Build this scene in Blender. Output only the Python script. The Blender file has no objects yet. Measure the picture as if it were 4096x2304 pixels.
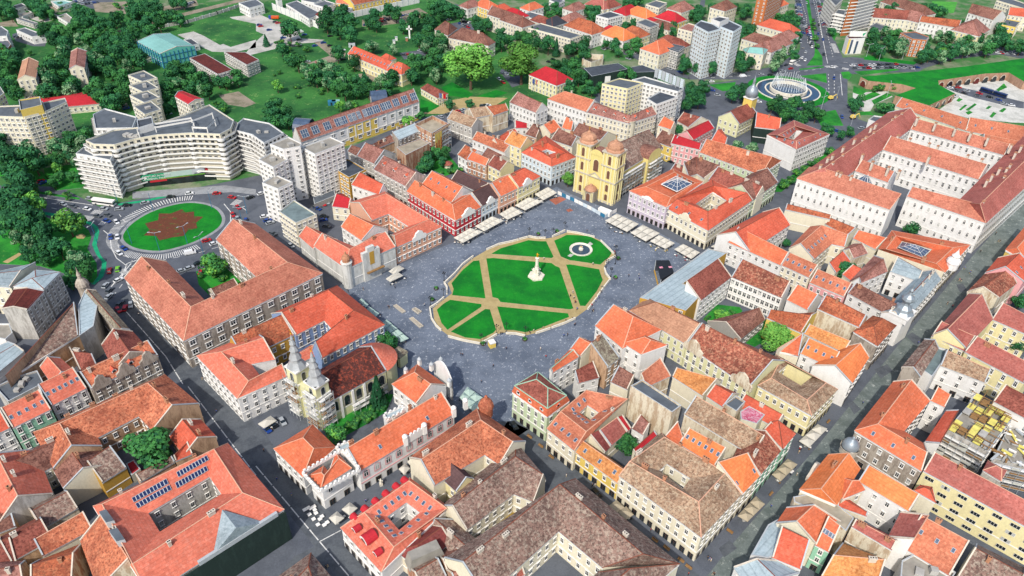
import bpy,bmesh,math,random
from mathutils import Vector,Matrix
from mathutils.geometry import tessellate_polygon
from mathutils.bvhtree import BVHTree
random.seed(7)
rad=math.radians
SC=bpy.context.scene
COL=SC.collection
# ------------------------------------------------------------------ camera

H=200.0
F0=3000.0
PITCH,ROLL=rad(36.8),rad(-1.9)
cp,sp=math.cos(PITCH),math.sin(PITCH)
FW=Vector((0,cp,-sp));DN=Vector((0,-sp,-cp));RT=Vector((1,0,0))
cr,sr=math.cos(ROLL),math.sin(ROLL)
R2=cr*RT+sr*DN
D2=-sr*RT+cr*DN
cam=bpy.data.cameras.new('camera');camo=bpy.data.objects.new('camera',cam);COL.objects.link(camo)
cam.sensor_width=36;cam.lens=36*F0/4096
cam.clip_start=1;cam.clip_end=20000
M=Matrix((R2,-D2,-FW)).transposed().to_4x4();M.translation=(0,0,H)
camo.matrix_world=M
SC.camera=camo
# ------------------------------------------------------------------ light

SUN_EL=rad(47);SH=Vector((0.36,0.93,0)).normalized()
W=bpy.data.worlds.new('World');SC.world=W;W.use_nodes=True
nt=W.node_tree;bg=nt.nodes['Background']
sky=nt.nodes.new('ShaderNodeTexSky');sky.sky_type='NISHITA';sky.sun_disc=False
sky.sun_elevation=SUN_EL;sky.sun_rotation=math.atan2(-SH.x,-SH.y)%(2*math.pi)
sky.air_density=1.0;sky.dust_density=2.5;sky.ozone_density=1.0
nt.links.new(sky.outputs[0],bg.inputs[0]);bg.inputs[1].default_value=0.15
sl=bpy.data.lights.new('sun','SUN');sl.energy=3.0;sl.angle=rad(1.2);sl.color=(1,.95,.88)
so=bpy.data.objects.new('sun',sl);COL.objects.link(so)
Ldir=Vector((SH.x*math.cos(SUN_EL),SH.y*math.cos(SUN_EL),-math.sin(SUN_EL)))
so.rotation_euler=Ldir.to_track_quat('-Z','Y').to_euler();so.location=(0,0,400)
SC.view_settings.view_transform='Standard';SC.view_settings.look='None'
SC.view_settings.exposure=0.32;SC.view_settings.gamma=1
SC.cycles.use_denoising=True
SC.cycles.max_bounces=5;SC.cycles.diffuse_bounces=3;SC.cycles.glossy_bounces=2;SC.cycles.transparent_max_bounces=4
# ------------------------------------------------------------------ survey: photo point -> place on a level

S=1024/1932
def src(t,x,y):
 if t=='O':return x*4096/2576,y*4096/2576
 return(int(t[1])-1)*1024+x*S,'ABC'.index(t[0])*768+y*S
def P(t,x,y,z=0.0):
 u,v=src(t,x,y)
 d=FW+R2*((u-2048)/F0)+D2*((v-1152)/F0)
 k=(z-H)/d.z
 return Vector((d.x*k,d.y*k,z))
def proj(w):
 v=Vector(w)-Vector((0,0,H));k=v.dot(FW)
 return 2048+F0*v.dot(R2)/k,1152+F0*v.dot(D2)/k
def zfor(b,t,x,y):
 u,v=src(t,x,y);best=(1e9,0)
 for k in range(2,260):
  q=proj((b[0],b[1],k*.25));d=abs(q[1]-v)
  if d<best[0]:best=(d,k*.25)
 return best[1]
def pts(s):return[None if w=='-' else tuple(float(a)for a in w.split(','))for w in s.split()]
def xy(v):return Vector((v.x,v.y,0))
def perp(v):return Vector((-v.y,v.x,0))
# ------------------------------------------------------------------ materials

MATS={}
def lin(c):
 f=lambda a:a/12.92 if a<=.04045 else((a+.055)/1.055)**2.4
 if isinstance(c,str):c=[int(c[k:k+2],16)/255 for k in(0,2,4)]
 return tuple(f(a)for a in c)+(1,)
class NB:
 def __init__(s,m):s.t=m.node_tree;s.n=s.t.nodes;s.l=s.t.links
 def add(s,k,**kw):
  n=s.n.new(k)
  for a,b in kw.items():setattr(n,a,b)
  return n
 def link(s,a,b):s.l.new(a,b)
 def noise(s,vec,scale,detail=4,rough=.6):
  n=s.add('ShaderNodeTexNoise');s.link(vec,n.inputs['Vector'])
  n.inputs['Scale'].default_value=scale;n.inputs['Detail'].default_value=detail;n.inputs['Roughness'].default_value=rough
  return n.outputs[0]
 def ramp(s,f,a,b,va=0.0,vb=1.0):
  n=s.add('ShaderNodeMapRange');s.link(f,n.inputs[0]);n.clamp=True
  n.inputs[1].default_value=a;n.inputs[2].default_value=b;n.inputs[3].default_value=va;n.inputs[4].default_value=vb
  return n.outputs[0]
 def mix(s,f,a,b,mode='MIX'):
  n=s.add('ShaderNodeMix',data_type='RGBA',blend_type=mode)
  for v,k in((f,0),(a,6),(b,7)):
   if isinstance(v,(int,float,tuple)):n.inputs[k].default_value=v
   else:s.link(v,n.inputs[k])
  return n.outputs[2]
 def math(s,op,a,b=0.0):
  n=s.add('ShaderNodeMath',operation=op)
  for k,v in((0,a),(1,b)):
   if isinstance(v,(int,float)):n.inputs[k].default_value=v
   else:s.link(v,n.inputs[k])
  return n.outputs[0]
def base(name,rough=.85,spec=.25,metal=0):
 m=bpy.data.materials.new(name);m.use_nodes=True;b=NB(m)
 p=b.n['Principled BSDF'];p.inputs['Roughness'].default_value=rough
 p.inputs['Specular IOR Level'].default_value=spec;p.inputs['Metallic'].default_value=metal
 MATS[name]=m
 return m,b,p
def flatmat(name,c,rough=.85,spec=.25,metal=0,var=.12,scale=.5):
 m,b,p=base(name,rough,spec,metal)
 g=b.add('ShaderNodeNewGeometry').outputs['Position']
 n=b.noise(g,scale,5);k=b.ramp(n,.3,.7,1-var,1+var)
 b.link(b.mix(1.0,lin(c),k,'MULTIPLY'),p.inputs[0])
 return m
def soft(c,k=.06,g=.92):
 r=lin(c);y=.3*r[0]+.59*r[1]+.11*r[2];return tuple((a+(y-a)*k)*g for a in r[:3])+(1,)
def tilemat(name,c,dark,amt=.25,light=None,lamt=0.,rows=.86,fine=.1,period=1.0):
 """clay tiles: courses along the slope (UV, metres), blotches of soot and lichen"""
 m,b,p=base(name,.88,.2)
 g=b.add('ShaderNodeNewGeometry').outputs['Position']
 oi=b.add('ShaderNodeObjectInfo').outputs['Random']
 uv=b.add('ShaderNodeUVMap').outputs[0]
 sx=b.add('ShaderNodeSeparateXYZ');b.link(uv,sx.inputs[0])
 n1=b.noise(g,.16,6,.7);f1=b.ramp(n1,.46,.66,0,min(1,amt*1.5))
 col=b.mix(f1,soft(c),soft(dark))
 n2=b.noise(g,1.5,4,.75);f2=b.ramp(n2,.48,.60,0,min(1,amt*1.5+.08))
 col=b.mix(f2,col,soft(dark))
 if light:
  n3=b.noise(g,.9,5,.8);f3=b.ramp(n3,.50,.60,0,lamt)
  col=b.mix(f3,col,lin(light))
 fr=b.math('FRACT',b.math('DIVIDE',sx.outputs[1],period));k=b.ramp(fr,.72,.9,1,rows)
 col=b.mix(1.0,col,k,'MULTIPLY')
 br=b.add('ShaderNodeTexWhiteNoise',noise_dimensions='2D')
 cb=b.add('ShaderNodeCombineXYZ')
 b.link(b.math('FLOOR',b.math('DIVIDE',sx.outputs[0],.7)),cb.inputs[0]);b.link(b.math('FLOOR',b.math('DIVIDE',sx.outputs[1],period)),cb.inputs[1])
 b.link(cb.outputs[0],br.inputs[0])
 col=b.mix(1.0,col,b.ramp(br.outputs[0],0,1,1-fine,1+fine),'MULTIPLY')
 n4=b.noise(g,.045,3);col=b.mix(1.0,col,b.ramp(n4,.3,.7,.82,1.14),'MULTIPLY')
 b.link(col,p.inputs[0])
 return m
def wallmat(name,c,stain='8a7f6c',amt=.25):
 m,b,p=base(name,.9,.2)
 g=b.add('ShaderNodeNewGeometry').outputs['Position']
 mp=b.add('ShaderNodeMapping');b.link(g,mp.inputs[0]);mp.inputs['Scale'].default_value=(.5,.5,.13)
 f=b.ramp(b.noise(mp.outputs[0],1.0,6,.75),.5 if amt<.45 else .46,.72 if amt<.45 else .57,0,amt)
 col=b.mix(f,lin(c),lin(stain))
 col=b.mix(1.0,col,b.ramp(b.noise(g,1.7,3),.3,.7,.93,1.07),'MULTIPLY')
 b.link(col,p.inputs[0])
 return m
 # roofs

for a in[('orange','d46d45','a5452c',.16,'e3a084',.22),('bright_orange','e07c42','c4571f',.12,'f0a878',.15),('salmon','d27056','a94a3a',.16,'e2a592',.22),('red_orange','cc5c40','9c3a28',.18,'dd9880',.18),('orange_old','c4724f','7d3f2e',.55,'e0a07c',.3),('orange_tile','c27455','8d4632',.3,'dda080',.25),('orange_brown','b9623f','6d3a2a',.5,'d59a70',.25),('brown','8f6354','54322c',.6,'a88070',.3),('brown_red','9a5648','5c2c26',.5,'b57a66',.2),('pink_brown','a87468','6a4038',.55,'c79a8a',.25),('mottled_grey','927467','57433d',.6,'b5aa98',.55),('mottled_tan','a98a6e','6b503f',.55,'c2b398',.5),('tan','bb8a6c','8a604a',.3,'d0a888',.2),('tan_orange','d08a4c','9a5b2c',.4,'e0b07c',.3),('redbrown_mottled','9d5844','5e332a',.6,'d0a080',.45),('salmon_brown','c27a62','8a4536',.35,'d89878',.2),('maroon','b0655a','74332d',.25,'c08a80',.2),('dark_red','86403c','5f2c2c',.3,'a87870',.15),('lichen','8a8270','5a4a40',.6,'b4b096',.5)]:
 tilemat('roof_'+a[0],a[1],a[2],a[3],*(a[4:]if len(a)>4 else()))
tilemat('roof_dark_patched','5a332e','42241f',.5,'b8553c',.55)
tilemat('roof_crimson','b8242f','8f1a24',.15,rows=.85,fine=.08)
tilemat('roof_purple','5c4544','443233',.3,fine=.1)
tilemat('roof_slate','3f444d','2f333a',.3)
tilemat('roof_metal','93a2a8','707f85',.4,'b0bcc0',.3,rows=.80,fine=.06,period=2.2)
tilemat('roof_pale_metal','a9bac0','8799a0',.3,rows=.80,fine=.05,period=2.2)
tilemat('roof_rust','6a2f29','4a2220',.4,rows=.8,fine=.12,period=2.5)
tilemat('roof_magenta','c2506f','d9a9b6',.6,rows=.9,fine=.1)
tilemat('roof_teal','7fb5ae','6aa099',.2,rows=.94,fine=.04,period=3)
for n,c in[('bitumen','565d64'),('bitumen_dark','444a52'),('bitumen_green','6b7a7b'),('roof_concrete','8d8980'),('roof_tan_flat','9a917f')]:
 flatmat(n,c,.9,.2,var=.25,scale=.25)
 # walls

for n,c,*k in[('white','d9d8d4'),('cream','d6cfb8'),('pale_yellow','d9cf9f'),('yellow','d8bd62'),('ochre','b58e3e'),('grey','98958f'),('pale_grey','b6b3ac','6f6a62',.5),('old_stone','a89f92','6a5e54',.6),('mint','8fc0a4'),('pale_green','b9c7a6'),('blue','7f96b8'),('lilac','b9aebb'),('pink','d39a9b'),('peach','cf9f85'),('red_paint','b2303a'),('brick','9a6a52','c9b59a',.7),('brick_pale','b99a7c','7f6049',.6),('dark_net','24332f','3a4d47',.4),('firewall','cfc6b0','9a7c5e',.7),('church_yellow','d2c27e','a5915a',.3),('church_pale','cfcda2'),('blue_white','c2ced4'),('bastion','a98872','7a5e4c',.5),('rust_brick','b06b40','8a5230',.3),('teal_wall','5fae9c','7cc0b0',.2),('dark_modern','3a4450'),('sheeting','c9c9c3','9c9a92',.5),('gold','b88a2c')]:
 wallmat('wall_'+n,c,*k)
flatmat('trim_white','dedcd6',var=.05);flatmat('trim_stone','b3ab9c',var=.1);flatmat('trim_grey','a7adb0',var=.08);flatmat('trim_brown','6a4a3c',var=.1);flatmat('ridge_light','c99a80',var=.15,scale=2);flatmat('ridge_dark','7a4636',var=.15,scale=2)
flatmat('glass','1d262c',.12,.6,var=.4,scale=.35);flatmat('shop_glass','20282b',.15,.6,var=.5,scale=.3);flatmat('curtain','a8aaa4',.5,.4,var=.3,scale=.5)
flatmat('skylight_glass','44546a',.1,.7,var=.3);flatmat('chimney_brick','a8785c',var=.3,scale=1);flatmat('chimney_plaster','c3b9aa',var=.15,scale=1);flatmat('soot','241f1c',var=.2)
flatmat('bark','5b4a3c',var=.2,scale=2);flatmat('canvas','bcb8ac',.9,.2,var=.06);flatmat('canvas_beige','a39882',.9,.2,var=.05);flatmat('canvas_green','a3b8ae',.8,.2,var=.06)
flatmat('black_metal','1c1f22',.5,.4);flatmat('white_stone','d2ccbc',var=.12,scale=1);flatmat('gilt','d9a520',.35,.5,.6);flatmat('silver_dome','8b959b',.45,.5,.4,var=.15);flatmat('copper_green','8fae98',var=.15)
flatmat('helm_pale','9fa3a4',.5,.4,.2,var=.15);flatmat('steel_blue','2f6f8f',.6);flatmat('timber','8a6a44',var=.25,scale=1);flatmat('formwork','cfc56a',var=.2,scale=.6);flatmat('concrete','a3a19b',var=.2);flatmat('scaffold_net','b9b9ae',var=.2);flatmat('water','25405a',.08,.6,var=.2);flatmat('fountain_water','3a4a56',.1,.6,var=.2)
flatmat('solar','16244e',.15,.7,var=.2);flatmat('red_flower','a0232a',var=.4,scale=3);flatmat('planter','4f3b2e');flatmat('spray','e8eef0',.4,.3)
# ground materials

def groundmat(name,c,c2,scale,lo=.45,hi=.6,fine=None,fs=8.,rough=.92):
 m,b,p=base(name,rough,.2)
 g=b.add('ShaderNodeNewGeometry').outputs['Position']
 col=b.mix(b.ramp(b.noise(g,scale,6,.65),lo,hi),lin(c),lin(c2))
 col=b.mix(1.0,col,b.ramp(b.noise(g,fs,4,.7),.3,.7,.85,1.15),'MULTIPLY')
 if fine:
  col=b.mix(b.ramp(b.noise(g,fs*.25,5,.85),.57,.65,0,fine[1]),col,lin(fine[0]))
 b.link(col,p.inputs[0]);return m
groundmat('asphalt','5a5f67','4f545c',.12,fs=2)
groundmat('street_paving','595e63','4b5056',.2,fs=1.5)
groundmat('plaza_cobbles','69727f','57606d',.07,fine=('c4c8cc',.85),fs=2.6)
groundmat('pedestrian_paving','6c7572','5b6461',.16,fine=('b0b5ae',.6),fs=1.4)
groundmat('gravel','a8966a','9c8a60',.3,fs=3)
groundmat('grass','157c22','0b6420',.09,.4,.62,fine=('3a8a2c',.35),fs=1.6)
groundmat('grass_park','2f8a2e','1c6626',.07,.4,.6,fine=('6f9a48',.35),fs=1.2)
groundmat('meadow','3a7336','24542c',.035,.4,.6,fine=('86a060',.6),fs=.7)
groundmat('yards','3c6d38','7a7f68',.05,.45,.62,fs=.7)
groundmat('pale_concrete','b3b1aa','989890',.08,fs=1)
groundmat('dirt','8f8474','6f6d58',.1,fs=1)
groundmat('mustard_court','9a7f33','7f6a30',.2,fs=1)
groundmat('flowers_brown','60392a','3f5a2a',.35,.56,.66,fine=('9a5a3a',.5),fs=1.5)
groundmat('bike_green','1f9a6c','1c8a62',.3,fs=2)
groundmat('sidewalk','8d9093','7e8184',.2,fs=1.5)
groundmat('road_paint','d3d3cf','bcbcb8',.6,fs=3)
groundmat('pitch_green','4f9a3c','3f8a34',.2,fs=1)
groundmat('red_paving','a2604c','8d5646',.3,fs=1)
groundmat('light_paving','c3c2ba','aaaaa2',.12,fs=1)
# foliage

def leafmat(name,c,c2):
 m,b,p=base(name,.75,.15)
 g=b.add('ShaderNodeNewGeometry').outputs['Position'];oi=b.add('ShaderNodeObjectInfo').outputs['Random']
 col=b.mix(b.ramp(b.noise(g,.9,3),.35,.65),lin(c),lin(c2))
 col=b.mix(1.0,col,b.ramp(oi,0,1,.75,1.25),'MULTIPLY')
 b.link(col,p.inputs[0]);return m
leafmat('leaf_a','44803f','2d6238');leafmat('leaf_b','336c40','215236');leafmat('leaf_c','74a848','4a8a38');leafmat('leaf_d','567f56','86a47c');leafmat('leaf_con','255a38','174028')
leafmat('leaf_e','6c9a44','437f36')
# ------------------------------------------------------------------ objects

def link(o,parent=None):
 COL.objects.link(o)
 if parent is not None:o.parent=parent
 return o
def tag(o,label=None,cat=None,group=None,kind=None):
 if label:o['label']=label
 if cat:o['category']=cat
 if group:o['group']=group
 if kind:o['kind']=kind
 return o
def empty(name,loc,label=None,cat=None,group=None,rz=0):
 o=bpy.data.objects.new(name,None);o.location=loc;o.rotation_euler.z=rz;o.empty_display_size=1
 return tag(link(o),label,cat,group)
class MB:
 """collects faces for ONE mesh object"""
 def __init__(s):s.v=[];s.f=[];s.m=[];s.uv=[];s.mats=[]
 def mat(s,n):
  if n not in s.mats:s.mats.append(n)
  return s.mats.index(n)
 def face(s,ps,m,uvs=None):
  k=len(s.v);s.v+=[tuple(p)for p in ps];s.f.append(tuple(range(k,k+len(ps))));s.m.append(s.mat(m));s.uv.append(uvs)
 def quadslope(s,a,b,c,d,m):
  """a,b along the eave, d,c above them"""
  a,b,c,d=map(Vector,(a,b,c,d));e=(b-a)
  if e.length<1e-4:return
  e.normalize();n=e.cross(d-a if(d-a).length>.01 else c-a)
  if n.length<1e-6:return
  w=n.cross(e).normalized()
  for q in([a,b,c],)if(c-d).length<1e-3 else([a,b,c],[a,c,d]):s.face(q,m,[((p-a).dot(e),(p-a).dot(w))for p in q])
 def fill(s,poly,z,m):
  """a level face of any outline, as upward triangles"""
  v=[Vector((q[0],q[1],0))for q in poly]
  for a,b,c in tessellate_polygon([v]):
   if(v[b]-v[a]).cross(v[c]-v[a]).z<0:b,c=c,b
   s.face([(v[k].x,v[k].y,z)for k in(a,b,c)],m,[((v[k].x+v[k].y)*.7,(v[k].y-v[k].x)*.7)for k in(a,b,c)])
 def box(s,c,sx,sy,sz,m,rz=0,top=None,tm=None):
  """box standing on c"""
  c=Vector(c);ca,sa=math.cos(rz),math.sin(rz);t=top if top is not None else 1
  def q(x,y,z):return(c.x+x*ca-y*sa,c.y+x*sa+y*ca,c.z+z)
  lo=[q(-sx/2,-sy/2,0),q(sx/2,-sy/2,0),q(sx/2,sy/2,0),q(-sx/2,sy/2,0)]
  hi=[q(-sx/2*t,-sy/2*t,sz),q(sx/2*t,-sy/2*t,sz),q(sx/2*t,sy/2*t,sz),q(-sx/2*t,sy/2*t,sz)]
  for k in range(4):s.face([lo[k],lo[(k+1)%4],hi[(k+1)%4],hi[k]],m)
  s.face(hi,tm or m);s.face(lo[::-1],m)
 def prism(s,poly,z0,z1,m,top=None,bottom=False):
  n=len(poly)
  if area(poly)<0:poly=poly[::-1]
  for k in range(n):
   a,b=poly[k],poly[(k+1)%n]
   s.face([(a[0],a[1],z0),(b[0],b[1],z0),(b[0],b[1],z1),(a[0],a[1],z1)],m)
  s.fill(poly,z1,top or m)
  if bottom:s.face([(p[0],p[1],z0)for p in poly][::-1],m)
 def tube(s,a,b,r,m,n=6,r2=None):
  a,b=Vector(a),Vector(b);d=(b-a).normalized();u=d.orthogonal().normalized();w=d.cross(u);r2=r if r2 is None else r2
  A=[a+(u*math.cos(t)+w*math.sin(t))*r for t in[2*math.pi*k/n for k in range(n)]]
  B=[b+(u*math.cos(t)+w*math.sin(t))*r2 for t in[2*math.pi*k/n for k in range(n)]]
  for k in range(n):s.face([A[k],A[(k+1)%n],B[(k+1)%n],B[k]],m)
  s.face(B,m);s.face(A[::-1],m)
 def lathe(s,c,prof,m,n=16,rot=0):
  c=Vector(c)
  ring=lambda r,z:[c+Vector((r*math.cos(t),r*math.sin(t),z))for t in[rot+2*math.pi*k/n for k in range(n)]]
  for(r0,z0),(r1,z1)in zip(prof,prof[1:]):
   A,B=ring(r0,z0),ring(r1,z1)
   for k in range(n):
    j=(k+1)%n
    if r1<1e-4:s.face([A[k],A[j],B[k]],m)
    elif r0<1e-4:s.face([A[k],B[j],B[k]],m)
    else:s.face([A[k],A[j],B[j],B[k]],m)
 def mesh(s,name,org=(0,0,0),smooth=False):
  me=bpy.data.meshes.new(name);o=Vector(org)
  me.from_pydata([Vector(p)-o for p in s.v],[],s.f)
  for n in s.mats:me.materials.append(MATS[n])
  me.polygons.foreach_set('material_index',s.m)
  if any(s.uv):
   l=me.uv_layers.new(name='UVMap');k=0
   for f,u in zip(s.f,s.uv):
    for j in range(len(f)):
     if u:l.data[k].uv=u[j]
     k+=1
  if smooth:
   bm=bmesh.new();bm.from_mesh(me);bmesh.ops.remove_doubles(bm,verts=bm.verts,dist=.001)
   for f in bm.faces:f.smooth=True
   bm.to_mesh(me);bm.free()
  me.update();return me
 def obj(s,name,parent=None,org=None,smooth=False):
  """links ONE mesh object; its points are world points"""
  og=Vector(org)if org is not None else(parent_world(parent)if parent is not None else Vector((0,0,0)))
  o=bpy.data.objects.new(name,s.mesh(name,og,smooth));link(o,parent)
  if parent is None:o.location=og
  return o
def parent_world(p):
 v=Vector((0,0,0))
 while p is not None:v+=p.location;p=p.parent
 return v
def area(p):return sum(p[k][0]*p[(k+1)%len(p)][1]-p[(k+1)%len(p)][0]*p[k][1]for k in range(len(p)))/2
def ccw(p):return p if area(p)>0 else p[::-1]
def inset(poly,d):
 """inset of a CCW plan polygon by d"""
 n=len(poly);out=[]
 for k in range(n):
  a,b,c=Vector(poly[k-1][:2]),Vector(poly[k][:2]),Vector(poly[(k+1)%n][:2])
  e1,e2=(b-a).normalized(),(c-b).normalized()
  n1,n2=Vector((-e1.y,e1.x)),Vector((-e2.y,e2.x));w=n1+n2
  if w.length<.3:w=n1
  w=w.normalized();q=b+w*min(d/max(w.dot(n1),.35),3*d)
  out.append((q.x,q.y))
 return out
 # ------------------------------------------------------------------ buildings

CAND=[]
CAMS=[Vector((0,0,H)),Vector((-14,2,H)),Vector((14,2,H))]
BLD=[]
def add_windows(owner,a,b,z0,z1,out,fh,sp,wt,shop,w=1.15,hh=1.75,trim='trim_stone'):
 a,b=xy(a),xy(b);L=(b-a).length;t=(b-a).normalized()
 mid=(a+b)/2;mid.z=(z0+z1)/2
 if L<2.6 or not any(out.dot(c-mid)>.03*(c-mid).length for c in CAMS):return
 nf=max(1,int((z1-z0-.6)/fh+.35));nx=max(1,int((L-1.2)/sp+.3));fhh=(z1-z0)/nf
 for f in range(nf):
  for k in range(nx):
   p=a+t*(L*(k+.5)/nx)
   if f==0 and shop and nf>1:ww,h2,ty=min(sp*.62,2.1),2.7,'shop';p.z=z0+.25+h2/2
   else:ww,h2,ty=w,min(hh,fhh*.62),wt;p.z=z0+fhh*(f+(.66 if wt=='wide' and fh<2.75 else .53))
   CAND.append([owner,p+out*.02,out,ww,h2,ty,trim])
def seg_perp(a,b,p):
 t=(xy(b)-xy(a)).normalized();d=xy(p)-xy(a);return d-t*d.dot(t)
def B(name,label,cat,t,h,o=None,r=None,i=None,ends='gg',closed=False,snap=True,shed=False,m=1.0,rm='orange',wm='cream',we=None,fh=3.9,sp=3.1,wt='plain',shop=True,sk=None,ch=None,th=.72,rh=None,z0=0.0,group=None,trim='trim_white',ridge=True,roof=None,parent=None,w=1.15,hh=1.8,courts=True,do=None):
 """a building of pitched wings: eave line o, ridge line r, far eave i, as photo points; what is missing follows from the other two"""
 rm='roof_'+rm;wm='wall_'+wm
 O=[None if q is None else P(t,*q,h)for q in pts(o)]if o else None
 I=[None if q is None else P(t,*q,h)for q in pts(i)]if i else None
 n=len(O or I)
 idx=[(k,(k+1)%n)for k in range(n if closed else n-1)]
 if r:
  rp=pts(r)
  def half(z):
   Q=[P(t,*q,h+z)for q in rp];ds=[]
   for X in(O,I):
    if X is None:continue
    for a,b in idx:
     if X[a]is not None and X[b]is not None:ds+=[seg_perp(X[a],X[b],Q[a]*.5+Q[b]*.5)]
   return ds
  ref=half(.1);dz=rh or min((abs(th*sum(v.dot(w.normalized())for v,w in zip(half(z),ref))/len(ref)-z),z)for z in[.5+.1*k for k in range(80)])[1]
  R=[P(t,*q,h+dz)for q in rp]
 else:
  R=[(a+b)/2 for a,b in zip(O,I)];hw=sum(seg_perp(O[a],O[b],R[a]).length for a,b in idx)/len(idx)
  dz=rh or min(9,max(.8,th*hw))
  for k,e,nb in((0,ends[0],1),(n-1,ends[1],n-2)):
   if not closed and e=='h':
    tt=xy(R[nb])-xy(R[k]);R[k]=R[k]+tt.normalized()*min(hw*.9,tt.length*.46)
  for q in R:q.z=h+dz
 def other(X,k,mm):
  if closed or 0<k<n-1:v=xy(R[k])-xy(X[k]);base_=X[k];return Vector((X[k].x,X[k].y,h))+v*(1+mm)
  j=1 if k==0 else n-2
  a,b=(X[k],X[j]);v=seg_perp(a,b,R[k]);return Vector((X[k].x,X[k].y,h))+v*(1+mm)
 if O is None:O=[None]*n
 for k in range(n):
  if O[k]is None:O[k]=other(I,k,m)
 if I is None and not shed:I=[None]*n
 if I:
  for k in range(n):
   if I[k]is None:I[k]=other(O,k,m)
 if not closed:
  for k,e,nb in((0,ends[0],1),(n-1,ends[1],n-2)):
   if e=='g' and not shed:
    v=seg_perp(O[k],O[nb],R[k]);f=v.length/max(.1,seg_perp(O[k],O[nb],I[k]).length)
    R[k]=O[k]+(I[k]-O[k])*min(.95,max(.05,f));R[k].z=h+dz
   elif e=='g' and snap:
    v=seg_perp(O[k],O[nb],R[k]);R[k]=Vector((O[k].x+v.x,O[k].y+v.y,h+dz))
 c=sum((xy(p)for p in O),Vector())/n+(sum((xy(p)for p in(I or R)),Vector())/n);c/=2;c.z=z0
 root=parent or empty(name,c,label,cat,group)
 org=parent_world(root)
 W_,Rf,C_=MB(),MB(),MB()
 inn=lambda X,k,d=.4:X[k]+(xy(R[k])-xy(X[k])).normalized()*min(d,(xy(R[k])-xy(X[k])).length*.5)
 ow=[inn(O,k)for k in range(n)];iw=[inn(I,k)for k in range(n)]if I else[Vector((R[k].x,R[k].y,h))for k in range(n)]
 up=Vector((0,0,1));at=lambda p,z:Vector((p.x,p.y,z))
 wins=we
 def wall(a,b,out,tag_,trimmed=True):
  W_.face([at(a,z0),at(b,z0),at(b,h+.15),at(a,h+.15)],wm)
  if wins is None or tag_ in wins or tag_[0]+'*' in wins:
   add_windows(root,a,b,z0,h-.5,out,fh,sp,wt,shop and tag_[0]!='i',w,hh,trim)
  if trimmed:
   for zz,dd,hgt in((h-.75,.22,.75),(z0+min(4.3,(h-z0)*.36),.14,.35)):
    a2,b2=a+out*dd,b+out*dd
    C_.face([at(a2,zz),at(b2,zz),at(b2,zz+hgt),at(a2,zz+hgt)],trim);C_.face([at(a,zz+hgt),at(b,zz+hgt),at(b2,zz+hgt),at(a2,zz+hgt)],trim);C_.face([at(a,zz),at(b,zz),at(b2,zz),at(a2,zz)],trim)
 for q,(a,b)in enumerate(idx):
  oo=-seg_perp(O[a],O[b],(R[a]+R[b])/2).normalized()
  wall(ow[a],ow[b],oo,'o%d'%q)
  Rf.quadslope(O[a],O[b],R[b],R[a],rm)
  C_.face([at(O[a],h-.28),at(O[b],h-.28),O[b],O[a]],'trim_grey');C_.face([at(O[a],h-.28),at(O[b],h-.28),at(ow[b],h-.28),at(ow[a],h-.28)],trim)
  if I:
   io=-seg_perp(I[a],I[b],(R[a]+R[b])/2).normalized()
   wall(iw[a],iw[b],io,'i%d'%q)
   Rf.quadslope(I[a],I[b],R[b],R[a],rm)
   C_.face([at(I[a],h-.28),at(I[b],h-.28),I[b],I[a]],'trim_grey')
  else:
   W_.face([at(iw[a],z0),at(iw[b],z0),at(iw[b],h+dz-.05),at(iw[a],h+dz-.05)],wm)
  if ridge:cap(Rf,R[a],R[b])
  if closed or b<n-1:
   if ridge:cap(Rf,O[b],R[b])
 if not closed:
  for k,e,nb,tg in((0,ends[0],1,'a'),(n-1,ends[1],n-2,'b')):
   out=(xy(O[k])-xy(O[nb])).normalized()
   if e=='h' and I:
    wall(ow[k],iw[k],-seg_perp(O[k],I[k],R[k]).normalized(),tg);Rf.quadslope(O[k],I[k],R[k],R[k],rm)
    C_.face([at(O[k],h-.28),at(I[k],h-.28),I[k],O[k]],'trim_grey')
    if ridge:cap(Rf,O[k],R[k]);cap(Rf,I[k],R[k])
   else:
    A,Bq=ow[k],iw[k]
    W_.face([at(A,z0),at(Bq,z0),at(Bq,h+.1),at(R[k],h+dz-.1),at(A,h+.1)]if I else[at(A,z0),at(Bq,z0),at(R[k],h+dz-.05),at(A,h+.1)],wm)
    for a_,b_ in((O[k],R[k]),(R[k],I[k]if I else None)):
     if b_ is not None and(b_-a_).length>1:verge(Rf,a_,b_,out)
    if wins and tg in wins:add_windows(root,A,Bq,z0,h-.3,out,fh,sp,wt,shop,w,hh,trim)
 wo=W_.obj('wall',root);ro=Rf.obj('roof',root);C_.obj('cornice',root)
 rec=dict(root=root,roof=ro,O=O,R=R,I=I,h=h,dz=dz,n=n,idx=idx,name=name)
 BLD.append(rec)
 dist=Vector((c.x,c.y,H)).length
 if ch is None:ch=7 if dist<330 else 0
 if ch==0 and dist<300:ch=13
 if ch>0:chimneys(rec,ch)
 if sk:
  for e in sk.split():skylights(rec,e)
 if do:
  for e in do.split():skylights(rec,e,True)
 return rec
def verge(mb,a,b,out):
 u=Vector((0,0,.38));i=out*.4;m='chimney_plaster' if(a.x*3)%1<.6 else 'trim_grey'
 mb.face([a+u,b+u,b+u-i,a+u-i],m);mb.face([a,b,b+u,a+u],m);mb.face([a-i,b-i,b+u-i,a+u-i],m)
def cap(mb,a,b):
 d=(b-a)
 if d.length<.5:return
 s=xy(perp(d)).normalized()*.17;u=Vector((0,0,.1));m=mb.mats[0]
 rc='ridge_light' if hash_(m)else 'ridge_dark'
 mb.face([a-s+u*.2,b-s+u*.2,b+u,a+u],rc);mb.face([a+s+u*.2,b+s+u*.2,b+u,a+u],rc)
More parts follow.
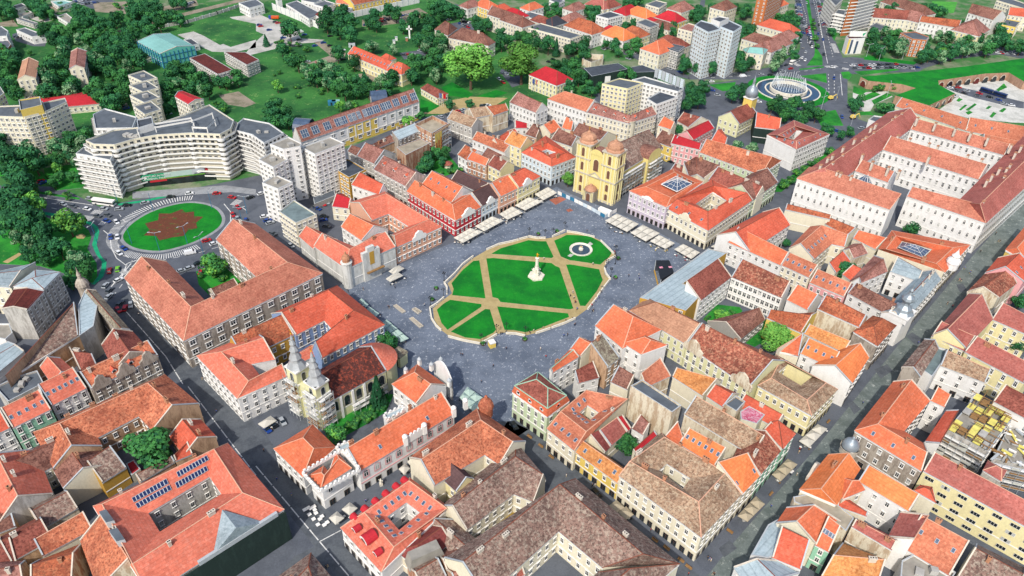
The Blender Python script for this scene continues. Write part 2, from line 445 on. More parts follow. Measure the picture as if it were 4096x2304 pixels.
def hash_(m):return m in('roof_orange','roof_salmon','roof_orange_old','roof_bright_orange','roof_orange_tile','roof_tan_orange','roof_mottled_tan','roof_salmon_brown','roof_salmon','roof_maroon')
CHM={}
def chim_mesh(kind,sx,sy,sz):
 k=(kind,round(sx,1),round(sy,1),round(sz,1))
 if k not in CHM:
  mb=MB();mt='chimney_brick' if kind else 'chimney_plaster'
  mb.box((0,0,-1.2),sx,sy,sz+1.2,mt);mb.box((0,0,sz),sx+.25,sy+.25,.22,mt)
  nh=max(2,int(sx/.55))
  for q in range(nh):mb.box(((q+.5)/nh*sx-sx/2,0,sz+.22),.28,.34,.12,'soot')
  CHM[k]=mb.mesh('chimney')
 return CHM[k]
def chimneys(rec,gap):
 R=rec['R'];org=parent_world(rec['roof'])
 for a,b in rec['idx']:
  L=(R[b]-R[a]).length;n=int(L/gap)
  if n<1:continue
  rz=math.atan2((R[b]-R[a]).y,(R[b]-R[a]).x)
  for k in range(n):
   if random.random()<.25:continue
   f=(k+random.uniform(.3,.7))/n;p=R[a]+(R[b]-R[a])*f
   side=xy(rec['O'][a])-xy(R[a]);off=random.uniform(.4,1.6);p=p+side.normalized()*off*random.choice((1,1,-1));z=-off*rec['dz']/max(1,side.length)
   o=bpy.data.objects.new('chimney',chim_mesh(random.random()<.5,random.choice((.9,1.5,2.1)),.8,random.choice((1.2,1.7))))
   link(o,rec['roof']);o.location=p+Vector((0,0,z))-org;o.rotation_euler.z=rz
SKM={}
def sky_mesh(d):
 if d not in SKM:
  mb=MB()
  if d:
  # small gabled dormer looking along -y, 1.6 wide

   mb.face([(-.8,0,-.6),(.8,0,-.6),(.8,0,1.0),(0,0,1.7),(-.8,0,1.0)],'trim_white')
   mb.face([(-.5,-.04,0),(.5,-.04,0),(.5,-.04,.95),(-.5,-.04,.95)],'glass')
   for s in(-1,1):
    mb.face([(s*.8,0,-.6),(s*.8,0,1),(s*.8,2.6,1)],'trim_white');mb.face([(s*.95,-.2,.9),(0,-.2,1.75),(0,3.2,1.75),(s*.95,2.7,.9)],'roof_red_orange')
  else:
   mb.box((0,0,0),1.0,1.5,.16,'trim_grey');mb.face([(-.38,-.62,.18),(.38,-.62,.18),(.38,.62,.18),(-.38,.62,.18)],'skylight_glass')
  SKM[d]=mb.mesh('dormer' if d else 'skylight')
 return SKM[d]
def skylights(rec,e,dorm=False):
 """'o0:5' five along slope o0; 'i1:4:.3' four along i1, 0.3 up the slope"""
 q=e.split(':');X=rec['O']if q[0][0]=='o' else rec['I'];a,b=rec['idx'][int(q[0][1:])];n=int(q[1]);f=float(q[2])if len(q)>2 else .5
 org=parent_world(rec['roof']);R=rec['R']
 for k in range(n):
  s=(k+.5)/n
  lo=X[a]+(X[b]-X[a])*s;hi=R[a]+(R[b]-R[a])*s;lo2=lo
  p=lo+(hi-lo)*f;ex=(X[b]-X[a]).normalized();up=(hi-lo);up=(up-ex*up.dot(ex)).normalized();nz=ex.cross(up)
  if nz.z<0:nz=-nz;ex=-ex
  o=bpy.data.objects.new('dormer' if dorm else 'skylight',sky_mesh(dorm));link(o,rec['roof'])
  if dorm:
   y=xy(up).normalized();M_=Matrix((Vector((y.y,-y.x,0)),y,Vector((0,0,1)))).transposed().to_4x4()
  else:M_=Matrix((ex,up,nz)).transposed().to_4x4()
  M_.translation=p-org+nz*.02;o.matrix_local=M_
def FL(name,label,cat,t,h,p,rm='bitumen',wm='cream',fh=2.8,sp=3.0,wt='plain',shop=False,par=.7,z0=0.0,we='*',group=None,trim='trim_white',parent=None,w=1.3,hh=1.4,ground=False,bands=None,hut=0,stairs=True):
 """a flat-roofed block; p: its parapet (or, with ground, its foot) as photo points"""
 poly=ccw([tuple(P(t,*q,0 if ground else h)[:2])for q in pts(p)])
 c=Vector((sum(q[0]for q in poly)/len(poly),sum(q[1]for q in poly)/len(poly),z0))
 root=parent or empty(name,c,label,cat,group)
 W_,Rf=MB(),MB();n=len(poly);wm='wall_'+wm
 inn=inset(poly,.35)
 for k in range(n):
  a,b=poly[k],poly[(k+1)%n];ia,ib=inn[k],inn[(k+1)%n]
  W_.face([(*a,z0),(*b,z0),(*b,h),(*a,h)],wm)
  W_.face([(*a,h),(*b,h),(*ib,h),(*ia,h)],'trim_grey');W_.face([(*ia,h),(*ib,h),(*ib,h-par),(*ia,h-par)],wm)
  va,vb=Vector((*a,0)),Vector((*b,0));out=-perp(vb-va).normalized()
  if we=='*' or str(k)in we.split():add_windows(root,va,vb,z0,h-par,out,fh,sp,wt,shop,w,hh,trim)
 Rf.fill(inn,h-par,rm)
 W_.obj('wall',root);ro=Rf.obj('roof',root)
 if bands:
  z=z0+fh
  while z<h-.5:
   bm=MB();po=inset(poly,-.6)
   for k in range(n):
    a,b,ia,ib=po[k],po[(k+1)%n],poly[k],poly[(k+1)%n]
    bm.face([(*a,z-.2),(*b,z-.2),(*b,z+.65),(*a,z+.65)],bands);bm.face([(*ia,z+.1),(*ib,z+.1),(*b,z+.1),(*a,z+.1)],'concrete');bm.face([(*ia,z-.2),(*ib,z-.2),(*b,z-.2),(*a,z-.2)],bands)
   bm.obj('balcony_band',root);z+=fh
 rx=random.Random(int(abs(c.x*7+c.y)))
 for k in range(hut):
  mb=MB();f=(k+.5)/hut;q=Vector(poly[0])*(1-f)*.5+Vector(poly[2%n])*f*.5+Vector((c.x,c.y))*.5
  mb.box((q.x,q.y,h-par),rx.uniform(1.2,3),rx.uniform(1.2,2.6),rx.uniform(.8,2.2),'concrete',rx.uniform(0,1.5));mb.obj('roof_hut',ro)
 BLD.append(dict(root=root,roof=ro,name=name));return root
def VILLA(label,t,x,y,L,Wd,ang,h,rm,wm='cream',ends='hh',name='house',**kw):
 """detached house round the photo point x,y of its roof; ang 0 along the d1 street, 1 along d2, or degrees"""
 c=P(t,x,y,h+2);a=rad(-44 if ang==0 else 46 if ang==1 else ang)
 e=Vector((math.cos(a),math.sin(a),0));s=perp(e)
 if s.y>0:s=-s
 ps=[c-e*L/2+s*Wd/2,c+e*L/2+s*Wd/2,c-e*L/2-s*Wd/2,c+e*L/2-s*Wd/2]
 q=[]
 for p in ps:
  p.z=h;u,v=proj(p);q.append('%f,%f'%(u*2576/4096,v*2576/4096))
 kw.setdefault('shop',False);kw.setdefault('fh',3.2)
 return B(name,label,'house','O',h,o=q[0]+' '+q[1],i=q[2]+' '+q[3],ends=ends,rm=rm,wm=wm,we='o* i* a b',**kw)
 # ================================================================== the ground

def sheet(name,m,z,t,s,kind='structure',curb=0.0):
 poly=ccw([tuple(P(t,*q)[:2])for q in pts(s)])
 mb=MB()
 if curb:mb.prism(poly,-.02,z,'sidewalk' if curb==1 else 'white_stone',top=m)
 else:mb.fill(poly,z,m)
 o=mb.obj(name);o['kind']=kind;return o
mb=MB();mb.face([(-2500,-200,0),(2500,-200,0),(2500,6000,0),(-2500,6000,0)],'yards');mb.obj('ground')['kind']='structure'
sheet('town_paving','asphalt',.02,'O','-500,455 150,470 250,520 760,420 1060,295 1240,240 1500,235 1760,215 2070,170 2160,300 2250,330 2700,600 3200,1700 -700,1700')
sheet('meadow','meadow',.03,'O','-400,70 300,20 640,5 1080,-20 1240,60 1290,160 1440,190 1500,245 1380,300 1180,275 1045,300 700,420 560,330 180,330 -400,420')
sheet('meadow','meadow',.035,'O','440,60 640,10 1080,0 1130,60 1070,95 800,110 560,140 440,100')
sheet('yard_paving','pale_concrete',.05,'A1','1340,262 1460,238 1740,355 1932,300 1932,360 1760,395 1600,390 1500,345')
sheet('yard_paving','pale_concrete',.05,'A2','-200,130 20,105 120,150 200,180 300,230 340,290 520,300 470,320 300,330 80,385 -100,430 -20,330 60,260 -60,210')
sheet('grass_plot','meadow',.055,'A1','1475,235 1740,140 1932,180 1932,260 1780,300 1660,340')
sheet('parking_lot','dirt',.05,'A2','500,310 600,370 680,400 660,450 500,500 380,480 560,420 440,320')
sheet('parking_lot','dirt',.05,'A2','800,150 1230,60 1330,120 1130,170 900,200 800,200')
sheet('parking_lot','asphalt',.05,'A2','1080,400 1300,370 1340,410 1120,450')
sheet('parking_lot','asphalt',.05,'A2','1460,180 1560,160 1660,190 1640,235 1540,240 1480,210')
sheet('parking_lot','asphalt',.05,'A1','540,0 760,-30 900,20 700,70')
sheet('parking_lot','asphalt',.05,'A1','90,260 130,245 260,300 350,310 340,350 250,350 120,310')
sheet('railway_bed','dirt',.06,'A1','860,240 1250,130 1700,20 1932,-40 1932,-15 1700,45 1250,155 880,262')
for s in('700,20 980,10 1000,110 720,90','280,20 450,60 420,100 250,60','1180,60 1480,0 1500,40 1200,110','600,220 680,205 700,240 620,250','0,170 100,150 140,200 0,200'):sheet('works_yard','dirt',.055,'A1',s)
sheet('bare_earth','dirt',.05,'A1','1650,720 1800,690 1932,780 1850,810 1720,790')
sheet('bare_earth','dirt',.05,'A2','760,560 870,550 960,590 920,620 800,600')
sheet('street','asphalt',.06,'A2','1500,30 1620,60 1932,160 1932,195 1650,110 1480,60')
sheet('street','asphalt',.06,'A3','0,130 -1,200 440,270 900,430 1180,560 1340,600 1330,570 1180,500 930,400 560,270')
sheet('street','asphalt',.06,'A2','1840,540 1880,480 1990,560 2000,640 1932,660')
sheet('street','asphalt',.06,'A3','1425,0 1460,0 1440,130 1400,130')
# avenue and the fountain junction

sheet('avenue','asphalt',.06,'A4','190,-60 410,-60 470,230 560,420 600,560 600,760 560,960 420,1000 330,850 350,820 430,780 470,690 450,600 420,540 0,600 -600,600 -600,560 -200,545 60,500 240,380 250,230')
sheet('avenue','asphalt',.065,'A4','500,440 640,430 820,452 1150,482 1400,412 1640,375 1750,350 1932,370 1932,445 1750,412 1640,420 1400,448 1180,515 1140,540 600,560 500,560')
sheet('road','asphalt',.065,'A4','-100,590 280,580 440,650 450,720 380,830 300,860 0,780 -300,760 -330,640')
sheet('median_lawn','grass_park',.1,'A4','272,-60 300,-60 365,360 410,430 412,495 290,497 350,420 355,340 320,200',curb=1)
sheet('lawn','grass_park',.1,'A4','235,575 438,553 445,628',curb=1)
sheet('lawn','grass_park',.1,'A4','235,520 420,500 420,512 240,530',curb=1)
sheet('lawn','grass_park',.1,'A4','550,545 610,540 635,565 610,600 565,590',curb=1)
sheet('lawn','grass_park',.1,'A3','1480,640 1690,620 1670,680 1590,690',curb=1)
sheet('lawn','grass_park',.1,'A3','1820,660 1860,610 1932,595 1932,625 1880,640',curb=1)
sheet('lawn','grass_park',.1,'A4','350,860 510,830 570,950 400,950',curb=1)
sheet('lawn','grass',.1,'A4','740,420 1130,470 1100,490 720,450',curb=1)
sheet('lawn','grass_park',.1,'A4','650,540 960,520 1000,530 700,570',curb=1)
sheet('lawn','grass_park',.1,'A4','400,20 460,40 520,260 500,310 440,200',curb=1)
sheet('football_pitch','pitch_green',.08,'A4','1240,10 1430,15 1400,100 1220,80')
sheet('museum_plaza','light_paving',.06,'A4','1300,660 1560,620 1800,600 1990,690 1990,930 1840,925 1500,890 1290,830 1440,720')
sheet('museum_road','asphalt',.07,'A4','1280,640 1400,650 1600,690 1932,770 1932,820 1800,800 1560,740 1400,690')
for s in('1440,830 1485,790 1505,795 1455,835','1490,830 1560,780 1575,790 1510,838','1640,820 1665,800 1690,805 1660,825','1740,840 1780,815 1800,822 1770,850','1490,850 1520,835 1545,850 1510,868','1720,680 1780,630 1805,660 1740,690','1670,880 1700,845 1725,855 1690,890','1420,760 1440,740 1470,750 1440,770'):
 sheet('plaza_lawn','grass_park',.12,'A4',s,curb=1)
for s in('645,650 750,690 700,720 640,700','690,740 800,690 850,715 740,760','780,760 900,700 940,720 800,790','690,845 770,840 800,870 700,870'):
 sheet('lawn','grass_park',.1,'A4',s,curb=1)
sheet('bastion_path','light_paving',.07,'A4','640,700 900,690 940,730 800,790 760,860 640,800')
# park left of the flower roundabout, its rim and cycle lane

sheet('park_lawn','grass_park',.12,'B1','-300,180 230,130 400,215 600,235 670,290 690,340 660,430 730,540 735,640 700,690 560,640 300,560 0,545 -300,560',curb=1)
sheet('park_path','gravel',.15,'B1','20,530 90,490 180,440 200,450 110,510 60,540')
sheet('park_path','gravel',.15,'B1','570,330 620,315 650,335 630,355 580,352')
sheet('cycle_lane','bike_green',.08,'B1','225,130 420,165 415,185 260,160')
sheet('cycle_lane','bike_green',.08,'B1','600,220 690,225 740,265 750,300 730,400 760,480 805,530 800,580 780,640 715,700 685,695 740,640 765,580 770,530 725,470 695,400 720,300 700,262 650,238')
sheet('cycle_lane','bike_green',.08,'B1','880,90 1100,60 1270,20 1400,-8 1402,5 1275,35 1100,75 900,103')
sheet('verge','grass_park',.12,'B1','60,-40 200,-20 600,45 600,60 200,0 60,-20',curb=1)
sheet('verge','grass_park',.12,'A1','330,1270 560,1240 680,1370 610,1420 420,1440 340,1330',curb=1)
sheet('verge','grass_park',.12,'A1','-200,1150 320,1300 420,1400 300,1380 0,1330 -200,1300')
sheet('shop_pavement','sidewalk',.12,'A1','1000,1449 1700,1400 1932,1430 1932,1470 1750,1450 1000,1500',curb=1)
# roundabout bed

rc=[P('B1',x,y)for x,y in((930,330),(1000,240),(1150,150),(1350,92),(1500,88),(1620,125),(1675,200),(1640,275),(1500,360),(1350,415),(1200,445),(1050,430),(960,390))]
RC=sum(rc,Vector())/len(rc)
def smooth(ps,n=4):
 out=[]
 k_=len(ps)
 for k in range(k_):
  a,b,c,d=[Vector(ps[(k+q)%k_])for q in(-1,0,1,2)]
  for j in range(n):
   u=j/n;out.append(.5*(2*b+(c-a)*u+(2*a-5*b+4*c-d)*u*u+(3*b-a-3*c+d)*u**3))
 return out
rim=smooth(rc)
def world_sheet(name,m,z,ps,curb=0,kind='structure'):
 poly=ccw([(p[0],p[1])for p in ps]);mb=MB()
 if curb:mb.prism(poly,-.02,z,'sidewalk',top=m)
 else:mb.fill(poly,z,m)
 o=mb.obj(name);o['kind']=kind;return o
grow=lambda ps,d:[(p[0],p[1])for p in inset(ccw([(q[0],q[1])for q in ps]),-d)]
world_sheet('roundabout_rim','sidewalk',.10,grow(rim,.55))
world_sheet('roundabout_lawn','grass',.16,rim,1)
mb=MB();gr=grow(rim,2.5);gi=grow(rim,1.0);nseg=len(gr)
for k in range(nseg):
 if rim[k].x<RC.x+8:
  a,b=Vector(gr[k]),Vector(gr[(k+1)%nseg]);c,d=Vector(gi[k]),Vector(gi[(k+1)%nseg])
  for q in range(3):
   f0,f1=q/3,q/3+.12
   mb.face([(*a.lerp(b,f0),.075),(*a.lerp(b,f1),.075),(*c.lerp(d,f1),.075),(*c.lerp(d,f0),.075)],'road_paint')
mb.obj('roundabout_markings')['kind']='structure'
bed=[P('B1',x,y)for x,y in((1095,240),(1195,215),(1200,165),(1290,165),(1375,132),(1400,158),(1465,150),(1465,185),(1535,190),(1480,235),(1490,275),(1420,290),(1385,335),(1300,345),(1205,370),(1180,335),(1085,330),(1130,290))]
world_sheet('flower_bed','flowers_brown',.24,bed,0)
# road paint

def dashes(t,s,w=.16,on=3,off=3,z=.08,name='lane_markings'):
 ps=[P(t,*q)for q in pts(s)];mb=MB()
 for a,b in zip(ps,ps[1:]):
  L=(b-a).length;d=(b-a).normalized();q=perp(d)*w/2*2;x=0
  while x<L:
   e=min(L,x+on);p0,p1=a+d*x,a+d*e
   mb.face([(p0+q)[:2]+(z,)if 0 else(*(p0+q)[:2],z),(*(p1+q)[:2],z),(*(p1-q)[:2],z),(*(p0-q)[:2],z)],'road_paint');x+=on+off
 if mb.f:mb.obj(name)['kind']='structure'
for s,w,on,off in[('-100,45 300,70 640,130',.15,3,4),('-100,15 300,40 700,100',.2,60,0),('-100,80 300,105 600,160',.15,3,4),('780,290 830,330 840,420 880,500 960,560',.2,60,0),('900,170 970,260 880,350 900,440 1000,520',.15,3,3),('1690,90 1740,150 1740,230 1700,300',.2,60,0),('1000,560 1200,520 1500,460 1700,400',.15,3,3),('920,640 960,540 1080,500',.25,60,0),('800,760 940,600 990,540',.25,60,0),('850,790 1000,600',.15,3,3),('1800,100 1860,140',.2,60,0)]:
 dashes('B1',s,w,on,off)
for s,w,on,off in[('230,-60 290,130 300,330',.2,3,4),('330,-60 390,200 440,430',.2,3,4),('370,-60 430,180 490,430',.2,3,4),('350,-60 405,250 450,480',.2,60,0),('455,560 460,700',.2,3,4),('500,560 500,700',.2,3,4),('545,560 560,720',.2,60,0),('100,560 400,520',.2,3,4),('-500,590 -100,570',.2,3,4),('570,470 1130,530',.2,3,4)]:
 dashes('A4',s,w,on,off)
def zebra(t,a,b,w,n,z=.085):
 a,b=P(t,*a),P(t,*b);d=(b-a);mb=MB();e=d.normalized();q=perp(e)*w/2
 for k in range(n):
  p0,p1=a+d*(k/n),a+d*((k+.5)/n)
  mb.face([(*(p0+q)[:2],z),(*(p1+q)[:2],z),(*(p1-q)[:2],z),(*(p0-q)[:2],z)],'road_paint')
 mb.obj('crosswalk')['kind']='structure'
for z in[('B1',(610,190),(700,205),4,9),('B1',(700,150),(770,158),4,8),('B1',(760,250),(800,210),3,5),('B1',(955,615),(905,590),3,6),('A4',(435,505),(525,500),4,12),('A4',(560,515),(610,525),4,8),('A4',(490,330),(520,400),4,10),('A4',(200,480),(240,500),4,8),('B1',(1760,100),(1810,60),4,7)]:zebra(*z)
# the square

sheet('square_paving','plaza_cobbles',.04,'O','850,640 870,720 1140,610 1400,470 1440,490 1600,555 1760,640 1640,740 1560,830 1420,900 1290,1060 1180,1060 1100,960 990,960 960,830 880,740')
sheet('lane','street_paving',.03,'O','735,545 880,740 960,700 800,560')
sheet('street','street_paving',.03,'O','290,750 330,740 510,920 760,1200 900,1380 960,1449 850,1449 700,1260 500,1010 330,820')
sheet('street','street_paving',.035,'O','740,1400 950,1300 1240,1040 1330,1080 1000,1300 800,1449 700,1449')
sheet('alley','street_paving',.035,'O','1290,1040 1360,1090 1560,1290 1760,1449 1690,1490 1400,1250 1250,1100')
sheet('pedestrian_street','pedestrian_paving',.05,'O','1690,1560 1850,1360 2050,1130 2250,880 2450,640 2640,430 2720,480 2520,690 2330,930 2130,1170 1960,1380 1850,1560')
for s in('C1 1420,20 1932,690','C2 0,620 480,1190 700,1449','B1 950,900 1250,1240 1380,1449'):
 t,a,b,*c=s.split();dashes(t,' '.join([a,b]+c),.17,5,.6,.06,'drain_line')
dashes('C2','480,1190 640,1105',.15,5,.2,.06,'drain_line')
sheet('red_square_patch','red_paving',.06,'B3','280,60 360,35 410,55 330,98');sheet('red_square_patch','red_paving',.06,'B3','408,135 440,125 462,142 425,152')
for x,y in[('B4','1040,1090 1090,1060 1180,1120 1120,1160'),('C3','1560,1240 1640,1180 1700,1240 1600,1310'),('B4','1420,700 1470,690 1500,740 1450,760'),('C4','600,150 640,130 700,190 650,230'),('B4','800,1340 900,1300 940,1350 850,1410')]:
 sheet('paving_patch','light_paving' if 0 else 'street_paving',.06,x,y)
oval='1335,880 1370,850 1440,795 1478,765 1460,720 1445,690 1500,640 1560,565 1640,500 1740,440 1830,405 1932,376 2057,347 2120,352 2185,353 2245,343 2300,322 2360,302 2450,312 2550,345 2610,370 2680,430 2712,485 2660,525 2628,560 2630,620 2670,662 2625,720 2580,790 2530,855 2490,892 2410,950 2330,990 2220,1025 2100,1068 2030,1085 1960,1066 1880,1062 1820,1072 1755,1105 1690,1138 1580,1120 1450,1083 1395,1040 1345,970'
ovp=[P('B2',*q)for q in pts(oval)]
world_sheet('garden_path','gravel',.10,ovp,1)
for s in('1365,890 1415,845 1465,815 1702,848 1700,868 1445,1042 1400,990','1470,1055 1730,885 1765,888 1812,1040 1790,1065 1690,1112 1580,1100','1475,690 1560,590 1640,522 1685,518 1732,805 1480,780 1492,735','1738,503 1790,500 2230,538 2260,560 2290,572 2395,880 2370,888 1845,832 1825,805 1785,795','1775,468 1850,425 1932,402 2057,365 2120,372 2190,374 2245,490 2230,500','2250,368 2300,348 2345,325 2420,327 2520,335 2560,358 2630,390 2690,450 2667,490 2630,520 2597,550 2400,520 2370,518 2300,488','2340,550 2370,548 2590,585 2600,622 2617,665 2572,750 2485,862 2446,860','1820,866 1850,868 2355,918 2362,945 2220,1000 2110,1045 2030,1060 1940,1044 1876,1042'):
 world_sheet('lawn','grass',.16,[P('B2',*q)for q in pts(s)],1)
sheet('courtyard_ground','mustard_court',.05,'O','1200,1330 1240,1270 1330,1230 1350,1290 1260,1370')
sheet('courtyard_garden','grass_park',.08,'B3','1440,960 1550,850 1720,870 1740,900 1600,1000 1520,1010')
sheet('courtyard_garden','grass_park',.08,'B3','1740,1130 1830,1030 1932,950 2010,1000 1960,1100 1830,1170')
sheet('churchyard_lawn','grass_park',.08,'C2','560,300 900,60 1040,80 980,210 860,290 680,390 560,420')
sheet('churchyard_path','street_paving',.10,'C2','700,410 900,300 980,290 960,330 760,460')
sheet('courtyard_garden','grass_park',.08,'A2','1260,1150 1420,1130 1480,1200 1560,1290 1420,1330 1350,1290 1240,1300')
sheet('courtyard_garden','grass_park',.08,'B1','1480,600 1700,560 1840,660 1780,720 1600,800 1500,700')
sheet('verge','grass_park',.08,'A4','0,1449 480,1120 510,1130 100,1449')
sheet('lawn','grass',.09,'A2','1240,745 1390,800 1300,850 1240,840');sheet('lawn','grass',.09,'A2','1400,660 1480,620 1640,710 1600,740 1440,720');sheet('lawn','grass',.09,'A2','1660,730 1810,680 1900,700 1800,740')
sheet('forecourt','gravel',.06,'A2','1250,860 1460,760 1620,730 1900,740 1800,800 1440,860')
# ================================================================== buildings near the camera

TH,CY='townhouse','courtyard_building'
b_solar=B(CY,'large red tiled courtyard building with blue solar panels beside the dark street','building','C1',14,o='700,920 1720,445 2147,945 1126,1593',r='770,905 1615,490 1830,820 1000,1357',i='1120,975 1580,700 1670,830 1205,1115',closed=True,rm='salmon',wm='pale_grey',we='o1 i*',ch=0,sp=4.2)
B(CY,'orange tiled house wrapped round the yard with the big tree, chimneys along its ridge','building','C1',10,i='775,470 740,405 1045,245 1150,355',r='590,545 450,295 1115,-8 1290,150',ends='gg',rm='orange_old',wm='brick_pale',we='i* o2',ch=7)
B('outbuilding','weathered brown lean-to with a yellow rear wall below the big tree','outbuilding','C1',8,o='772,745 955,630',r='668,578 843,460',shed=True,rm='mottled_grey',wm='ochre',we='',ch=0)
B(CY,'dark brown tiled house round a small yard with white walls and a chimney','building','C1',9,i='310,840 235,715 390,630 480,795',r='150,860 58,605 465,405 640,650',rm='brown',wm='cream',we='i*')
B('house','pale salmon gabled house under the white apartment fronts','house','C1',9,o='-230,760 -20,1075',r='50,632 195,930',rm='salmon',wm='pale_grey',we='')
B(CY,'long grey brown weathered roof house with scaffold-like boards on its wall','house','C1',8.5,r='225,965 550,790',o='315,1095 590,935',rm='mottled_grey',wm='firewall',we='')
B('house','dark red mossy roof house behind the white rooftop box','house','C1',8.5,r='5,1185 275,1042',o='85,1345 400,1170',rm='brown_red',wm='brick_pale',we='')
B('house','pale orange patchy roof house carrying a white metal box','house','C1',10,r='135,1238 702,925',o='320,1300 700,1095',rm='orange_old',wm='cream',we='',m=.6)
B('house','bright orange old roof house against the solar building wall','house','C1',11,r='780,1045 1030,1470',o='602,1180 740,1560',shed=True,rm='orange_old',wm='firewall',we='o*')
B('house','dark salmon hipped house in the lowest corner of the old courtyards','house','C1',9,o='230,1520 545,1475',r='200,1370 455,1290',rm='orange_brown',wm='brick',we='')
B('house','worn brown roof house at the picture edge beneath the patchy roof','house','C1',8,o='-150,1460 130,1350',r='-130,1240 30,1180',rm='brown_red',wm='brick_pale',we='')
B('house','dusty brown tiled roof house beside the red shed roof','house','C1',8.5,o='-200,1200 120,1075',r='-240,1100 -20,985',rm='brown',wm='brick_pale',we='')
B('house','rear wing with rusty tiles closing the yard south of the solar building','house','C1',9,o='-80,1580 180,1500',r='-160,1430 60,1395',rm='pink_brown',wm='brick_pale',we='')
B('house','red tiled street house between the big tree and the dark street','house','C1',9,r='1390,282 1492,405',o='1515,265 1640,402',rm='red_orange',wm='brick_pale',we='o*',ch=4)
B('house','little orange roof against the solar building below the big tree','house','C1',9.5,o='1325,582 1455,527',r='1300,545 1480,412',shed=True,rm='red_orange',wm='brick_pale',we='',ch=-1)
B('outbuilding','narrow dark mottled roof strip between big tree and solar panels','outbuilding','C1',8,o='1060,742 1322,587',r='1010,690 1295,548',shed=True,rm='mottled_grey',wm='brick_pale',we='',ch=-1)
FL('outbuilding','bright red flat yard roof under the big tree','outbuilding','C1',4,'950,600 1010,570 1060,640 990,690',rm='roof_crimson',wm='cream',we='',par=.1)
# the row of coloured fronts

B(TH,'mint green stucco townhouse with five rooflight pairs','building','C1',12,o='95,332 387,190',r='0,185 290,45',m=.35,rm='salmon',wm='mint',fh=3.8,sp=2.6,sk='o0:5:.45',hh=2.2,shop=False)
B(TH,'pale cream townhouse next to the mint front with small rooflights in a row','building','C1',12,o='389,164 655,30',r='300,0 560,-130',m=.4,rm='salmon',wm='white',fh=3.8,sp=2.7,sk='o0:6:.5',hh=2.2,shop=False)
B(TH,'white townhouse at the picture edge beside the mint front','building','C1',12,o='-160,440 78,330',r='-260,300 0,190',m=.4,rm='red_orange',wm='white',fh=3.8,sp=2.7,shop=False)
B(TH,'ornate grey stone townhouse with curved gables and satellite dishes','building','B1',11.5,o='690,1490 1195,1235',r='590,1368 965,1195',rm='orange_old',wm='old_stone',fh=3.8,sp=3.3,do='o0:4:.25',shop=False)
B('house','salmon cross-gabled annex behind the coloured fronts','house','B1',13,o='300,1320 390,1450',r='375,1265 480,1380',rm='salmon',wm='white',we='')
FL('flat_roof_house','grey flat roofed block with aerials behind the coloured fronts','building','B1',11,'-40,1470 130,1390 280,1345 330,1440 60,1580',rm='bitumen',wm='pale_grey',we='',hut=3)
# wedge block by the roundabout

B('firewall_house','long dark mottled firewall roof with brick chimneys in a line','building','B1',12,r='40,1388 560,832',o='75,1398 592,1082',shed=True,snap=False,rm='mottled_grey',wm='brick_pale',we='',ch=0)
FL('wedge_building','wedge shaped building with pale blue sheet roof and a square light well','building','B1',14,'590,850 640,740 700,745 735,850 705,1010 597,1085',rm='roof_pale_metal',wm='pale_grey',par=.25,we='3 4')
b_turret=B(TH,'steep grey mansard house with corner turret at the end of the dark street','building','B1',13,o='725,742 985,1042',r='665,745 885,995',m=.5,rm='lichen',wm='old_stone',we='o*',sp=3)
B('house','brown tiled house between turret house and ornate grey townhouse','house','B1',12,o='1000,1050 1150,1215',r='878,1055 965,1192',rm='brown_red',wm='old_stone',we='o*')
B('house','dark red low roof in the yard behind the ornate grey townhouse','house','B1',10,r='500,1218 690,1222',o='605,1348 730,1300',rm='brown_red',wm='brick',we='')
B('grey_office','tall grey hospital-like block with pale sheet hip roof','building','B1',15,o='330,730 457,600',r='240,650 270,640',m=1,rm='pale_metal',wm='pale_grey',ends='hh',fh=3.3,sp=2.6,rh=2,shop=False,ch=0)
B('grey_office','grey block with faded reddish sheet roof and blank white end wall','building','B1',15,o='205,890 335,745',i='10,885 105,732',rm='rust',wm='pale_grey',fh=3.3,sp=2.6,rh=1.2,ends='gg',we='o*',shop=False,ch=0)
B('grey_office','pale yellow office wing with blue grey sheet roof at the picture edge','building','B1',15,o='-150,700 75,718',r='-120,620 120,590',rm='metal',wm='cream',we='o*',rh=2,ch=0)
B('shed','low pale sheet roofed shed under the grey hospital-like block','shed','B1',5,o='-60,1400 185,1200',i='-200,1230 60,1130',rm='pale_metal',wm='white',rh=1,ch=0,we='')
FL('kiosk','white rounded kiosk with a yellow awning edge below the blank wall','kiosk','B1',5,'-120,1080 -40,990 70,990 95,1060 40,1110',rm='roof_concrete',wm='white',we='')
# government building

b_gov=B('government_building','huge U-shaped orange roofed barracks of weathered pale brick by the roundabout','building','B1',14,o='935,650 1385,1125 2437,612 1925,237',r='1140,560 1440,865 2170,530 1838,262',ends='gg',rm='salmon_brown',wm='old_stone',fh=4.5,sp=5.2,w=2.1,hh=2.0,shop=False,ch=12,we='o* i* a b')
VILLA('small brown tiled hut inside the barracks yard','B1',1680,700,11,7,1,4,'brown','cream','gg',name='hut',ch=0)
# centre, square north-west side

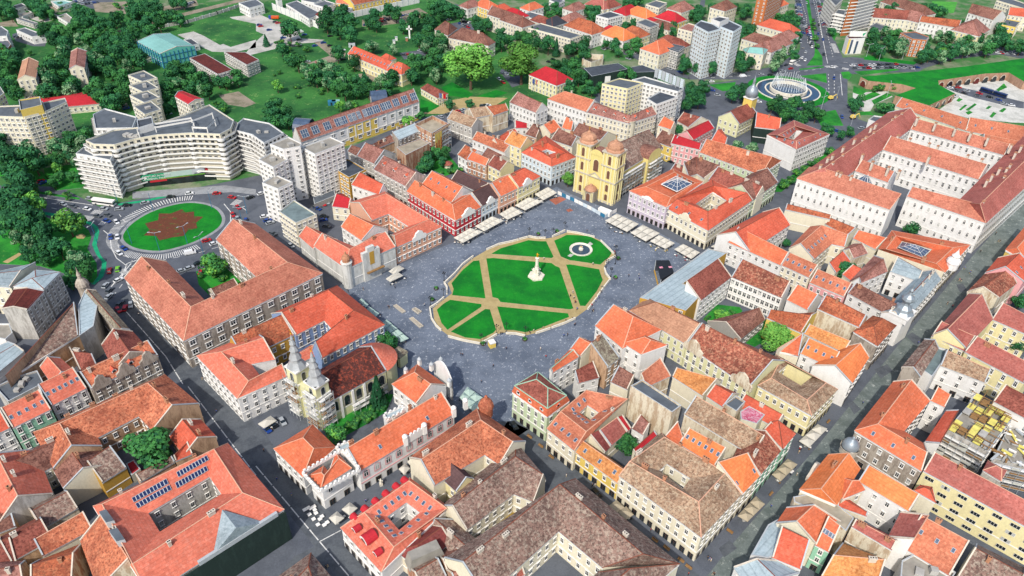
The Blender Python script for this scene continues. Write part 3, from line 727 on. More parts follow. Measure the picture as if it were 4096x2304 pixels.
FL('apartment_block','small four storey block with grey green flat roof and yellow end wall','building','B2',14,'175,147 287,58 458,167 300,232',rm='bitumen_green',wm='cream',sp=2.2)
B('house','small house with crimson sheet roof in the car yard','house','B2',8,o='572,108 702,125',r='608,12 722,50',rm='crimson',wm='cream',we='o*',ch=0,shop=False)
B(CY,'pink fronted square building with courtyard galleries and town crest gable','building','B2',9.5,i='870,215 1000,165 1150,258 1010,328',r='712,102 982,12 1305,205 1035,333',o='- - 1405,262 1055,420',rm='salmon',wm='peach',we='o* i*',sp=2.9,shop=False)
b_wrap=B(TH,'corner townhouse wrapped in white protective sheets with a domed turret','building','B2',11,o='435,408 680,580 1055,412',r='510,322 705,430 970,303',rm='salmon',wm='sheeting',we='',ch=8)
B(TH,'salmon roofed townhouse under netting on the narrow lane','building','B2',10,o='320,332 435,432',r='375,252 495,322',rm='salmon',wm='sheeting',we='',ch=0)
B('wing','white walled rear wing with orange roof behind the wrapped townhouse','building','B2',9.5,o='640,260 800,368',r='715,168 945,290',rm='orange',wm='white',we='o*',shop=False)
b_blue=B(CY,'blue grey fronted square building with bright orange roofs and white chimneys','building','B2',11.5,i='300,1080 515,970 590,1055 -',r='202,905 545,737 738,892 435,1140',o='- 612,703 975,1000 495,1255',rm='red_orange',wm='blue',sp=2.7,hh=2.0,ch=10,shop=False)
B(TH,'ochre fronted townhouse with flat brown roof next to the blue building','building','B2',11,o='-95,1258 288,1078',r='-170,1085 190,928',m=.5,rm='orange_brown',wm='ochre',sp=3,shop=False)
b_school=B(CY,'white corner school with salmon hipped roofs on the dark street','building','B1',12,o='1930,1060 1480,1235 1790,1560 2170,1390',r='1935,1120 1670,1205 1875,1425 2120,1300',rm='salmon',wm='white',sp=3,we='o*',shop=False,ch=0)
B('house','low salmon roof linking white school and church towers','house','B2',9,o='330,1290 480,1225',r='300,1230 420,1165',rm='salmon',wm='white',we='o*',ch=0)
# bishop's palace and around

b_p1=B('palace_wing','orange hipped palace wing with white domed gable towards the square','building','C2',9.5,o='1022,0 1213,150',i='1215,-150 1440,10',ends='hg',rm='orange',wm='white',sp=3.2,we='o*',shop=False)
b_p2=B('palace_wing','long white palace wing with pink arched windows and striped ground floor','building','C2',10.5,o='785,657 1500,222',r='742,452 1390,66',m=.6,rm='orange',wm='white',sp=4.0,w=1.9,hh=3.3,fh=5.2,wt='arch',trim='wall_pink',ends='gg',sk='o0:2:.4',we='o*')
b_p3=B('palace_wing','white crenellated palace corner pavilion above the crossing','building','C2',11,o='395,690 490,785 725,635',r='495,668 515,690 625,560',ends='hh',rm='orange',wm='white',sp=4.2,w=1.7,hh=3,fh=5.5,wt='arch',we='o*',ch=0)
b_p4=B('palace_wing','orange palace side wing with two chimneys along the dark street','building','C2',9.5,o='130,487 352,702',r='355,405 435,485',i='425,302 605,475',ends='hh',rm='orange',wm='white',sp=3,we='o*')
for lb,s in(('small crenellated white tower with sheet roof in the palace garden corner','600,475 690,430 745,470 650,520'),('crenellated white terrace tower behind the long palace wing','960,235 1100,165 1125,195 985,275')):
 rt=FL('palace_tower',lb,'tower','C2',11.5,s,rm='roof_pale_metal',wm='white',we='',par=.3)
b_hotel=B('hotel','salmon courtyard hotel with small rooflights and round red dormers at the crossing','building','C2',9.5,o='635,1085 1160,705 1455,925 945,1420',r='818,968 1155,730 1440,937 1040,1228',i='990,1000 1135,893 1237,970 1080,1102',closed=True,rm='salmon',wm='white',sk='i0:5:.5 i1:4:.5 i3:5:.5 i2:4:.4',ch=0,we='o0 o3 i*',th=.6)
B('house','dark red roofed house with a grey lantern beside the salmon hotel','house','C2',8,o='1225,1397 1478,1192',i='1055,1262 1340,1062',ends='hg',rm='dark_red',wm='firewall',we='',ch=0)
B('house','dark tiled corner house with bright red eaves at the lower edge','house','C2',8,o='140,1470 415,1272 600,1490',r='250,1530 395,1375 470,1560',rm='mottled_grey',wm='cream',we='')
B('house','small brown roof between brick walls below the lantern house','house','C2',7,r='1352,1350 1482,1264',o='1452,1440 1582,1372',rm='brown',wm='brick',we='',ch=0)
B('house','pink tiled lean-to at the bottom picture edge','house','C2',7,r='1450,1445 1590,1372',o='1530,1560 1740,1440',rm='pink_brown',wm='brick',we='',ch=0)
B('house','brown roof with brick firewall at the bottom edge below the hotel','house','C2',7,r='1180,1430 1330,1345',o='1260,1560 1440,1449',rm='mottled_grey',wm='brick',we='',ch=0)
B(TH,'old orange L-shaped townhouse facing the long white palace wing','building','C2',11.5,i='1345,767 1725,535 1840,614',r='1215,592 1695,270 1930,430',rm='orange_old',wm='cream',we='o* i1',ch=6)
b_oldL=BLD[-1]
B('house','house with plum brown sheet roof and cream walls in the yard','house','C2',10,o='1370,687 1512,815',r='1455,580 1597,712',m=.7,rm='purple',wm='pale_yellow',we='o* b',ch=0,shop=False,ridge=False)
B(CY,'long lichen grey roof around the mustard coloured yard','building','C2',9.5,i='1590,1105 1945,832 2095,892',r='1355,1030 1957,547 2225,755',rm='mottled_grey',wm='cream',we='i*',ch=8,shop=False)
B('wing','dark tiled hip closing the mustard coloured yard','house','C2',8.5,r='1372,1035 1600,1235',o='1480,1020 1690,1195',i='1330,1060 1500,1330',rm='mottled_grey',wm='brick',we='',ch=0)
B(CY,'great lichen covered angle roof over the restaurant yard, lowest in the scene','building','C3',11,i='-200,1612 352,1113 680,1387',r='-275,1285 360,756 990,1282',o='- 482,713 1268,1357',ends='gh',rm='mottled_grey',wm='cream',sp=3.2,hh=2.1,we='i* o1',ch=9,shop=False)
B('wing','lichen covered wing turning off the great angle roof at the lower edge','building','C3',11,o='1268,1357 1050,1540',i='650,1420 500,1560',ends='hg',rm='mottled_grey',wm='cream',we='')
B('house','red roof fragment at the bottom edge of the restaurant yard','house','C3',7,o='-120,1530 100,1440',r='-150,1420 40,1375',rm='brown_red',wm='cream',we='',ch=0)
# between alley and square

b_bruck=B(TH,'pale green and white corner palace with orange mansard and green copper ridge','building','C3',12.5,o='-2,58 266,250 437,125 185,-75',r='18,14 268,186 412,88 195,-90',closed=True,shed=True,rh=3.4,rm='orange',wm='pale_green',sp=2.7,hh=2.1,we='o*',ch=-1,do='o0:3:.35 o1:1:.35',ridge=False)
b_bruck2=B('x','x','','C3',15.9,o='18,14 268,186',i='195,-90 412,88',ends='hh',rm='brown_red',wm='pale_green',we='',z0=12.6,ch=-1,th=.6,parent=b_bruck['root'])
B('wing','white rear wing with orange roof and green copper ridge along the square','building','B3',13,r='185,1400 440,1216',i='305,1365 507,1243',rm='orange',wm='white',we='i*',ch=0)
B(CY,'brick coloured courtyard house with many blue rooflights by the alley','building','C3',10.5,o='262,338 468,503 877,110 562,42',r='368,207 560,358 872,112 560,47',i='510,215 585,272 655,215 570,160',closed=True,rm='orange_tile',wm='cream',sk='o0:4:.4 i0:4:.35 i3:3:.5 i1:2:.4',we='o0 i*',ch=0)
B(TH,'yellow fronted townhouse with tan tiles and shop awnings on the alley','building','C3',8.5,o='470,508 800,752',r='535,430 830,637',m=.7,rm='tan_orange',wm='yellow',sp=3.4,sk='o0:3:.5',we='o*',ch=0)
B('wing','maroon yard roof behind the yellow townhouse','house','C3',7.5,o='745,470 870,360',r='668,342 783,262',shed=True,rm='maroon',wm='cream',ch=0,we='')
B('wing','bright red sheet roof joined to the maroon yard roof','house','C3',7.5,o='870,360 900,333',r='784,262 890,187',shed=True,rm='crimson',wm='cream',ch=0,we='')
B('wing','brown yard roof above the small white arcade','house','C3',7.5,o='902,335 990,388',r='893,188 1050,307',shed=True,rm='pink_brown',wm='white',ch=0,we='o*')
B('wing','dusty pink yard roof sloping to the grey metal porch','house','C3',7,o='700,520 746,472',r='548,415 664,345',shed=True,rm='dark_red',wm='cream',ch=0,we='')
B('canopy','long narrow crimson canopy roof beside the yard tree','canopy','C3',6.5,o='930,525 1097,385',r='885,520 1062,362',shed=True,rm='crimson',wm='cream',ch=0,we='')
b_corner=B(CY,'big cream corner house with mottled tan roof round a deep yard','building','C3',12.5,o='805,692 1428,1160 1735,832 1128,365',r='890,582 1410,888 1612,668 1150,400',i='1110,652 1290,790 1345,712 1170,602',closed=True,rm='mottled_tan',wm='cream',sp=3.0,fh=3.9,we='o0 o1 i*',ch=8)
B('wing','bright orange loft roof with six rooflights behind the mottled corner house','building','C3',13.5,o='1262,452 1532,618',r='1282,300 1735,553',shed=True,rm='bright_orange',wm='cream',sk='o0:6:.55',we='',ch=0)
B(TH,'bright orange street wing with four rooflights beside the mottled corner house','building','C3',12.5,o='1737,832 1873,692',r='1530,612 1745,553',shed=True,rm='bright_orange',wm='cream',sk='o0:4:.3',we='o*',ch=0)
B('wing','dark orange hip at the head of the loft roof','house','C3',13,o='1155,392 1262,468',r='1278,302 1312,425',shed=True,rm='orange',wm='cream',we='',ch=0)
B(TH,'rust brown tiled street house next to the orange street wing','building','C3',12.5,o='1873,690 2035,502',r='1800,548 1935,330',rm='redbrown_mottled',wm='mint',we='o*',sp=2.8)
B('firewall_house','tan mottled roof with a long trench above a white firewall','building','C3',13.5,o='1298,225 1812,540',r='1420,110 1905,390',shed=True,rm='mottled_tan',wm='firewall',we='',ch=0)
B('house','vivid orange cross gable beside the roof terrace','house','C3',12,o='1465,90 1592,175',r='1530,0 1682,85',rm='red_orange',wm='cream',we='',ch=0)
FL('roof_terrace_block','square block with a grey roof terrace between orange and magenta roofs','building','C3',14,'1605,150 1690,85 1762,130 1695,205',wm='firewall',we='')
FL('house','house with faded magenta sheet roof near the yellow palace','house','C3',12.5,'1722,205 1790,165 1910,230 1850,300 1727,265',rm='roof_magenta',wm='cream',we='',par=.1)
B('house','long red ridge roof in front of the yellow street palace','house','C3',11,o='1700,170 1990,330',r='1620,0 1945,178',m=.6,rm='red_orange',wm='cream',we='',ch=0)
B(TH,'red roofed street house with grey corner bay opposite the awning row','building','C4',12,o='-30,340 112,492',r='-110,150 80,275',i='- 212,375',ends='gh',rm='red_orange',wm='mint',we='b i*',ch=0)
FL('firewall_block','tall blank cream block with dark flat roof in the middle of the yards','building','C3',16,'895,12 985,-35 1278,160 1208,213',rm='bitumen',wm='firewall',we='',hut=0)
B('house','orange tiled roof by the dark turret in the inner yards','house','B3',10.5,o='1010,1475 1200,1388',r='950,1382 1175,1228',shed=True,rm='orange_tile',wm='firewall',we='',ch=0)
B('house','golden tan tiled roof beside the baroque curved gables','house','B3',11,o='1210,1392 1440,1540',r='1180,1287 1480,1368',m=.5,rm='tan_orange',wm='cream',we='',ch=7)
B(TH,'orange steep roofed corner house with a tall chimney on the square','building','B3',13,o='625,1007 835,1182',r='787,866 915,937',ends='gh',rm='orange',wm='white',we='o*',shop=False)
B(TH,'white three storey block with orange hip roof behind the lichen roof','building','B3',13.5,o='836,1140 975,1226',i='1005,1083 1175,1153',ends='hh',rm='orange',wm='white',we='o* a',sp=4,shop=False,ch=0)
B('house','lichen grey steep roof with brick party walls near the square','house','B3',11.5,o='722,1322 813,1250',r='517,1200 672,1078',shed=True,rm='lichen',wm='brick_pale',we='o*',ch=4,shop=False)
B('house','small brown roof under the brick party walls','house','B3',8,o='497,1445 660,1402',r='437,1362 520,1302',shed=True,rm='brown_red',wm='white',we='o*',ch=0)
B('house','dusty tan roof below the white three storey block','house','B3',8.5,o='742,1432 872,1492',r='803,1314 920,1382',shed=True,rm='brown',wm='cream',we='',ch=0)
B('house','little orange gable on the square edge above the lichen roof','house','B3',11,o='440,1180 520,1240',r='500,1092 565,1120',rm='orange',wm='cream',we='',ch=0)
B(TH,'tan roofed townhouse with arched windows in a pale green facade','building','B3',11.5,o='880,893 1310,1147',r='1085,830 1408,988',ends='hg',m=.9,rm='tan',wm='church_pale',sp=3.0,hh=2.5,wt='arch',we='o*',shop=False)
B(TH,'red brown mottled roof townhouse with yellow striped green facade','building','B3',11.5,o='1312,1150 1790,1478',r='1412,976 1915,1235',rm='redbrown_mottled',wm='church_pale',sp=3.0,hh=2.3,we='o*',shop=False,ch=9)
b_yel=B(CY,'yellow palace with mottled tan roofs on the pedestrian street corner','building','C4',11,o='-80,12 330,240 530,40 60,-225',r='25,-45 295,120 440,-10 100,-190',i='80,-90 250,10 340,-60 150,-150',closed=True,rm='mottled_tan',wm='pale_yellow',sp=2.6,we='o0 o1 i*',ch=0)
B('wing','bright orange L-shaped roof above white yard walls near the bright tree','building','B4',12,r='225,1053 602,1246',i='243,1217 480,1325',m=.4,rm='bright_orange',wm='white',sk='i0:4:.5',we='i*',ch=0)
B(TH,'orange street house with white dormer bands on the pedestrian street','building','B4',12,o='632,1450 766,1247',r='520,1290 688,1156',rm='bright_orange',wm='white',we='o*',ch=0)
B('wing','orange roof slope dropping to the bright tree','house','B4',11,o='62,1195 232,1240',r='60,1180 226,1056',shed=True,rm='orange',wm='cream',we='',ch=0)
B('house','golden tiled roof behind a blank plaster wall','house','B4',12,r='322,1002 680,1152',o='270,1068 572,1212',shed=True,rm='tan_orange',wm='firewall',we='',ch=0)
B('firewall_house','patchy orange roof above a tall peeling firewall','building','B4',14,o='372,880 692,1022',r='482,797 775,945',rm='orange_brown',wm='firewall',we='',ch=6)
B(TH,'red hip roof corner house over the pedestrian street bend','building','B4',13,o='828,1165 972,1008',i='640,1052 790,932',ends='hh',rm='orange_brown',wm='old_stone',we='o*',ch=0)
# white block with onion tower

B(TH,'white townhouse with long brown roof below the onion tower','building','B4',12.5,o='600,762 1015,990',r='690,700 1040,880',rm='brown',wm='white',we='o*',ch=6,sp=3.6,shop=False)
B('wing','pinkish weathered slope on the west side of the white courtyard','house','B4',12,i='700,690 905,600',r='640,700 885,495',o='590,700 800,480',rm='pink_brown',wm='white',we='i*',ch=0,rh=3)
B('wing','grey sheet metal roof over the white courtyard galleries','building','B4',12.5,r='932,474 1300,640',o='922,598 1135,672',shed=True,rm='metal',wm='white',we='o*',ch=6)
b_onion=B(TH,'street wing with patched blue and red sheet roof beneath the onion tower','building','B4',12.5,o='1020,990 1310,657',r='985,870 1225,620',rm='metal',wm='white',we='o* a',sp=3,ch=6)
b_glass=B(CY,'orange courtyard building with a dark glass hall roof on the pedestrian street','building','B4',13,o='830,432 1335,608 1530,397 935,288',r='890,430 1270,540 1400,420 965,330',i='970,425 1180,500 1240,432 1010,372',closed=True,rm='orange',wm='cream',we='o*',ch=9)
B(CY,'orange tiled house with a row of rooflights and a rounded stair bay','building','B4',11,i='345,510 482,393 580,415',r='180,455 405,250 616,326',m=.7,rm='orange_tile',wm='cream',sk='i0:6:.5',we='i*',ch=0)
B(TH,'white four storey townhouse under plain orange tiles facing the metal roof','building','B3',12,o='1628,378 2030,555',r='1765,290 2080,452',rm='orange',wm='white',sp=3,we='o*',ch=0,shop=False)
B('wing','red orange rear wing with a big white chimney and balconies','building','B4',12,o='-140,450 170,247',r='-240,300 95,113',rm='red_orange',wm='white',sp=3,we='o*',ch=0)
B(TH,'cream pilastered townhouse with evenly spaced rooflights','building','B4',11.5,o='95,548 312,648',r='150,452 396,560',rm='orange_tile',wm='cream',sp=2.6,sk='o0:5:.5',we='o*',ch=0)
B(TH,'pink fronted townhouse with worn orange roof','building','B4',10.5,o='312,682 576,790',r='387,587 640,692',rm='orange_tile',wm='pink',sp=2.8,sk='o0:5:.5',we='o*',ch=0)
B('house','dark red yard roof next to the round dark tree','house','B4',8,o='510,612 625,520',r='407,577 570,442',shed=True,rm='red_orange',wm='cream',we='',ch=0)
B('house','red yard roof beyond the round dark tree','house','B4',8,o='655,690 560,620',r='740,592 640,545',shed=True,rm='red_orange',wm='cream',we='',ch=0)
B('house','faded brown gabled yard house with one dormer','house','B4',9,o='640,502 756,462',r='577,442 702,390',rm='pink_brown',wm='firewall',we='',ch=0)
B('house','orange yard house with maroon back roof','house','B4',10,o='640,347 815,433',r='692,293 895,346',rm='orange',wm='cream',we='',ch=0)
B('house','brown tiled low roof by the green netted yard','house','B4',8,o='430,240 600,332',r='475,197 690,287',rm='orange_brown',wm='cream',we='',ch=0)
B('house','brown ribbed roof with rooflights beside the white firewall','house','B4',11,o='130,130 470,205',r='80,75 420,160',rm='orange_brown',wm='cream',we='',ch=0)
B('house','orange gabled loft house with a glazed gable end','house','B4',11,o='140,812 300,892',r='223,698 436,802',rm='orange',wm='white',we='',ch=0)
B('house','brown orange house with pale yellow wall above the bright tree','house','B4',11,o='-10,948 252,1064',r='35,895 332,930',rm='orange_brown',wm='yellow',we='',ch=0)
# metal roof palace by the square

b_metal=FL(TH,'square side palace under wide pale blue sheet roof','building','B3',13,'965,797 1482,425 1622,457 1292,688 1427,775 1312,895 1100,832',rm='roof_pale_metal',wm='ochre',par=.12,we='0 5')
B('wing','brown tiled slope behind the pale blue sheet roof','building','B3',12,o='1422,822 1657,642',r='1300,687 1620,459',shed=True,rm='brown_red',wm='white',we='o*',sp=2.8,ch=0,shop=False)
B('wing','brown tiled wing with white glazed galleries over the green yard','building','B3',12,o='1655,642 2035,800',r='1620,459 2135,690',m=.5,rm='redbrown_mottled',wm='white',we='o*',sp=1.9,w=1.5,hh=2.2,fh=3.4,ch=10,shop=False)
B('outbuilding','low grey brown ridge roof in the overgrown yard','outbuilding','B3',6,o='1725,1115 1912,962',r='1590,1002 1860,880',rm='brown',wm='grey',we='o*',ch=0)
# cathedral side of the square

b_lilac=B(CY,'lilac fronted square building with a glass pyramid in its roof','building','A3',13,o='882,1440 1165,1565 1445,1372 1215,1272',r='1010,1408 1200,1490 1385,1380 1225,1300',i='1125,1390 1245,1445 1360,1385 1240,1330',closed=True,rm='orange',wm='lilac',sp=2.6,we='o0 o1',sk='i2:4:.5',ch=0,th=.4)
b_ycorner=B(CY,'cream and yellow corner building with arcaded yard opposite the metal roof','building','B3',11,o='1165,122 1480,292 1812,64 1510,-95',r='1245,52 1478,145 1775,5 1520,-50',i='1385,90 1490,150 1622,65 1515,0',closed=True,rm='red_orange',wm='cream',sp=2.6,we='o0 o1 i*',ch=9,sk='o0:3:.4')
B(TH,'dusty brown townhouse continuing the cream corner building street front','building','B3',11,o='1815,62 2010,-75',r='1700,-30 1900,-160',rm='brown',wm='pale_green',we='o*',sp=2.8)
B(CY,'brown mottled roofs between cathedral and glass pyramid','building','A3',10.5,o='1330,1332 1398,1312 1450,1347',r='1240,1252 1388,1183 1610,1272',shed=True,rm='brown',wm='cream',we='',ch=6)
B(TH,'brown mottled row roof behind the arcaded yard','building','A3',10.5,o='1480,1360 1840,1500',r='1590,1272 1925,1420',m=.8,rm='brown_red',wm='cream',we='',ch=6)
b_green=B(TH,'long pale green townhouse with patchy salmon roof','building','A3',12,o='1412,1148 1880,1322',r='1475,1052 1962,1182',ends='gh',rm='orange_old',wm='pale_green',sp=2.8,we='o* b',ch=8,shop=False)
B(TH,'pink townhouse with crimson roof and scalloped parapet','building','A3',12,o='1197,1080 1418,1130',r='1248,1020 1440,1085',rm='crimson',wm='pink',sp=2.6,we='o*',ch=0,shop=False)
B('wing','crimson roofed rear wing with pink open galleries','building','A3',12,r='1265,1022 1487,906',i='1365,1058 1528,966',rm='crimson',wm='pink',sp=2.6,we='i*',ch=0,shop=False)
B('wing','orange roofed wing between crimson and patchy salmon roofs','house','A3',11,o='1500,1062 1612,1092',r='1566,977 1672,1052',rm='red_orange',wm='cream',we='',ch=0)
B(CY,'blue white courtyard townhouse with red tiles next to the cathedral','building','A3',12,o='68,1150 300,1257 485,1185 255,1022',r='150,1108 300,1195 410,1150 270,1075',i='225,1140 272,1167 330,1150 262,1125',closed=True,rm='red_orange',wm='blue_white',sp=2.5,we='o0 o1',ch=8)
# row on the square's far left side

B(CY,'red and white painted baroque house with orange courtyard roofs','building','B2',9.5,o='1132,-8 1505,217 1702,111',r='1215,-80 1482,94 1642,2',rm='orange',wm='red_paint',sp=2.9,hh=1.9,we='o*',ch=8,shop=False)
B('wing','orange rear wing with four rooflights behind the red baroque house','building','A2',9.5,r='1330,1292 1560,1412',o='1240,1405 1480,1530',rm='orange',wm='white',sk='o0:4:.6',we='',ch=0)
B('wing','low orange wing beside the lane at the red baroque house','building','A2',9,r='1170,1390 1325,1290',o='1215,1449 1335,1385',rm='red_orange',wm='white',we='',ch=0)
B(TH,'white townhouse with plum sheet roof and curved gable on the square','building','B2',9.5,o='1704,110 1842,36',r='1645,-3 1785,-75',rm='purple',wm='blue_white',sp=2.6,we='o*',ch=0)
B('wing','long plum sheet roof in the yards behind the square','building','A2',8.5,o='1472,1357 1700,1460',r='1535,1292 1762,1387',rm='purple',wm='cream',we='',ch=8)
B(TH,'peach townhouse with flat orange roof on the terrace row','building','B2',10.5,o='1843,35 1985,-32',r='1790,-70 1915,-135',rm='orange',wm='peach',sp=2.6,we='o*',ch=0)
B(TH,'cream townhouse with gabled front at the end of the terrace row','building','A3',11,o='50,1418 218,1330',r='-10,1320 95,1265',ends='gh',rm='red_orange',wm='pale_yellow',sp=2.5,we='o* b',ch=0)
# ================================================================== right hand side of the pedestrian street

B(CY,'orange roofed courtyard house with a small tiled tower in its yard','building','C4',14,r='1065,-10 830,300 1243,540',i='1225,125 1030,355 1180,450',o='945,-20 650,350 1160,660',rm='orange',wm='old_stone',we='o* i*',sp=3.2,ch=0,sk='o1:3:.4')
B('wing','orange wing closing the yard beside the yellow scaffolded block','building','C4',14,r='1205,0 1490,95',i='1225,125 1335,175',m=.4,rm='orange',wm='white',we='i*',ch=0)
B('wing','dark red inner wing next to the yellow formwork','building','C4',13,o='1180,440 1345,200',r='1250,520 1490,120',shed=True,rm='red_orange',wm='white',we='o*',ch=0)
b_domeh=B(CY,'bright orange corner palace with a silver dome over the pedestrian street','building','C4',14,o='235,795 455,530',r='400,790 610,520',i='520,915 700,640',ends='hh',rm='bright_orange',wm='cream',we='o*',ch=0)
B('wing','long bright orange palace wing with two white roof hatches','building','C4',14,r='640,545 1280,912',i='680,732 1065,962',m=.25,rm='bright_orange',wm='white',we='i*',sp=3.4,ch=0)
B('wing','orange faceted roof of the palace stair hall','house','C4',14,o='560,870 735,800',i='510,690 690,740',ends='hh',rm='orange',wm='cream',we='o*',ch=0)
B('wing','red hipped gable roof at the far end of the bright orange wing','house','C4',14,o='1100,800 1270,900',i='1150,760 1240,775',ends='hh',rm='red_orange',wm='cream',we='',ch=0)
B('wing','dusty red roof closing the palace yard','house','C4',12,o='905,1155 1000,965',r='1095,1185 1215,985',shed=True,rm='maroon',wm='white',we='o*',ch=0)
B('wing','long dusty red roof running along the palace yard','house','C4',12,r='660,1020 905,1150',o='630,1075 935,1255',rm='maroon',wm='firewall',we='',ch=5)
B('house','small red pyramid roof inside the palace yard','house','C4',11,o='520,920 745,1000',r='575,862 745,965',rm='red_orange',wm='cream',we='',ch=0)
FL('firewall_block','tan plastered roof terrace between palace and loft roofs','building','C4',13,'190,850 400,810 650,1010 590,1110 440,990 200,890',rm='roof_tan_flat',wm='firewall',we='',par=.2)
B(TH,'orange loft house with four rooflights and a dark terrace','building','C4',11.5,o='60,1050 140,930',r='230,1010 330,940',i='360,1210 600,1070',rm='orange',wm='cream',we='o*',ch=0)
B('wing','orange roof slope with four grey rooflights above the green glazed yard','house','C4',11.5,o='355,1215 460,1270',r='325,935 592,1095',shed=True,rm='orange',wm='mint',we='o*',sk='o0:4:.55',ch=0)
B('house','red roof with dormer by the green glazed yard','house','C4',11,o='30,1310 250,1400',r='190,1110 345,1190',shed=True,rm='red_orange',wm='white',we='',ch=0)
FL('house','house with pale sheet metal roof at the street edge, lowest on the pedestrian street','house','C4',10.5,'0,1060 110,1000 205,1090 90,1280 0,1310 -130,1290',rm='roof_pale_metal',wm='white',we='0 1',par=.15)
B('house','pale sheet hip roof at the bottom edge by the pedestrian street','house','C4',10,o='-260,1380 -120,1600',i='60,1330 240,1430',rm='pale_metal',wm='white',we='o*',ch=0,rh=2.5)
B('house','tan roofed house with glass skylight at the bottom edge','house','C4',10,o='400,1449 800,1600',r='490,1290 740,1240',i='560,1200 850,1390',rm='tan_orange',wm='cream',we='',ch=6)
B('house','salmon roofed house with three square rooflights under the long yellow block','house','C4',9.5,o='1010,1230 1370,1449',r='1225,1030 1560,1210',shed=True,rm='orange_tile',wm='white',we='',sk='o0:3:.6',ch=0)
B('house','lichen pale roof house at the lowest right corner','house','C4',10,o='1430,1449 1800,1680',r='1560,1235 1990,1470',rm='mottled_grey',wm='cream',we='',ch=7)
FL('house','white roof terrace house with arched openings at the bottom edge','house','C4',9,'1010,1330 1160,1250 1420,1420 1330,1560 1000,1449',rm='roof_concrete',wm='white',we='',hut=2)
b_long=B('apartment_block','long yellow apartment block with dark red roof and grouped windows','building','C4',14.5,o='1172,655 2100,1160',r='1265,520 2150,985',rm='maroon',wm='pale_yellow',fh=3.0,sp=4.6,w=2.6,hh=1.4,wt='wide',shop=False,we='o*',m=.8,ch=14)
B('house','small red hip roof beside the scaffolded block','house','C4',15,o='1620,650 1760,735',i='1660,575 1805,650',ends='hh',rm='maroon',wm='pale_grey',we='',ch=0)
B(TH,'red tiled house behind the yellow scaffolded block','building','C4',15,o='1700,130 1960,270',r='1780,0 2010,120',rm='brown_red',wm='white',we='',ch=8)
b_sitec=FL('construction_block','concrete shell under yellow formwork and timber scaffolding','building','C4',12,'1350,345 1560,95 1860,240 1660,510',rm='roof_concrete',wm='pale_grey',we='*',sp=3.2,par=.3)
FL('construction_block','concrete floor strewn with planks beside the yellow formwork','building','C4',9,'1700,560 1850,250 2050,330 2050,640',rm='roof_concrete',wm='concrete' if 0 else 'pale_grey',we='',par=.3)
b_redmans=B(CY,'dull red mansard palace with white chimneys on the pedestrian street','building','B4',13,o='1245,1075 1515,765',r='1345,1045 1600,790',i='1490,1180 1700,960',rm='maroon',wm='pale_yellow',we='o*',ch=0)
B('wing','dull red roof wing of the mansard palace behind the yellow walls','building','B4',13,r='1520,1060 1990,1300',o='1485,1205 1932,1440',rm='maroon',wm='pale_yellow',sp=3.8,hh=2.3,we='o*',ch=10,shop=False)
B('wing','dull red rear wing above a pale yellow yard with arched windows','building','B4',12,r='1690,800 2000,960',o='1690,960 1990,1090',rm='maroon',wm='pale_yellow',sp=3.2,we='o*',ch=8,shop=False)
B(TH,'steep red front roof with a little arched dormer on the pedestrian street','building','B4',12,o='1235,1085 1490,1205',r='1330,985 1500,1060',rm='maroon',wm='pale_yellow',we='o*',do='o0:1:.3',ch=0)
B(TH,'brown tiled house with peeling yard walls beside the mansard palace','building','B4',12,o='1500,755 1690,560',r='1600,740 1760,640',i='1740,800 1880,690',rm='redbrown_mottled',wm='firewall',we='o*',ch=0)
B(TH,'red sheet roofed house with four rooflights in a row','building','B4',12.5,o='1635,612 1735,495',r='1760,600 1850,520',i='1932,680 2020,580',rm='red_orange',wm='pink',we='o*',ch=0,sk='i0:3:.5')
B(TH,'orange tiled house with ochre wall beyond the red sheet roof','building','B4',13,o='1790,435 1990,200',r='1880,420 2050,235',i='1960,530 2100,300',ends='hg',rm='orange',wm='yellow',we='o* a',ch=0)
B(TH,'dark weathered roof corner house with a blue grey terrace','building','B4',12.5,o='1005,1325 1180,1110',r='1095,1325 1240,1140',i='1150,1400 1290,1180',rm='mottled_grey',wm='old_stone',we='o*',ch=0)
FL('house','white yard house with pale roof terrace beside the dark corner roof','house','B4',12,'1150,1330 1260,1160 1360,1190 1310,1290 1240,1390',rm='bitumen_green',wm='white',we='')
B('wing','tan pebbled roof over white walls between the mansard palace and corner house','house','B4',12,o='1300,1310 1640,1440',r='1375,1205 1690,1345',rm='mottled_tan',wm='white',we='o*',sp=4,ch=0)
# ================================================================== the great palace

PN,PL='palace_block','building'
pal=empty('palace',P('A4',900,1300),'vast white palace with red roofs, inner courts and rows of arched windows','building')
kw=dict(wm='white',parent=pal,fh=5.2,sp=3.3,hh=2.5,shop=False,ch=0,trim='trim_white')
def pal_rec(*a,**k):
 k2=dict(kw);k2.update(k);return B('palace','x','building',*a,**k2)
PR=[pal_rec('A4',17.5,o='222,1338 903,850',r='428,1266 1012,860',i='500,1400 1150,920',ends='hg',rm='maroon',we='i*'),pal_rec('A4',17.5,r='1035,872 1908,1112',i='1075,975 1785,1172',m=.8,rm='salmon_brown',we='i*'),pal_rec('A4',17.5,r='835,1003 1792,1277',i='865,1130 1592,1357',m=.8,rm='salmon_brown',we='i*'),pal_rec('A4',17.5,r='637,1189 1135,1337',i='655,1290 910,1378',m=.6,rm='salmon_brown',we='i*'),pal_rec('A4',17.5,o='215,1347 917,1582',r='428,1272 1005,1462',rm='salmon_brown',ends='hh',we='o* b',wt='arch'),pal_rec('A4',17.5,o='1046,1480 1645,1685',r='1015,1385 1602,1542',rm='salmon_brown',ends='gh',we='o*',wt='arch',m=.8),pal_rec('A4',17.5,o='1645,1685 2175,1205',r='1602,1540 2065,1080',i='1430,1520 1985,970',ends='hg',rm='maroon',we='o*',wt='arch')]
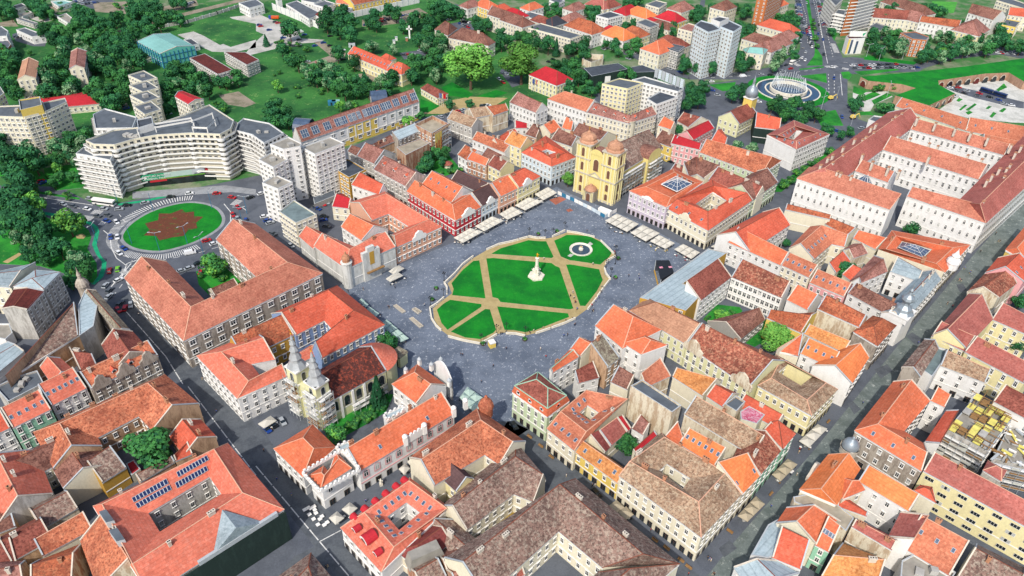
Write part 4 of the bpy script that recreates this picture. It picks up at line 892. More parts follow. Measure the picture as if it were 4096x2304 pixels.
FL('palace','x','building','A4',13,'560,1360 650,1300 900,1380 840,1449 700,1430',rm='bitumen_dark',wm='white',we='',parent=pal)
def pyramid(par,name,t,h,s,z,m='skylight_glass',k_=1):
 q=[P(t,*a,h)for a in pts(s)];c=sum(q,Vector())/len(q)+Vector((0,0,z));mb=MB()
 for k in range(len(q)):
  a,b=q[k],q[(k+1)%len(q)];mb.face([a,b,c],m)
  mb.tube(a,c,.14*k_,'trim_white',4);mb.tube(a,b,.2*k_,'trim_white',4)
  for f in(.33,.66):mb.tube(a.lerp(b,f),c.lerp(a.lerp(b,f),.1),.07*k_,'trim_white',4)
  for f in(.35,.68):mb.tube(a.lerp(c,f),b.lerp(c,f),.07,'trim_white',4)
 return mb.obj(name,par)
pyramid(pal,'glass_pyramid','A4',13.2,'640,1370 720,1330 830,1370 745,1420',5)
def white_chimneys(par,t,z,s,sx=1.6,hh=3.0):
 for q in pts(s):
  c=P(t,*q,z);mb=MB();mb.box(c-Vector((0,0,2)),sx,1.0,hh+2,'chimney_plaster',rad(46));mb.box(c+Vector((0,0,hh)),sx+.3,1.3,.3,'chimney_brick',rad(46));mb.obj('chimney',par)
white_chimneys(pal,'A4',21.5,'1000,890 1120,925 1255,965 1405,1003 1520,1040 1650,1075 1825,1130 955,910 930,935 805,975 770,1000 790,1035 730,1070 705,1090 645,1090 560,1150 555,1205 480,1265 445,1230 480,1210 390,1285 515,1335 540,1345 620,1370 705,1205 780,1260 900,1300 980,1330 970,1060 1060,1085 1205,1120 1270,1140 1495,1210 1600,1240 1205,1220 1900,1140 1855,1190 1815,1280 1790,1310 1735,1310 1770,1370 1680,1360 1640,1400 1610,1560')
b_glassL=b_lilac['root'];pyramid(b_glassL,'glass_pyramid','A3',14.5,'1127,1390 1245,1447 1358,1386 1240,1330',3.0)
# glass hall roof

pyramid(b_glass['root'],'glass_hall_roof','B4',13.5,'985,418 1170,493 1225,440 1012,376',2.5,'skylight_glass',.45)
# maroon court building

B(CY,'maroon roofed courtyard building with blank white end wall near the palace','building','A4',14,o='-10,1017 215,1127 468,1012 195,906',r='75,1020 215,1062 375,1003 205,950',i='155,1042 187,1060 265,988 215,985',closed=True,rm='maroon',wm='white',fh=3.4,sp=2.4,we='o1 i*',shop=False,sk='o0:3:.6 o1:5:.6 i3:4:.6',ch=0)
B(TH,'plain orange roof house with ivy covered end between church and maroon building','building','A3',10.5,o='1832,957 2020,980',r='1850,846 2132,905',rm='red_orange',wm='dark_net',we='',ch=8)
# ================================================================== far left quarter

AP='apartment_block'
APT=dict(fh=2.7,sp=2.6,wt='plain',w=1.5,hh=1.35)
t1=FL(AP,'tall beige tower slab with yellow balconies at the picture edge','tower block','A1',24,'-100,872 185,882 345,838 320,762 150,792 -100,802',wm='cream',**APT,hut=1,bands=None,we='*')
t1b=FL(AP,'x','','A1',24,'322,772 490,737 503,766 347,838',wm='cream',**APT,parent=t1,we='*')
FL(AP,'x','','A1',28,'140,752 300,727 315,790 152,830',wm='yellow',we='',parent=t1)
FL(AP,'pale yellow tower rising at the picture edge above the beige slab','tower block','A1',24,'-70,690 0,650 32,700 -30,745',wm='pale_yellow',**APT)
B(AP,'brown gabled apartment block among trees, the one nearer the picture edge','building','A1',13,o='128,608 168,460',i='272,592 292,466',ends='gg',rm='tan',wm='cream',fh=2.8,sp=3,we='a i*',shop=False,ch=0,th=.5)
B(AP,'red brown gabled apartment block among trees with blue balconies','building','A1',13,o='520,525 535,390',i='640,516 655,385',ends='gg',rm='pink_brown',wm='cream',fh=2.8,sp=3,we='a i*',shop=False,ch=0,th=.5)
for k,s in enumerate(('965,565 1085,530 1187,585 1070,613','972,642 1110,606 1197,660 1077,692','977,716 1112,680 1207,732 1087,772','1005,797 1140,760 1217,822 1092,862')):
 FL(AP,['topmost','second','third','lowest'][k]+' stepped grey roofed section of the brick striped block','building','A1',17,s,wm=('rust_brick' if 0 else 'cream'),**APT,hut=1,rm='bitumen')
FL(AP,'stepped white balcony block behind the curved building','building','A1',22,'700,862 790,816 1030,880 1000,962 720,967',wm='white',**APT,bands='trim_white',hut=1)
b_curve=FL(AP,'huge curved white apartment building with rows of rounded balconies over the shops','building','A1',27,'645,1056 705,1085 862,1090 1010,1046 1180,1016 1430,1001 1660,1010 1742,966 1765,905 1580,787 1400,860 1130,950 860,976',wm='cream',fh=2.7,sp=2.6,w=1.7,hh=1.3,wt='wide',bands='trim_white',hut=6,rm='bitumen')
FL(AP,'x','','A1',22,'570,1157 632,1107 862,1152 832,1207 642,1167',wm='white',**APT,bands='trim_white',parent=b_curve)
FL(AP,'white stepped terrace block adjoining the curved building','building','A1',24,'1742,972 1837,890 2032,927 2142,1002 1992,1077 1900,1012',wm='white',fh=2.7,sp=2.6,w=1.7,hh=1.3,wt='wide',bands='trim_white',hut=2)
# rounded balconies at the folds of the curved facade

org=parent_world(b_curve)
for q in('862,1090','1010,1046','1180,1016','1430,1001','1660,1010','705,1085'):
 p=P('A1',*pts(q)[0],27)
 for f in range(8):
  mb=MB();mb.lathe((p.x,p.y,4.6+f*2.7),[(0,0),(2.1,0),(2.1,1.2),(1.9,1.2),(1.9,.15),(0,.15)],'trim_white',14);mb.obj('balcony',b_curve)
for fr in(('1035,975 1160,930 1440,885 1450,905 1170,955 1045,1000',29.5),('1455,905 1600,850 1620,905 1560,960 1450,955',30)):
 mb=MB();q=[P('A1',*a,fr[1])for a in pts(fr[0])]
 for k in range(len(q)):
  a,b=q[k],q[(k+1)%len(q)];mb.face([a-Vector((0,0,1)),b-Vector((0,0,1)),b,a],'trim_white');mb.tube(a-Vector((0,0,3.5)),a,.3,'trim_white',5)
 mb.obj('roof_frame',b_curve)
FL(AP,'x','','A1',30,'1032,900 1145,875 1155,930 1040,965',wm='white',we='',parent=b_curve,rm='bitumen_dark')
B(AP,'cream slab with crimson gable roof behind the curved building','building','A1',20,o='1318,728 1425,790',i='1378,685 1540,750',rm='crimson',wm='cream',fh=2.7,sp=2.6,we='o* i* b',shop=False,ch=0,th=.35)
# shop strip with banner

st=empty('shop_strip',P('A1',1350,1400),'row of ground floor shops with a long green banner under the curved building','shops')
A_,B_=P('A1',1085,1412),P('A1',1560,1352);d=(B_-A_).normalized();nrm=-perp(d);nrm=nrm if nrm.y<0 else-nrm
rz=math.atan2(d.y,d.x)
def panel(par,name,a,b,z0,z1,m,off=0.0,th=.3):
 mb=MB();n_=-perp((b-a).normalized());n_=n_ if n_.y<0 else-n_
 a2,b2=a+n_*off,b+n_*off;q=[a2,b2,b2-n_*th,a2-n_*th]
 mb.prism([(v.x,v.y)for v in q],z0,z1,m,bottom=True);return mb.obj(name,par)
L=B_-A_
panel(st,'shop_front',A_,P('A1',1760,1340),0,3.4,'shop_glass',.2,6)
panel(st,'banner',A_,A_+L*.36,3.6,7.0,'bike_green',.6);panel(st,'banner',A_+L*.36,A_+L*.8,3.6,7.0,'canvas_green',.6);panel(st,'banner',A_+L*.8,B_,3.6,7.0,'trim_grey',.6)
panel(st,'banner',A_+L*.3,B_,3.5,4.2,'leaf_c',.7)
panel(st,'shop_sign',A_+L*.12,A_+L*.75,2.4,3.5,'roof_crimson',.75);panel(st,'shop_sign',B_+d*.5,B_+d*16,4.2,7.4,'roof_crimson',.6);panel(st,'shop_sign',B_+d*10,B_+d*16,4.2,7.4,'solar',.8)
def mesh_of(cu):
 t_=bpy.data.objects.new('t',cu);COL.objects.link(t_);me=bpy.data.meshes.new_from_object(t_.evaluated_get(bpy.context.evaluated_depsgraph_get()));bpy.data.objects.remove(t_);return me
def text(par,body,p,rz,size,m,rx=math.pi/2,name='lettering',ext=.05,tilt=None):
 cu=bpy.data.curves.new(name,'FONT');cu.body=body;cu.size=size;cu.extrude=ext;cu.align_x='LEFT';cu.materials.append(MATS[m])
 me=mesh_of(cu);o=bpy.data.objects.new(name,me);link(o,par);o.location=Vector(p)-parent_world(par);o.rotation_euler=(rx,tilt or 0,rz);return o
text(st,'AVENTUR\u0102 \u00ceN FAMILIE',A_+nrm*.75+d*.6+Vector((0,0,5.5)),rz,1.35,'trim_white');text(st,'LA ARSENAL PARK',A_+nrm*.75+d*.6+Vector((0,0,4.0)),rz,1.35,'trim_white');text(st,'ARSENAL PARK',A_+L*.83+nrm*.8+Vector((0,0,4.4)),rz,1.1,'solar')
# white towers

WT=dict(fh=2.7,sp=2.7,w=1.4,hh=1.35,wm='white')
wt0=FL('tower_block','cluster of white tower slabs with stepped flat roofs above the roundabout road','tower block','A2',27,'340,1108 560,1030 665,1076 445,1163',**WT,rm='roof_concrete',hut=1)
for s,h in(('105,1085 245,1030 342,1077 335,1103 205,1125',30),('20,1202 115,1150 245,1200 130,1262',25),('45,1377 150,1316 277,1372 165,1424',20)):
 FL('x','x','','A2',h,s,**WT,parent=wt0,rm='roof_concrete',hut=1)
FL(AP,'yellow apartment block with dark flat roof in front of the white towers','building','A2',13,'560,1252 692,1196 832,1276 700,1337',wm='ochre',**APT,rm='bitumen_dark')
FL('garage','low grey garage roof in the car yard','garage','B2',3.5,'430,40 590,-20 600,25 440,90',rm='bitumen',wm='grey',we='',par=.2)
# long white and yellow museum barracks

b_ars=B('barracks','very long white and yellow building with a pinkish roof and grids of roof windows','building','A2',12,o='340,1075 1232,768',r='218,993 1168,676',rm='pink_brown',wm='white',fh=4.2,sp=6,w=2.1,hh=2,we='o* b',shop=False,ch=0,rh=7)
for q in pts('310,1045 388,1019 476,990 560,960 600,945 653,917 685,905 722,893 768,880 808,866 862,847 925,835 960,820 1027,798 1103,772 1180,747'):
 k=0
 f_=(q[0]-310)/870;X0,X1=b_ars['O'][0],b_ars['O'][1];lo=X0+(X1-X0)*(.05+f_*.92);hi=b_ars['R'][0]+(b_ars['R'][1]-b_ars['R'][0])*(.05+f_*.92)
 ex=(X1-X0).normalized();up=(hi-lo).normalized();nz=ex.cross(up);nz=nz if nz.z>0 else-nz
 c=lo+(hi-lo)*.48+nz*.1;mb=MB();wx=2.4 if q[0]in(653,685,722,768)else 4.4
 cs=[c+ex*sx*wx/2+up*sy*2.2 for sx,sy in((-1,-1),(1,-1),(1,1),(-1,1))];mb.face(cs,'skylight_glass')
 for g in range(4):
  a=cs[0].lerp(cs[1],g/3);b2=cs[3].lerp(cs[2],g/3);mb.tube(a,b2,.12,'trim_grey',4)
 for g in range(3):mb.tube(cs[0].lerp(cs[3],g/2),cs[1].lerp(cs[2],g/2),.12,'trim_grey',4)
 mb.obj('roof_window_grid',b_ars['roof'])
X0,X1=b_ars['O'];ex=(X1-X0).normalized();on=-perp(ex);on=on if on.y<0 else-on
for f0,f1,z0,z1 in((.37,.62,.1,11.2),(.62,1,.1,3.2),(0,.37,.1,3.0)):
 a,b=xy(X0+(X1-X0)*f0),xy(X0+(X1-X0)*f1);panel(b_ars['root'],'yellow_wall_panel',a,b,z0,z1,'wall_yellow',-.32,.06)
for f in[.0,.12,.25,.37,.43,.49,.555,.62,.7,.78,.86,.94,1]:
 a=xy(X0+(X1-X0)*min(.997,max(.004,f)));panel(b_ars['root'],'pilaster',a-ex*.4,a+ex*.4,3.2,11.2,'trim_white',-.2,.2)
def barrel(lb,t,a,b,r,m):
 a,b=P(t,*a),P(t,*b);root=empty('glass_vault',a,lb,'annex');mb=MB();d=(b-a).normalized();s=perp(d)
 for k in range(8):
  t0,t1=math.pi*k/8,math.pi*(k+1)/8;u=lambda th,p:p+s*math.cos(th)*r+Vector((0,0,4+r*math.sin(th)))
  mb.face([u(t0,a),u(t0,b),u(t1,b),u(t1,a)],m)
 mb.obj('vault',root)
 mb=MB();mb.prism([(v.x,v.y)for v in(a+s*r,b+s*r,b-s*r,a-s*r)],0,4,'wall_grey');mb.obj('wall',root)
barrel('curved glass stair vault behind the long white and yellow building, nearer the white towers','A2',(310,1010),(430,1020),6,'skylight_glass');barrel('curved glass stair vault behind the far end of the long white and yellow building','A2',(870,800),(990,790),6,'skylight_glass')
# school and small ones

b_sch=B('school','long pale yellow school with red roof and two projecting wings among trees','building','A2',9,o='690,407 985,530',r='775,362 1065,480',rm='red_orange',wm='pale_yellow',fh=4.2,sp=3.6,we='o*',shop=False,ch=0,sk='o0:12:.5')
B('x','x','','A2',9,o='975,530 1100,563',i='1065,480 1187,521',ends='hh',rm='red_orange',wm='pale_yellow',we='o*',shop=False,ch=0,parent=b_sch['root'],sk='o0:3:.5')
B('x','x','','A2',7,o='935,433 1000,460',i='985,409 1062,441',ends='hh',rm='red_orange',wm='pale_yellow',we='o*',shop=False,ch=0,parent=b_sch['root'])
B('villa','small low yellow hall with brown red hip roof and flags','house','A2',5,o='1240,666 1370,742',i='1300,634 1453,706',ends='hh',rm='brown_red',wm='pale_yellow',we='o* b',shop=False,ch=0,sp=2.6)
b_old=B('manor','old cream manor in two joined brown roofed parts by the great plane trees','building','A2',11,o='1345,222 1448,270',i='1430,172 1522,216',ends='hh',rm='brown',wm='cream',we='o*',shop=False,ch=6)
B('x','x','','A2',10,o='1450,285 1755,347',i='1530,231 1810,319',ends='hh',rm='brown',wm='cream',we='o* b',shop=False,ch=9,parent=b_old['root'])
B(AP,'cream four storey apartment block with brown roof and washing lines','building','A2',13,o='1742,108 1990,188',i='1820,76 2045,160',ends='gg',rm='brown',wm='cream',fh=3,sp=3,we='o* b',shop=False,ch=0)
# old town cluster behind the square

B(CY,'old grey townhouse with pale mottled roofs and white side wall near the flags','building','A2',11,o='1440,895 1627,965',r='1512,840 1692,906',rm='mottled_tan',wm='pale_grey',we='o*',shop=False)
B('wing','pale mottled rear wing of the old grey townhouse','building','A2',11,o='1640,892 1792,862',r='1600,820 1722,808',rm='mottled_tan',wm='firewall',we='')
B('house','brown orange roof house behind the pale mottled wing','house','A2',11.5,o='1790,872 1907,832',r='1712,813 1852,791',rm='orange_brown',wm='firewall',we='')
b_brick=FL('construction_house','roofless brick house under construction with yellow banners on its scaffold','building','A2',15,'1195,936 1332,870 1452,930 1327,1006',rm='roof_tan_flat',wm='brick',we='2 3',par=2.2)
B('house','ruined house with pale blue sheet roof beside the brick shell','house','A2',12,o='1075,1056 1237,986',r='962,1021 1152,946',shed=True,rm='pale_metal',wm='old_stone',we='o*',ch=3)
B('house','broken brown roof between the blue sheet roof and long barracks','house','A2',10,o='870,1140 1060,1060',r='900,1085 1010,1020',shed=True,rm='brown',wm='brick_pale',we='',ch=4)
FL('firewall_block','ivy grown brick ruin wall block over the garden yard','building','A2',11,'1060,1110 1240,1045 1310,1080 1130,1170',rm='roof_tan_flat',wm='brick',we='',par=.3)
B(TH,'brown roofed corner townhouse on the barracks street','building','A2',11,o='760,1176 897,1238',r='836,1082 1010,1150',rm='pink_brown',wm='pale_grey',we='o*')
B(TH,'small dark roofed townhouse at the barracks corner','building','A2',10,o='690,1140 762,1178',r='722,1097 802,1122',rm='brown',wm='pale_grey',we='o*',ch=0)
b_stud=B(TH,'grey townhouse with pink brown roof and white studio dormers','building','A2',12.5,o='885,1276 1132,1407',r='947,1167 1247,1320',rm='pink_brown',wm='pale_grey',we='o*',do='o0:3:.45',ch=8)
B(TH,'red roofed house with blank white gable by the yellow block','building','A2',10,o='718,1393 932,1470',r='787,1301 1007,1407',rm='red_orange',wm='white',we='o*',m=.6)
for lb,t,h,o,r,rm,wm in[('rust orange roof house in the garden yards beyond the pavilion','A2',8,'1520,1166 1602,1216','1571,1089 1682,1141','orange_brown','white'),('orange roof above a long brick garden wall','A2',9,'1592,1200 1737,1252','1652,1150 1762,1202','orange','brick'),('dark brown roof house near the purple roofs','A2',9,'1692,1182 1812,1242','1736,1112 1882,1182','brown','cream'),('brown gabled pale yellow yard house','A2',9,'1746,1242 1842,1292','1816,1182 1942,1242','brown_red','pale_yellow'),('long low orange house along the inner lane','A2',8.5,'1630,1052 1877,1152','1667,992 1934,1087','orange_old','white'),('red roof behind the long low orange house','A2',8.5,'1830,1112 2010,1042','1762,1062 1912,987','red_orange','cream'),('crimson roof yard house with white balconies','A3',10,'25,966 117,966','62,906 122,931','crimson','white'),('dark brown pointed roof house beside crimson roof','A3',10,'97,1012 182,1042','162,933 232,993','brown','brick_pale'),('orange wing with rooflights in the old quarter','A3',10.5,'290,1012 372,967','222,951 372,873','orange','cream'),('orange facing wing joining it at a right angle','A3',10.5,'372,967 452,982','373,873 507,931','orange','cream'),('brown mottled roof behind the blue white townhouse','A3',10.5,'292,1052 452,1107','402,987 522,1042','brown','cream'),('long brown roof in front of the round cornered building','A3',11,'452,1005 642,1092','512,932 702,987','brown','cream'),('tan roofed ornate yellow townhouse beside blue white townhouse','A3',12,'-60,1072 67,1122','-60,962 112,1037','tan_orange','pale_yellow'),('brown pyramidal roof house hugging the cathedral back','A3',10,'1072,1062 1202,1112','1122,977 1242,1027','brown','yellow'),('orange small house in front of the brown firewall roofs','A3',9,'1100,945 1202,977','1195,893 1277,937','orange','cream'),('patchy brown red roof behind the crimson roof','A3',9,'1245,912 1335,962','1330,866 1472,907','brown_red','cream'),('red roof with white gable at the yard behind the lilac building','A2',10,'1845,1480 2035,1402','1782,1396 1982,1312','red_orange','cream'),('dark brown roof wedge by the brown townhouse row','A3',9,'1190,1290 1290,1330','1240,1240 1330,1275','brown_red','cream')]:
 B('house',lb,'house',t,h,o=o,r=r,rm=rm,wm=wm,we='o*',ch=7 if rm!='crimson' else 0,shop=False)
 # apartment block with round corner etc

B(TH,'white townhouse with broad red roof and a flat grey roof hatch','building','A3',13.5,o='265,746 563,846',r='400,688 645,762',ends='hg',rm='orange_tile',wm='white',sp=2.6,we='o* a',ch=8,shop=False)
b_round=B(TH,'cream corner building with brown mansard and a rounded glazed corner','building','A3',15,o='565,847 882,932 1095,862',r='622,775 892,872 1062,800',rm='pink_brown',wm='cream',sp=2.4,fh=3.5,we='o*',do='o0:4:.35 o1:2:.35',ch=0)
c_=P('A3',884,905,15);mb=MB();mb.lathe((c_.x,c_.y,0),[(4,0),(4,15),(4.4,15.2),(4.4,15.8)],'wall_cream',20);mb.lathe((c_.x,c_.y,0),[(4.4,15.8),(3,17),(0,18)],'roof_pink_brown',20);mb.obj('corner_bay',b_round['root'],smooth=False)
B('house','balconied white apartment house under a weathered brown roof','building','A3',12,o='-20,772 182,852',r='62,702 277,797',rm='pink_brown',wm='white',sp=2.6,fh=3.1,we='o* b',shop=False)
b_U=FL(AP,'big U-shaped ochre and white block with dark roofs and a rooftop billboard frame','building','A3',20,'680,630 812,588 992,622 872,668',wm='pale_yellow',**APT,rm='bitumen')
FL('x','x','','A3',20,'905,600 1000,576 1297,662 1252,690 990,622',wm='white',**APT,parent=b_U,rm='bitumen');FL('x','x','','A3',20,'1020,742 1122,686 1257,726 1092,786',wm='white',**APT,parent=b_U,rm='bitumen_dark')
q0,q1=P('A3',1072,590,20),P('A3',1290,680,20);mb=MB()
for k in range(9):
 a=q0.lerp(q1,k/8);mb.tube(a-Vector((0,0,.5)),a+Vector((0,0,7)),.16,'trim_grey',4);mb.tube(a+Vector((2,3,0)),a+Vector((0,0,6)),.12,'trim_grey',4)
for k in range(6):mb.tube(q0+Vector((0,0,1+k*1.15)),q1+Vector((0,0,1+k*1.15)),.1,'trim_grey',4)
for k in range(8):
 a,b=q0.lerp(q1,k/8),q0.lerp(q1,(k+.82)/8);mb.face([a+Vector((0,0,1)),b+Vector((0,0,1)),b+Vector((0,0,6.6)),a+Vector((0,0,6.6))],'wall_blue_white' if k%2 else 'trim_grey')
mb.obj('billboard_frame',b_U)
b_net=FL('warehouse','derelict building under black netting with a ragged black roof','building','A3',9,'540,512 802,476 872,520 602,576',rm='bitumen_dark',wm='dark_net',we='',par=.3)
FL('warehouse','low ragged black roofed shed beside the netted building','building','A3',6,'872,512 982,490 1112,540 935,546',rm='bitumen_dark',wm='dark_net',we='',par=.2)
mb=MB()
for q in('620,600','712,590'):
 a=P('A3',*pts(q)[0],5);mb.box((a.x,a.y-1.2,2.2),6,.2,4.6,'trim_white',rad(20))
mb.obj('poster',b_net)
FL('ruin','roofless cream ruin with empty window holes and chimney stubs','ruin','A3',5,'530,442 590,405 690,410 690,440 600,470',rm='dirt',wm='firewall',par=4,sp=3.5,fh=5)
VILLA('red roofed restaurant villa with cream walls under the plane trees','A3',295,560,26,17,0,10,'crimson','pale_yellow',name='villa',ch=0)
# white blue tower

wb=FL('tower_block','tall white and pale blue tower block with dark roofs above the junction','tower block','A3',34,'1380,187 1427,152 1517,176 1577,215 1482,242',wm='blue_white',**APT,rm='bitumen_dark')
FL('x','x','','A3',34,'1572,198 1642,152 1737,197 1672,238',wm='blue_white',**APT,parent=wb,rm='bitumen_dark');FL('x','x','','A3',37,'1507,140 1565,120 1640,135 1570,165',wm='white',we='',parent=wb,rm='bitumen_dark')
FL(AP,'grey apartment block tucked behind the white and blue tower','building','A3',17,'1255,212 1332,172 1385,188 1362,240',wm='cream',**APT,rm='roof_pink_brown')
FL('office','dark blue modern glass office next to the orange villa','building','A3',14,'1170,357 1217,331 1305,351 1257,387',wm='dark_modern',fh=3,sp=1.9,w=1.5,hh=2.0,rm='bitumen')
B('x','pale house with teal green hip roof near the junction trees','house','A3',12,o='1770,395 1900,410',i='1740,370 1932,372',ends='hh',rm='teal',wm='cream',we='o*',shop=False,ch=0,rh=3)
BLD[-1]['root'].name='house'
# church with silver onion tower

b_ch=VILLA('yellow greenish church nave with brown gable roof','A3',1712,850,22,15,46,9,'brown_red','church_pale','gg',name='church',ch=0)
tb=P('A3',1788,800,12);tw=empty('church_tower',(tb.x,tb.y,0),'yellow church tower with a silver onion dome','tower')
mb=MB();mb.box((tb.x,tb.y,0),6,6,18,'wall_yellow',rad(46));mb.box((tb.x,tb.y,17.6),6.8,6.8,.6,'trim_white',rad(46));mb.obj('tower_body',tw)
mb=MB();mb.lathe((tb.x,tb.y,18.2),[(3.2,0),(3.9,1.5),(4.0,3),(3.4,5),(2.0,6.6),(1.0,7.4),(.8,9.5),(1.1,10.2),(.5,11.5),(.12,14),(.05,16),(0,16.2)],'silver_dome',16);mb.obj('onion_dome',tw,smooth=True)
# villas of the garden quarter

VL=[('orange gabled house at the top edge',150,38,18,12,1,8,'orange','white'),('crimson roofed house beside the brown apartment block',25,92,20,14,0,9,'crimson','cream'),('dark slate hipped house',315,152,18,14,1,8,'slate','pale_grey'),('brown tiled house next to the slate house',228,140,18,12,0,8,'brown_red','cream'),('brown red pyramid house behind the old villa',458,122,20,14,1,8,'pink_brown','cream'),('stately old villa with a large red brown roof',552,190,30,18,0,11,'orange_brown','white'),('grey pink roofed house near the top hedge',480,42,20,13,1,8,'pink_brown','white'),('maroon roofed villa at the top',660,22,22,15,0,9,'maroon','cream'),('brown gabled villa at the top',735,22,18,14,1,9,'brown_red','cream'),('crimson half of the twin roofed villa',870,68,22,15,1,9,'crimson','cream'),('bright orange half of the twin roofed villa',975,88,24,16,0,9,'bright_orange','cream'),('bright yellow house with crimson roof',1200,120,22,16,0,9,'crimson','yellow'),('pinkish turreted villa with round bay',1275,45,20,16,1,10,'pink_brown','cream'),('tall cream house with brown gable at the top',1600,35,20,15,1,14,'brown','cream'),('bright orange hipped villa by the street',805,245,24,18,0,9,'bright_orange','white'),('crimson roof behind the bright orange villa',760,212,16,10,0,9,'crimson','cream'),('brown hipped cream house beside the bright orange villa',930,232,20,15,0,9,'orange_brown','pale_yellow'),('cream townhouse with orange roof beside the dark glass office',1108,345,22,18,1,12,'orange','cream'),('brown red cross roof behind the orange townhouse',1215,305,24,14,0,11,'brown_red','cream'),('brown roofed house behind the grey flats',1140,178,20,12,0,9,'brown','cream'),('crimson low roof behind the grey flats',1080,150,18,9,0,8,'crimson','cream'),('brown wide house beside the avenue trees',1880,290,26,14,0,9,'brown','cream'),('salmon house near the teal roof',1900,340,20,14,1,9,'pink_brown','cream')]
for lb,x,y,L,Wd,a,h,rm,wm in VL:VILLA(lb+', garden quarter','A3',x,y,L,Wd,a,h,rm,wm,ch=0)
for lb,h,s,wm,rm in[('white flat roofed house with yellow garage',8,'70,112 140,85 240,112 160,140','white','bitumen'),('white four storey office with dark flat roof and aerials',13,'635,116 742,82 837,110 725,138','white','bitumen_dark'),('long flat roofed cream block with grey panels',12,'120,206 217,173 530,260 440,292','cream','bitumen'),('grey glazed apartment house with flat roof',14,'940,166 1012,141 1112,181 1042,208','pale_grey','bitumen'),('cream modern apartment at the top edge',12,'1010,30 1090,0 1170,20 1110,60','cream','bitumen'),('white low house at the top edge',9,'280,0 340,-20 400,0 350,25','white','bitumen')]:
 FL('house',lb+', garden quarter','house','A3',h,s,wm=wm,rm=rm,**APT)
VILLA('brown roofed apartment house beside the flat cream block','A3',40,145,26,15,0,13,'brown','cream','hh',ch=0)
for lb,x,y,L,Wd,a,h,rm,wm in[('yellow house with orange roof at the top edge',1740,25,20,14,0,8,'orange','yellow'),('white gabled villa at the top edge',1620,22,18,12,1,8,'pink_brown','white'),('pink roofed house behind the cream apartment block',1850,55,18,13,1,8,'red_orange','cream'),('crimson house behind the cream apartment block',1915,92,20,13,1,8,'crimson','cream')]:
 VILLA(lb+', above the manor','A2',x,y,L,Wd,a,h,rm,wm,ch=0)
 # ================================================================== industry top left

TH_=B('sports_hall','teal sports hall with pale green ridge roof and blue steel frames','hall','A1',10.5,o='1037,313 1211,406',i='1285,251 1466,346',rm='teal',wm='teal_wall',we='',ch=0,rh=2.2,ridge=False)
for X in('O','I'):
 a,b=TH_[X]
mb=MB();qs=[TH_['O'][0],TH_['O'][1],TH_['I'][1]]
for a,b,n in((qs[0],qs[1],9),(qs[1],qs[2],8)):
 nn=perp((b-a).normalized());nn=nn if nn.y<0 else-nn
 for k in range(n+1):
  p=xy(a.lerp(b,k/n))+nn*.2;mb.tube(p,p+Vector((0,0,10.5)),.32,'steel_blue',4)
 for z in(4,8):mb.tube(xy(a)+nn*.2+Vector((0,0,z)),xy(b)+nn*.2+Vector((0,0,z)),.25,'steel_blue',4)
mb.obj('steel_frame',TH_['root'])
FL('annex','low grey roofed annex in front of the teal sports hall','annex','A1',4,'1010,392 1087,371 1172,411 1082,441',wm='cream',rm='bitumen',sp=3,fh=4)
FL('annex','low dark roofed annex behind the teal sports hall','annex','A1',5,'1385,296 1442,286 1502,326 1450,340',wm='white',rm='bitumen_dark',sp=3,fh=4)
FL('derelict_block','derelict white concrete block with rust red roof sheets, nearer the teal hall','building','A1',9,'1430,436 1547,403 1758,526 1642,561',rm='roof_rust',wm='pale_grey',sp=2.6,fh=3,par=.15)
FL('derelict_block','derelict white concrete block with rust red roof and standing columns','building','A1',9,'1690,390 1850,392 1955,450 1862,490',rm='roof_rust',wm='pale_grey',sp=2.6,fh=3,par=.15)
VILLA('low crimson sheet roofed kindergarten behind the beige slab','A1',480,735,42,22,20,5,'crimson','cream','gg',name='hall',ch=0,th=.25)
for lb,t,h,s,wm,rm in[('grey roofed workshop beside a car park','A1',6,'120,222 190,206 337,262 240,275','white','bitumen'),('white office cube at the picture edge','A1',12,'-60,215 10,195 62,232 50,270 -60,275','white','bitumen'),('brick office at the picture edge','A1',9,'-60,280 40,270 82,330 50,375','rust_brick','bitumen'),('dark roofed bungalow at the top edge','A1',5,'90,45 165,22 200,42 120,65','white','roof_slate'),('long white wall shed','A1',4,'135,108 215,77 247,92 170,125','white','roof_concrete'),('pale row of low garages','A1',4,'120,140 250,180 285,170 160,130','pale_grey','bitumen'),('white sheds with grey roofs by the trees','A1',4,'430,122 500,97 567,152 510,170','white','roof_concrete'),('white and green sheds at the top','A1',4,'380,5 490,0 547,12 440,47','white','roof_teal'),('white office by the boulevard at the top','A1',8,'1800,20 1932,-10 1990,30 1880,60','white','bitumen'),('grey hall behind the prison wall','A2',7,'225,28 310,2 500,100 400,142','white','bitumen'),('second grey roofed hall of the prison','A2',7,'560,80 660,40 730,60 640,110','white','bitumen'),('white prison house at the top edge','A2',8,'430,30 520,0 600,25 520,55','white','bitumen'),('small prison gatehouse with grey roof','A2',6,'340,0 420,-25 500,0 440,20','white','bitumen')]:
 FL('workshop',lb,'building',t,h,s,wm=wm,rm=rm,sp=3.5,fh=3.4)
B('prison_block','long yellow prison building with orange red roof at the top','building','A2',9,o='737,38 1090,-35',i='610,-5 960,-80',rm='orange_brown',wm='yellow',fh=3.5,sp=3.5,shop=False,ch=0,we='o*')
B('prison_block','orange roofed prison wing behind the grey halls','building','A2',8,o='600,20 730,40',i='640,-20 780,0',rm='orange_tile',wm='yellow',shop=False,ch=0,we='o*')
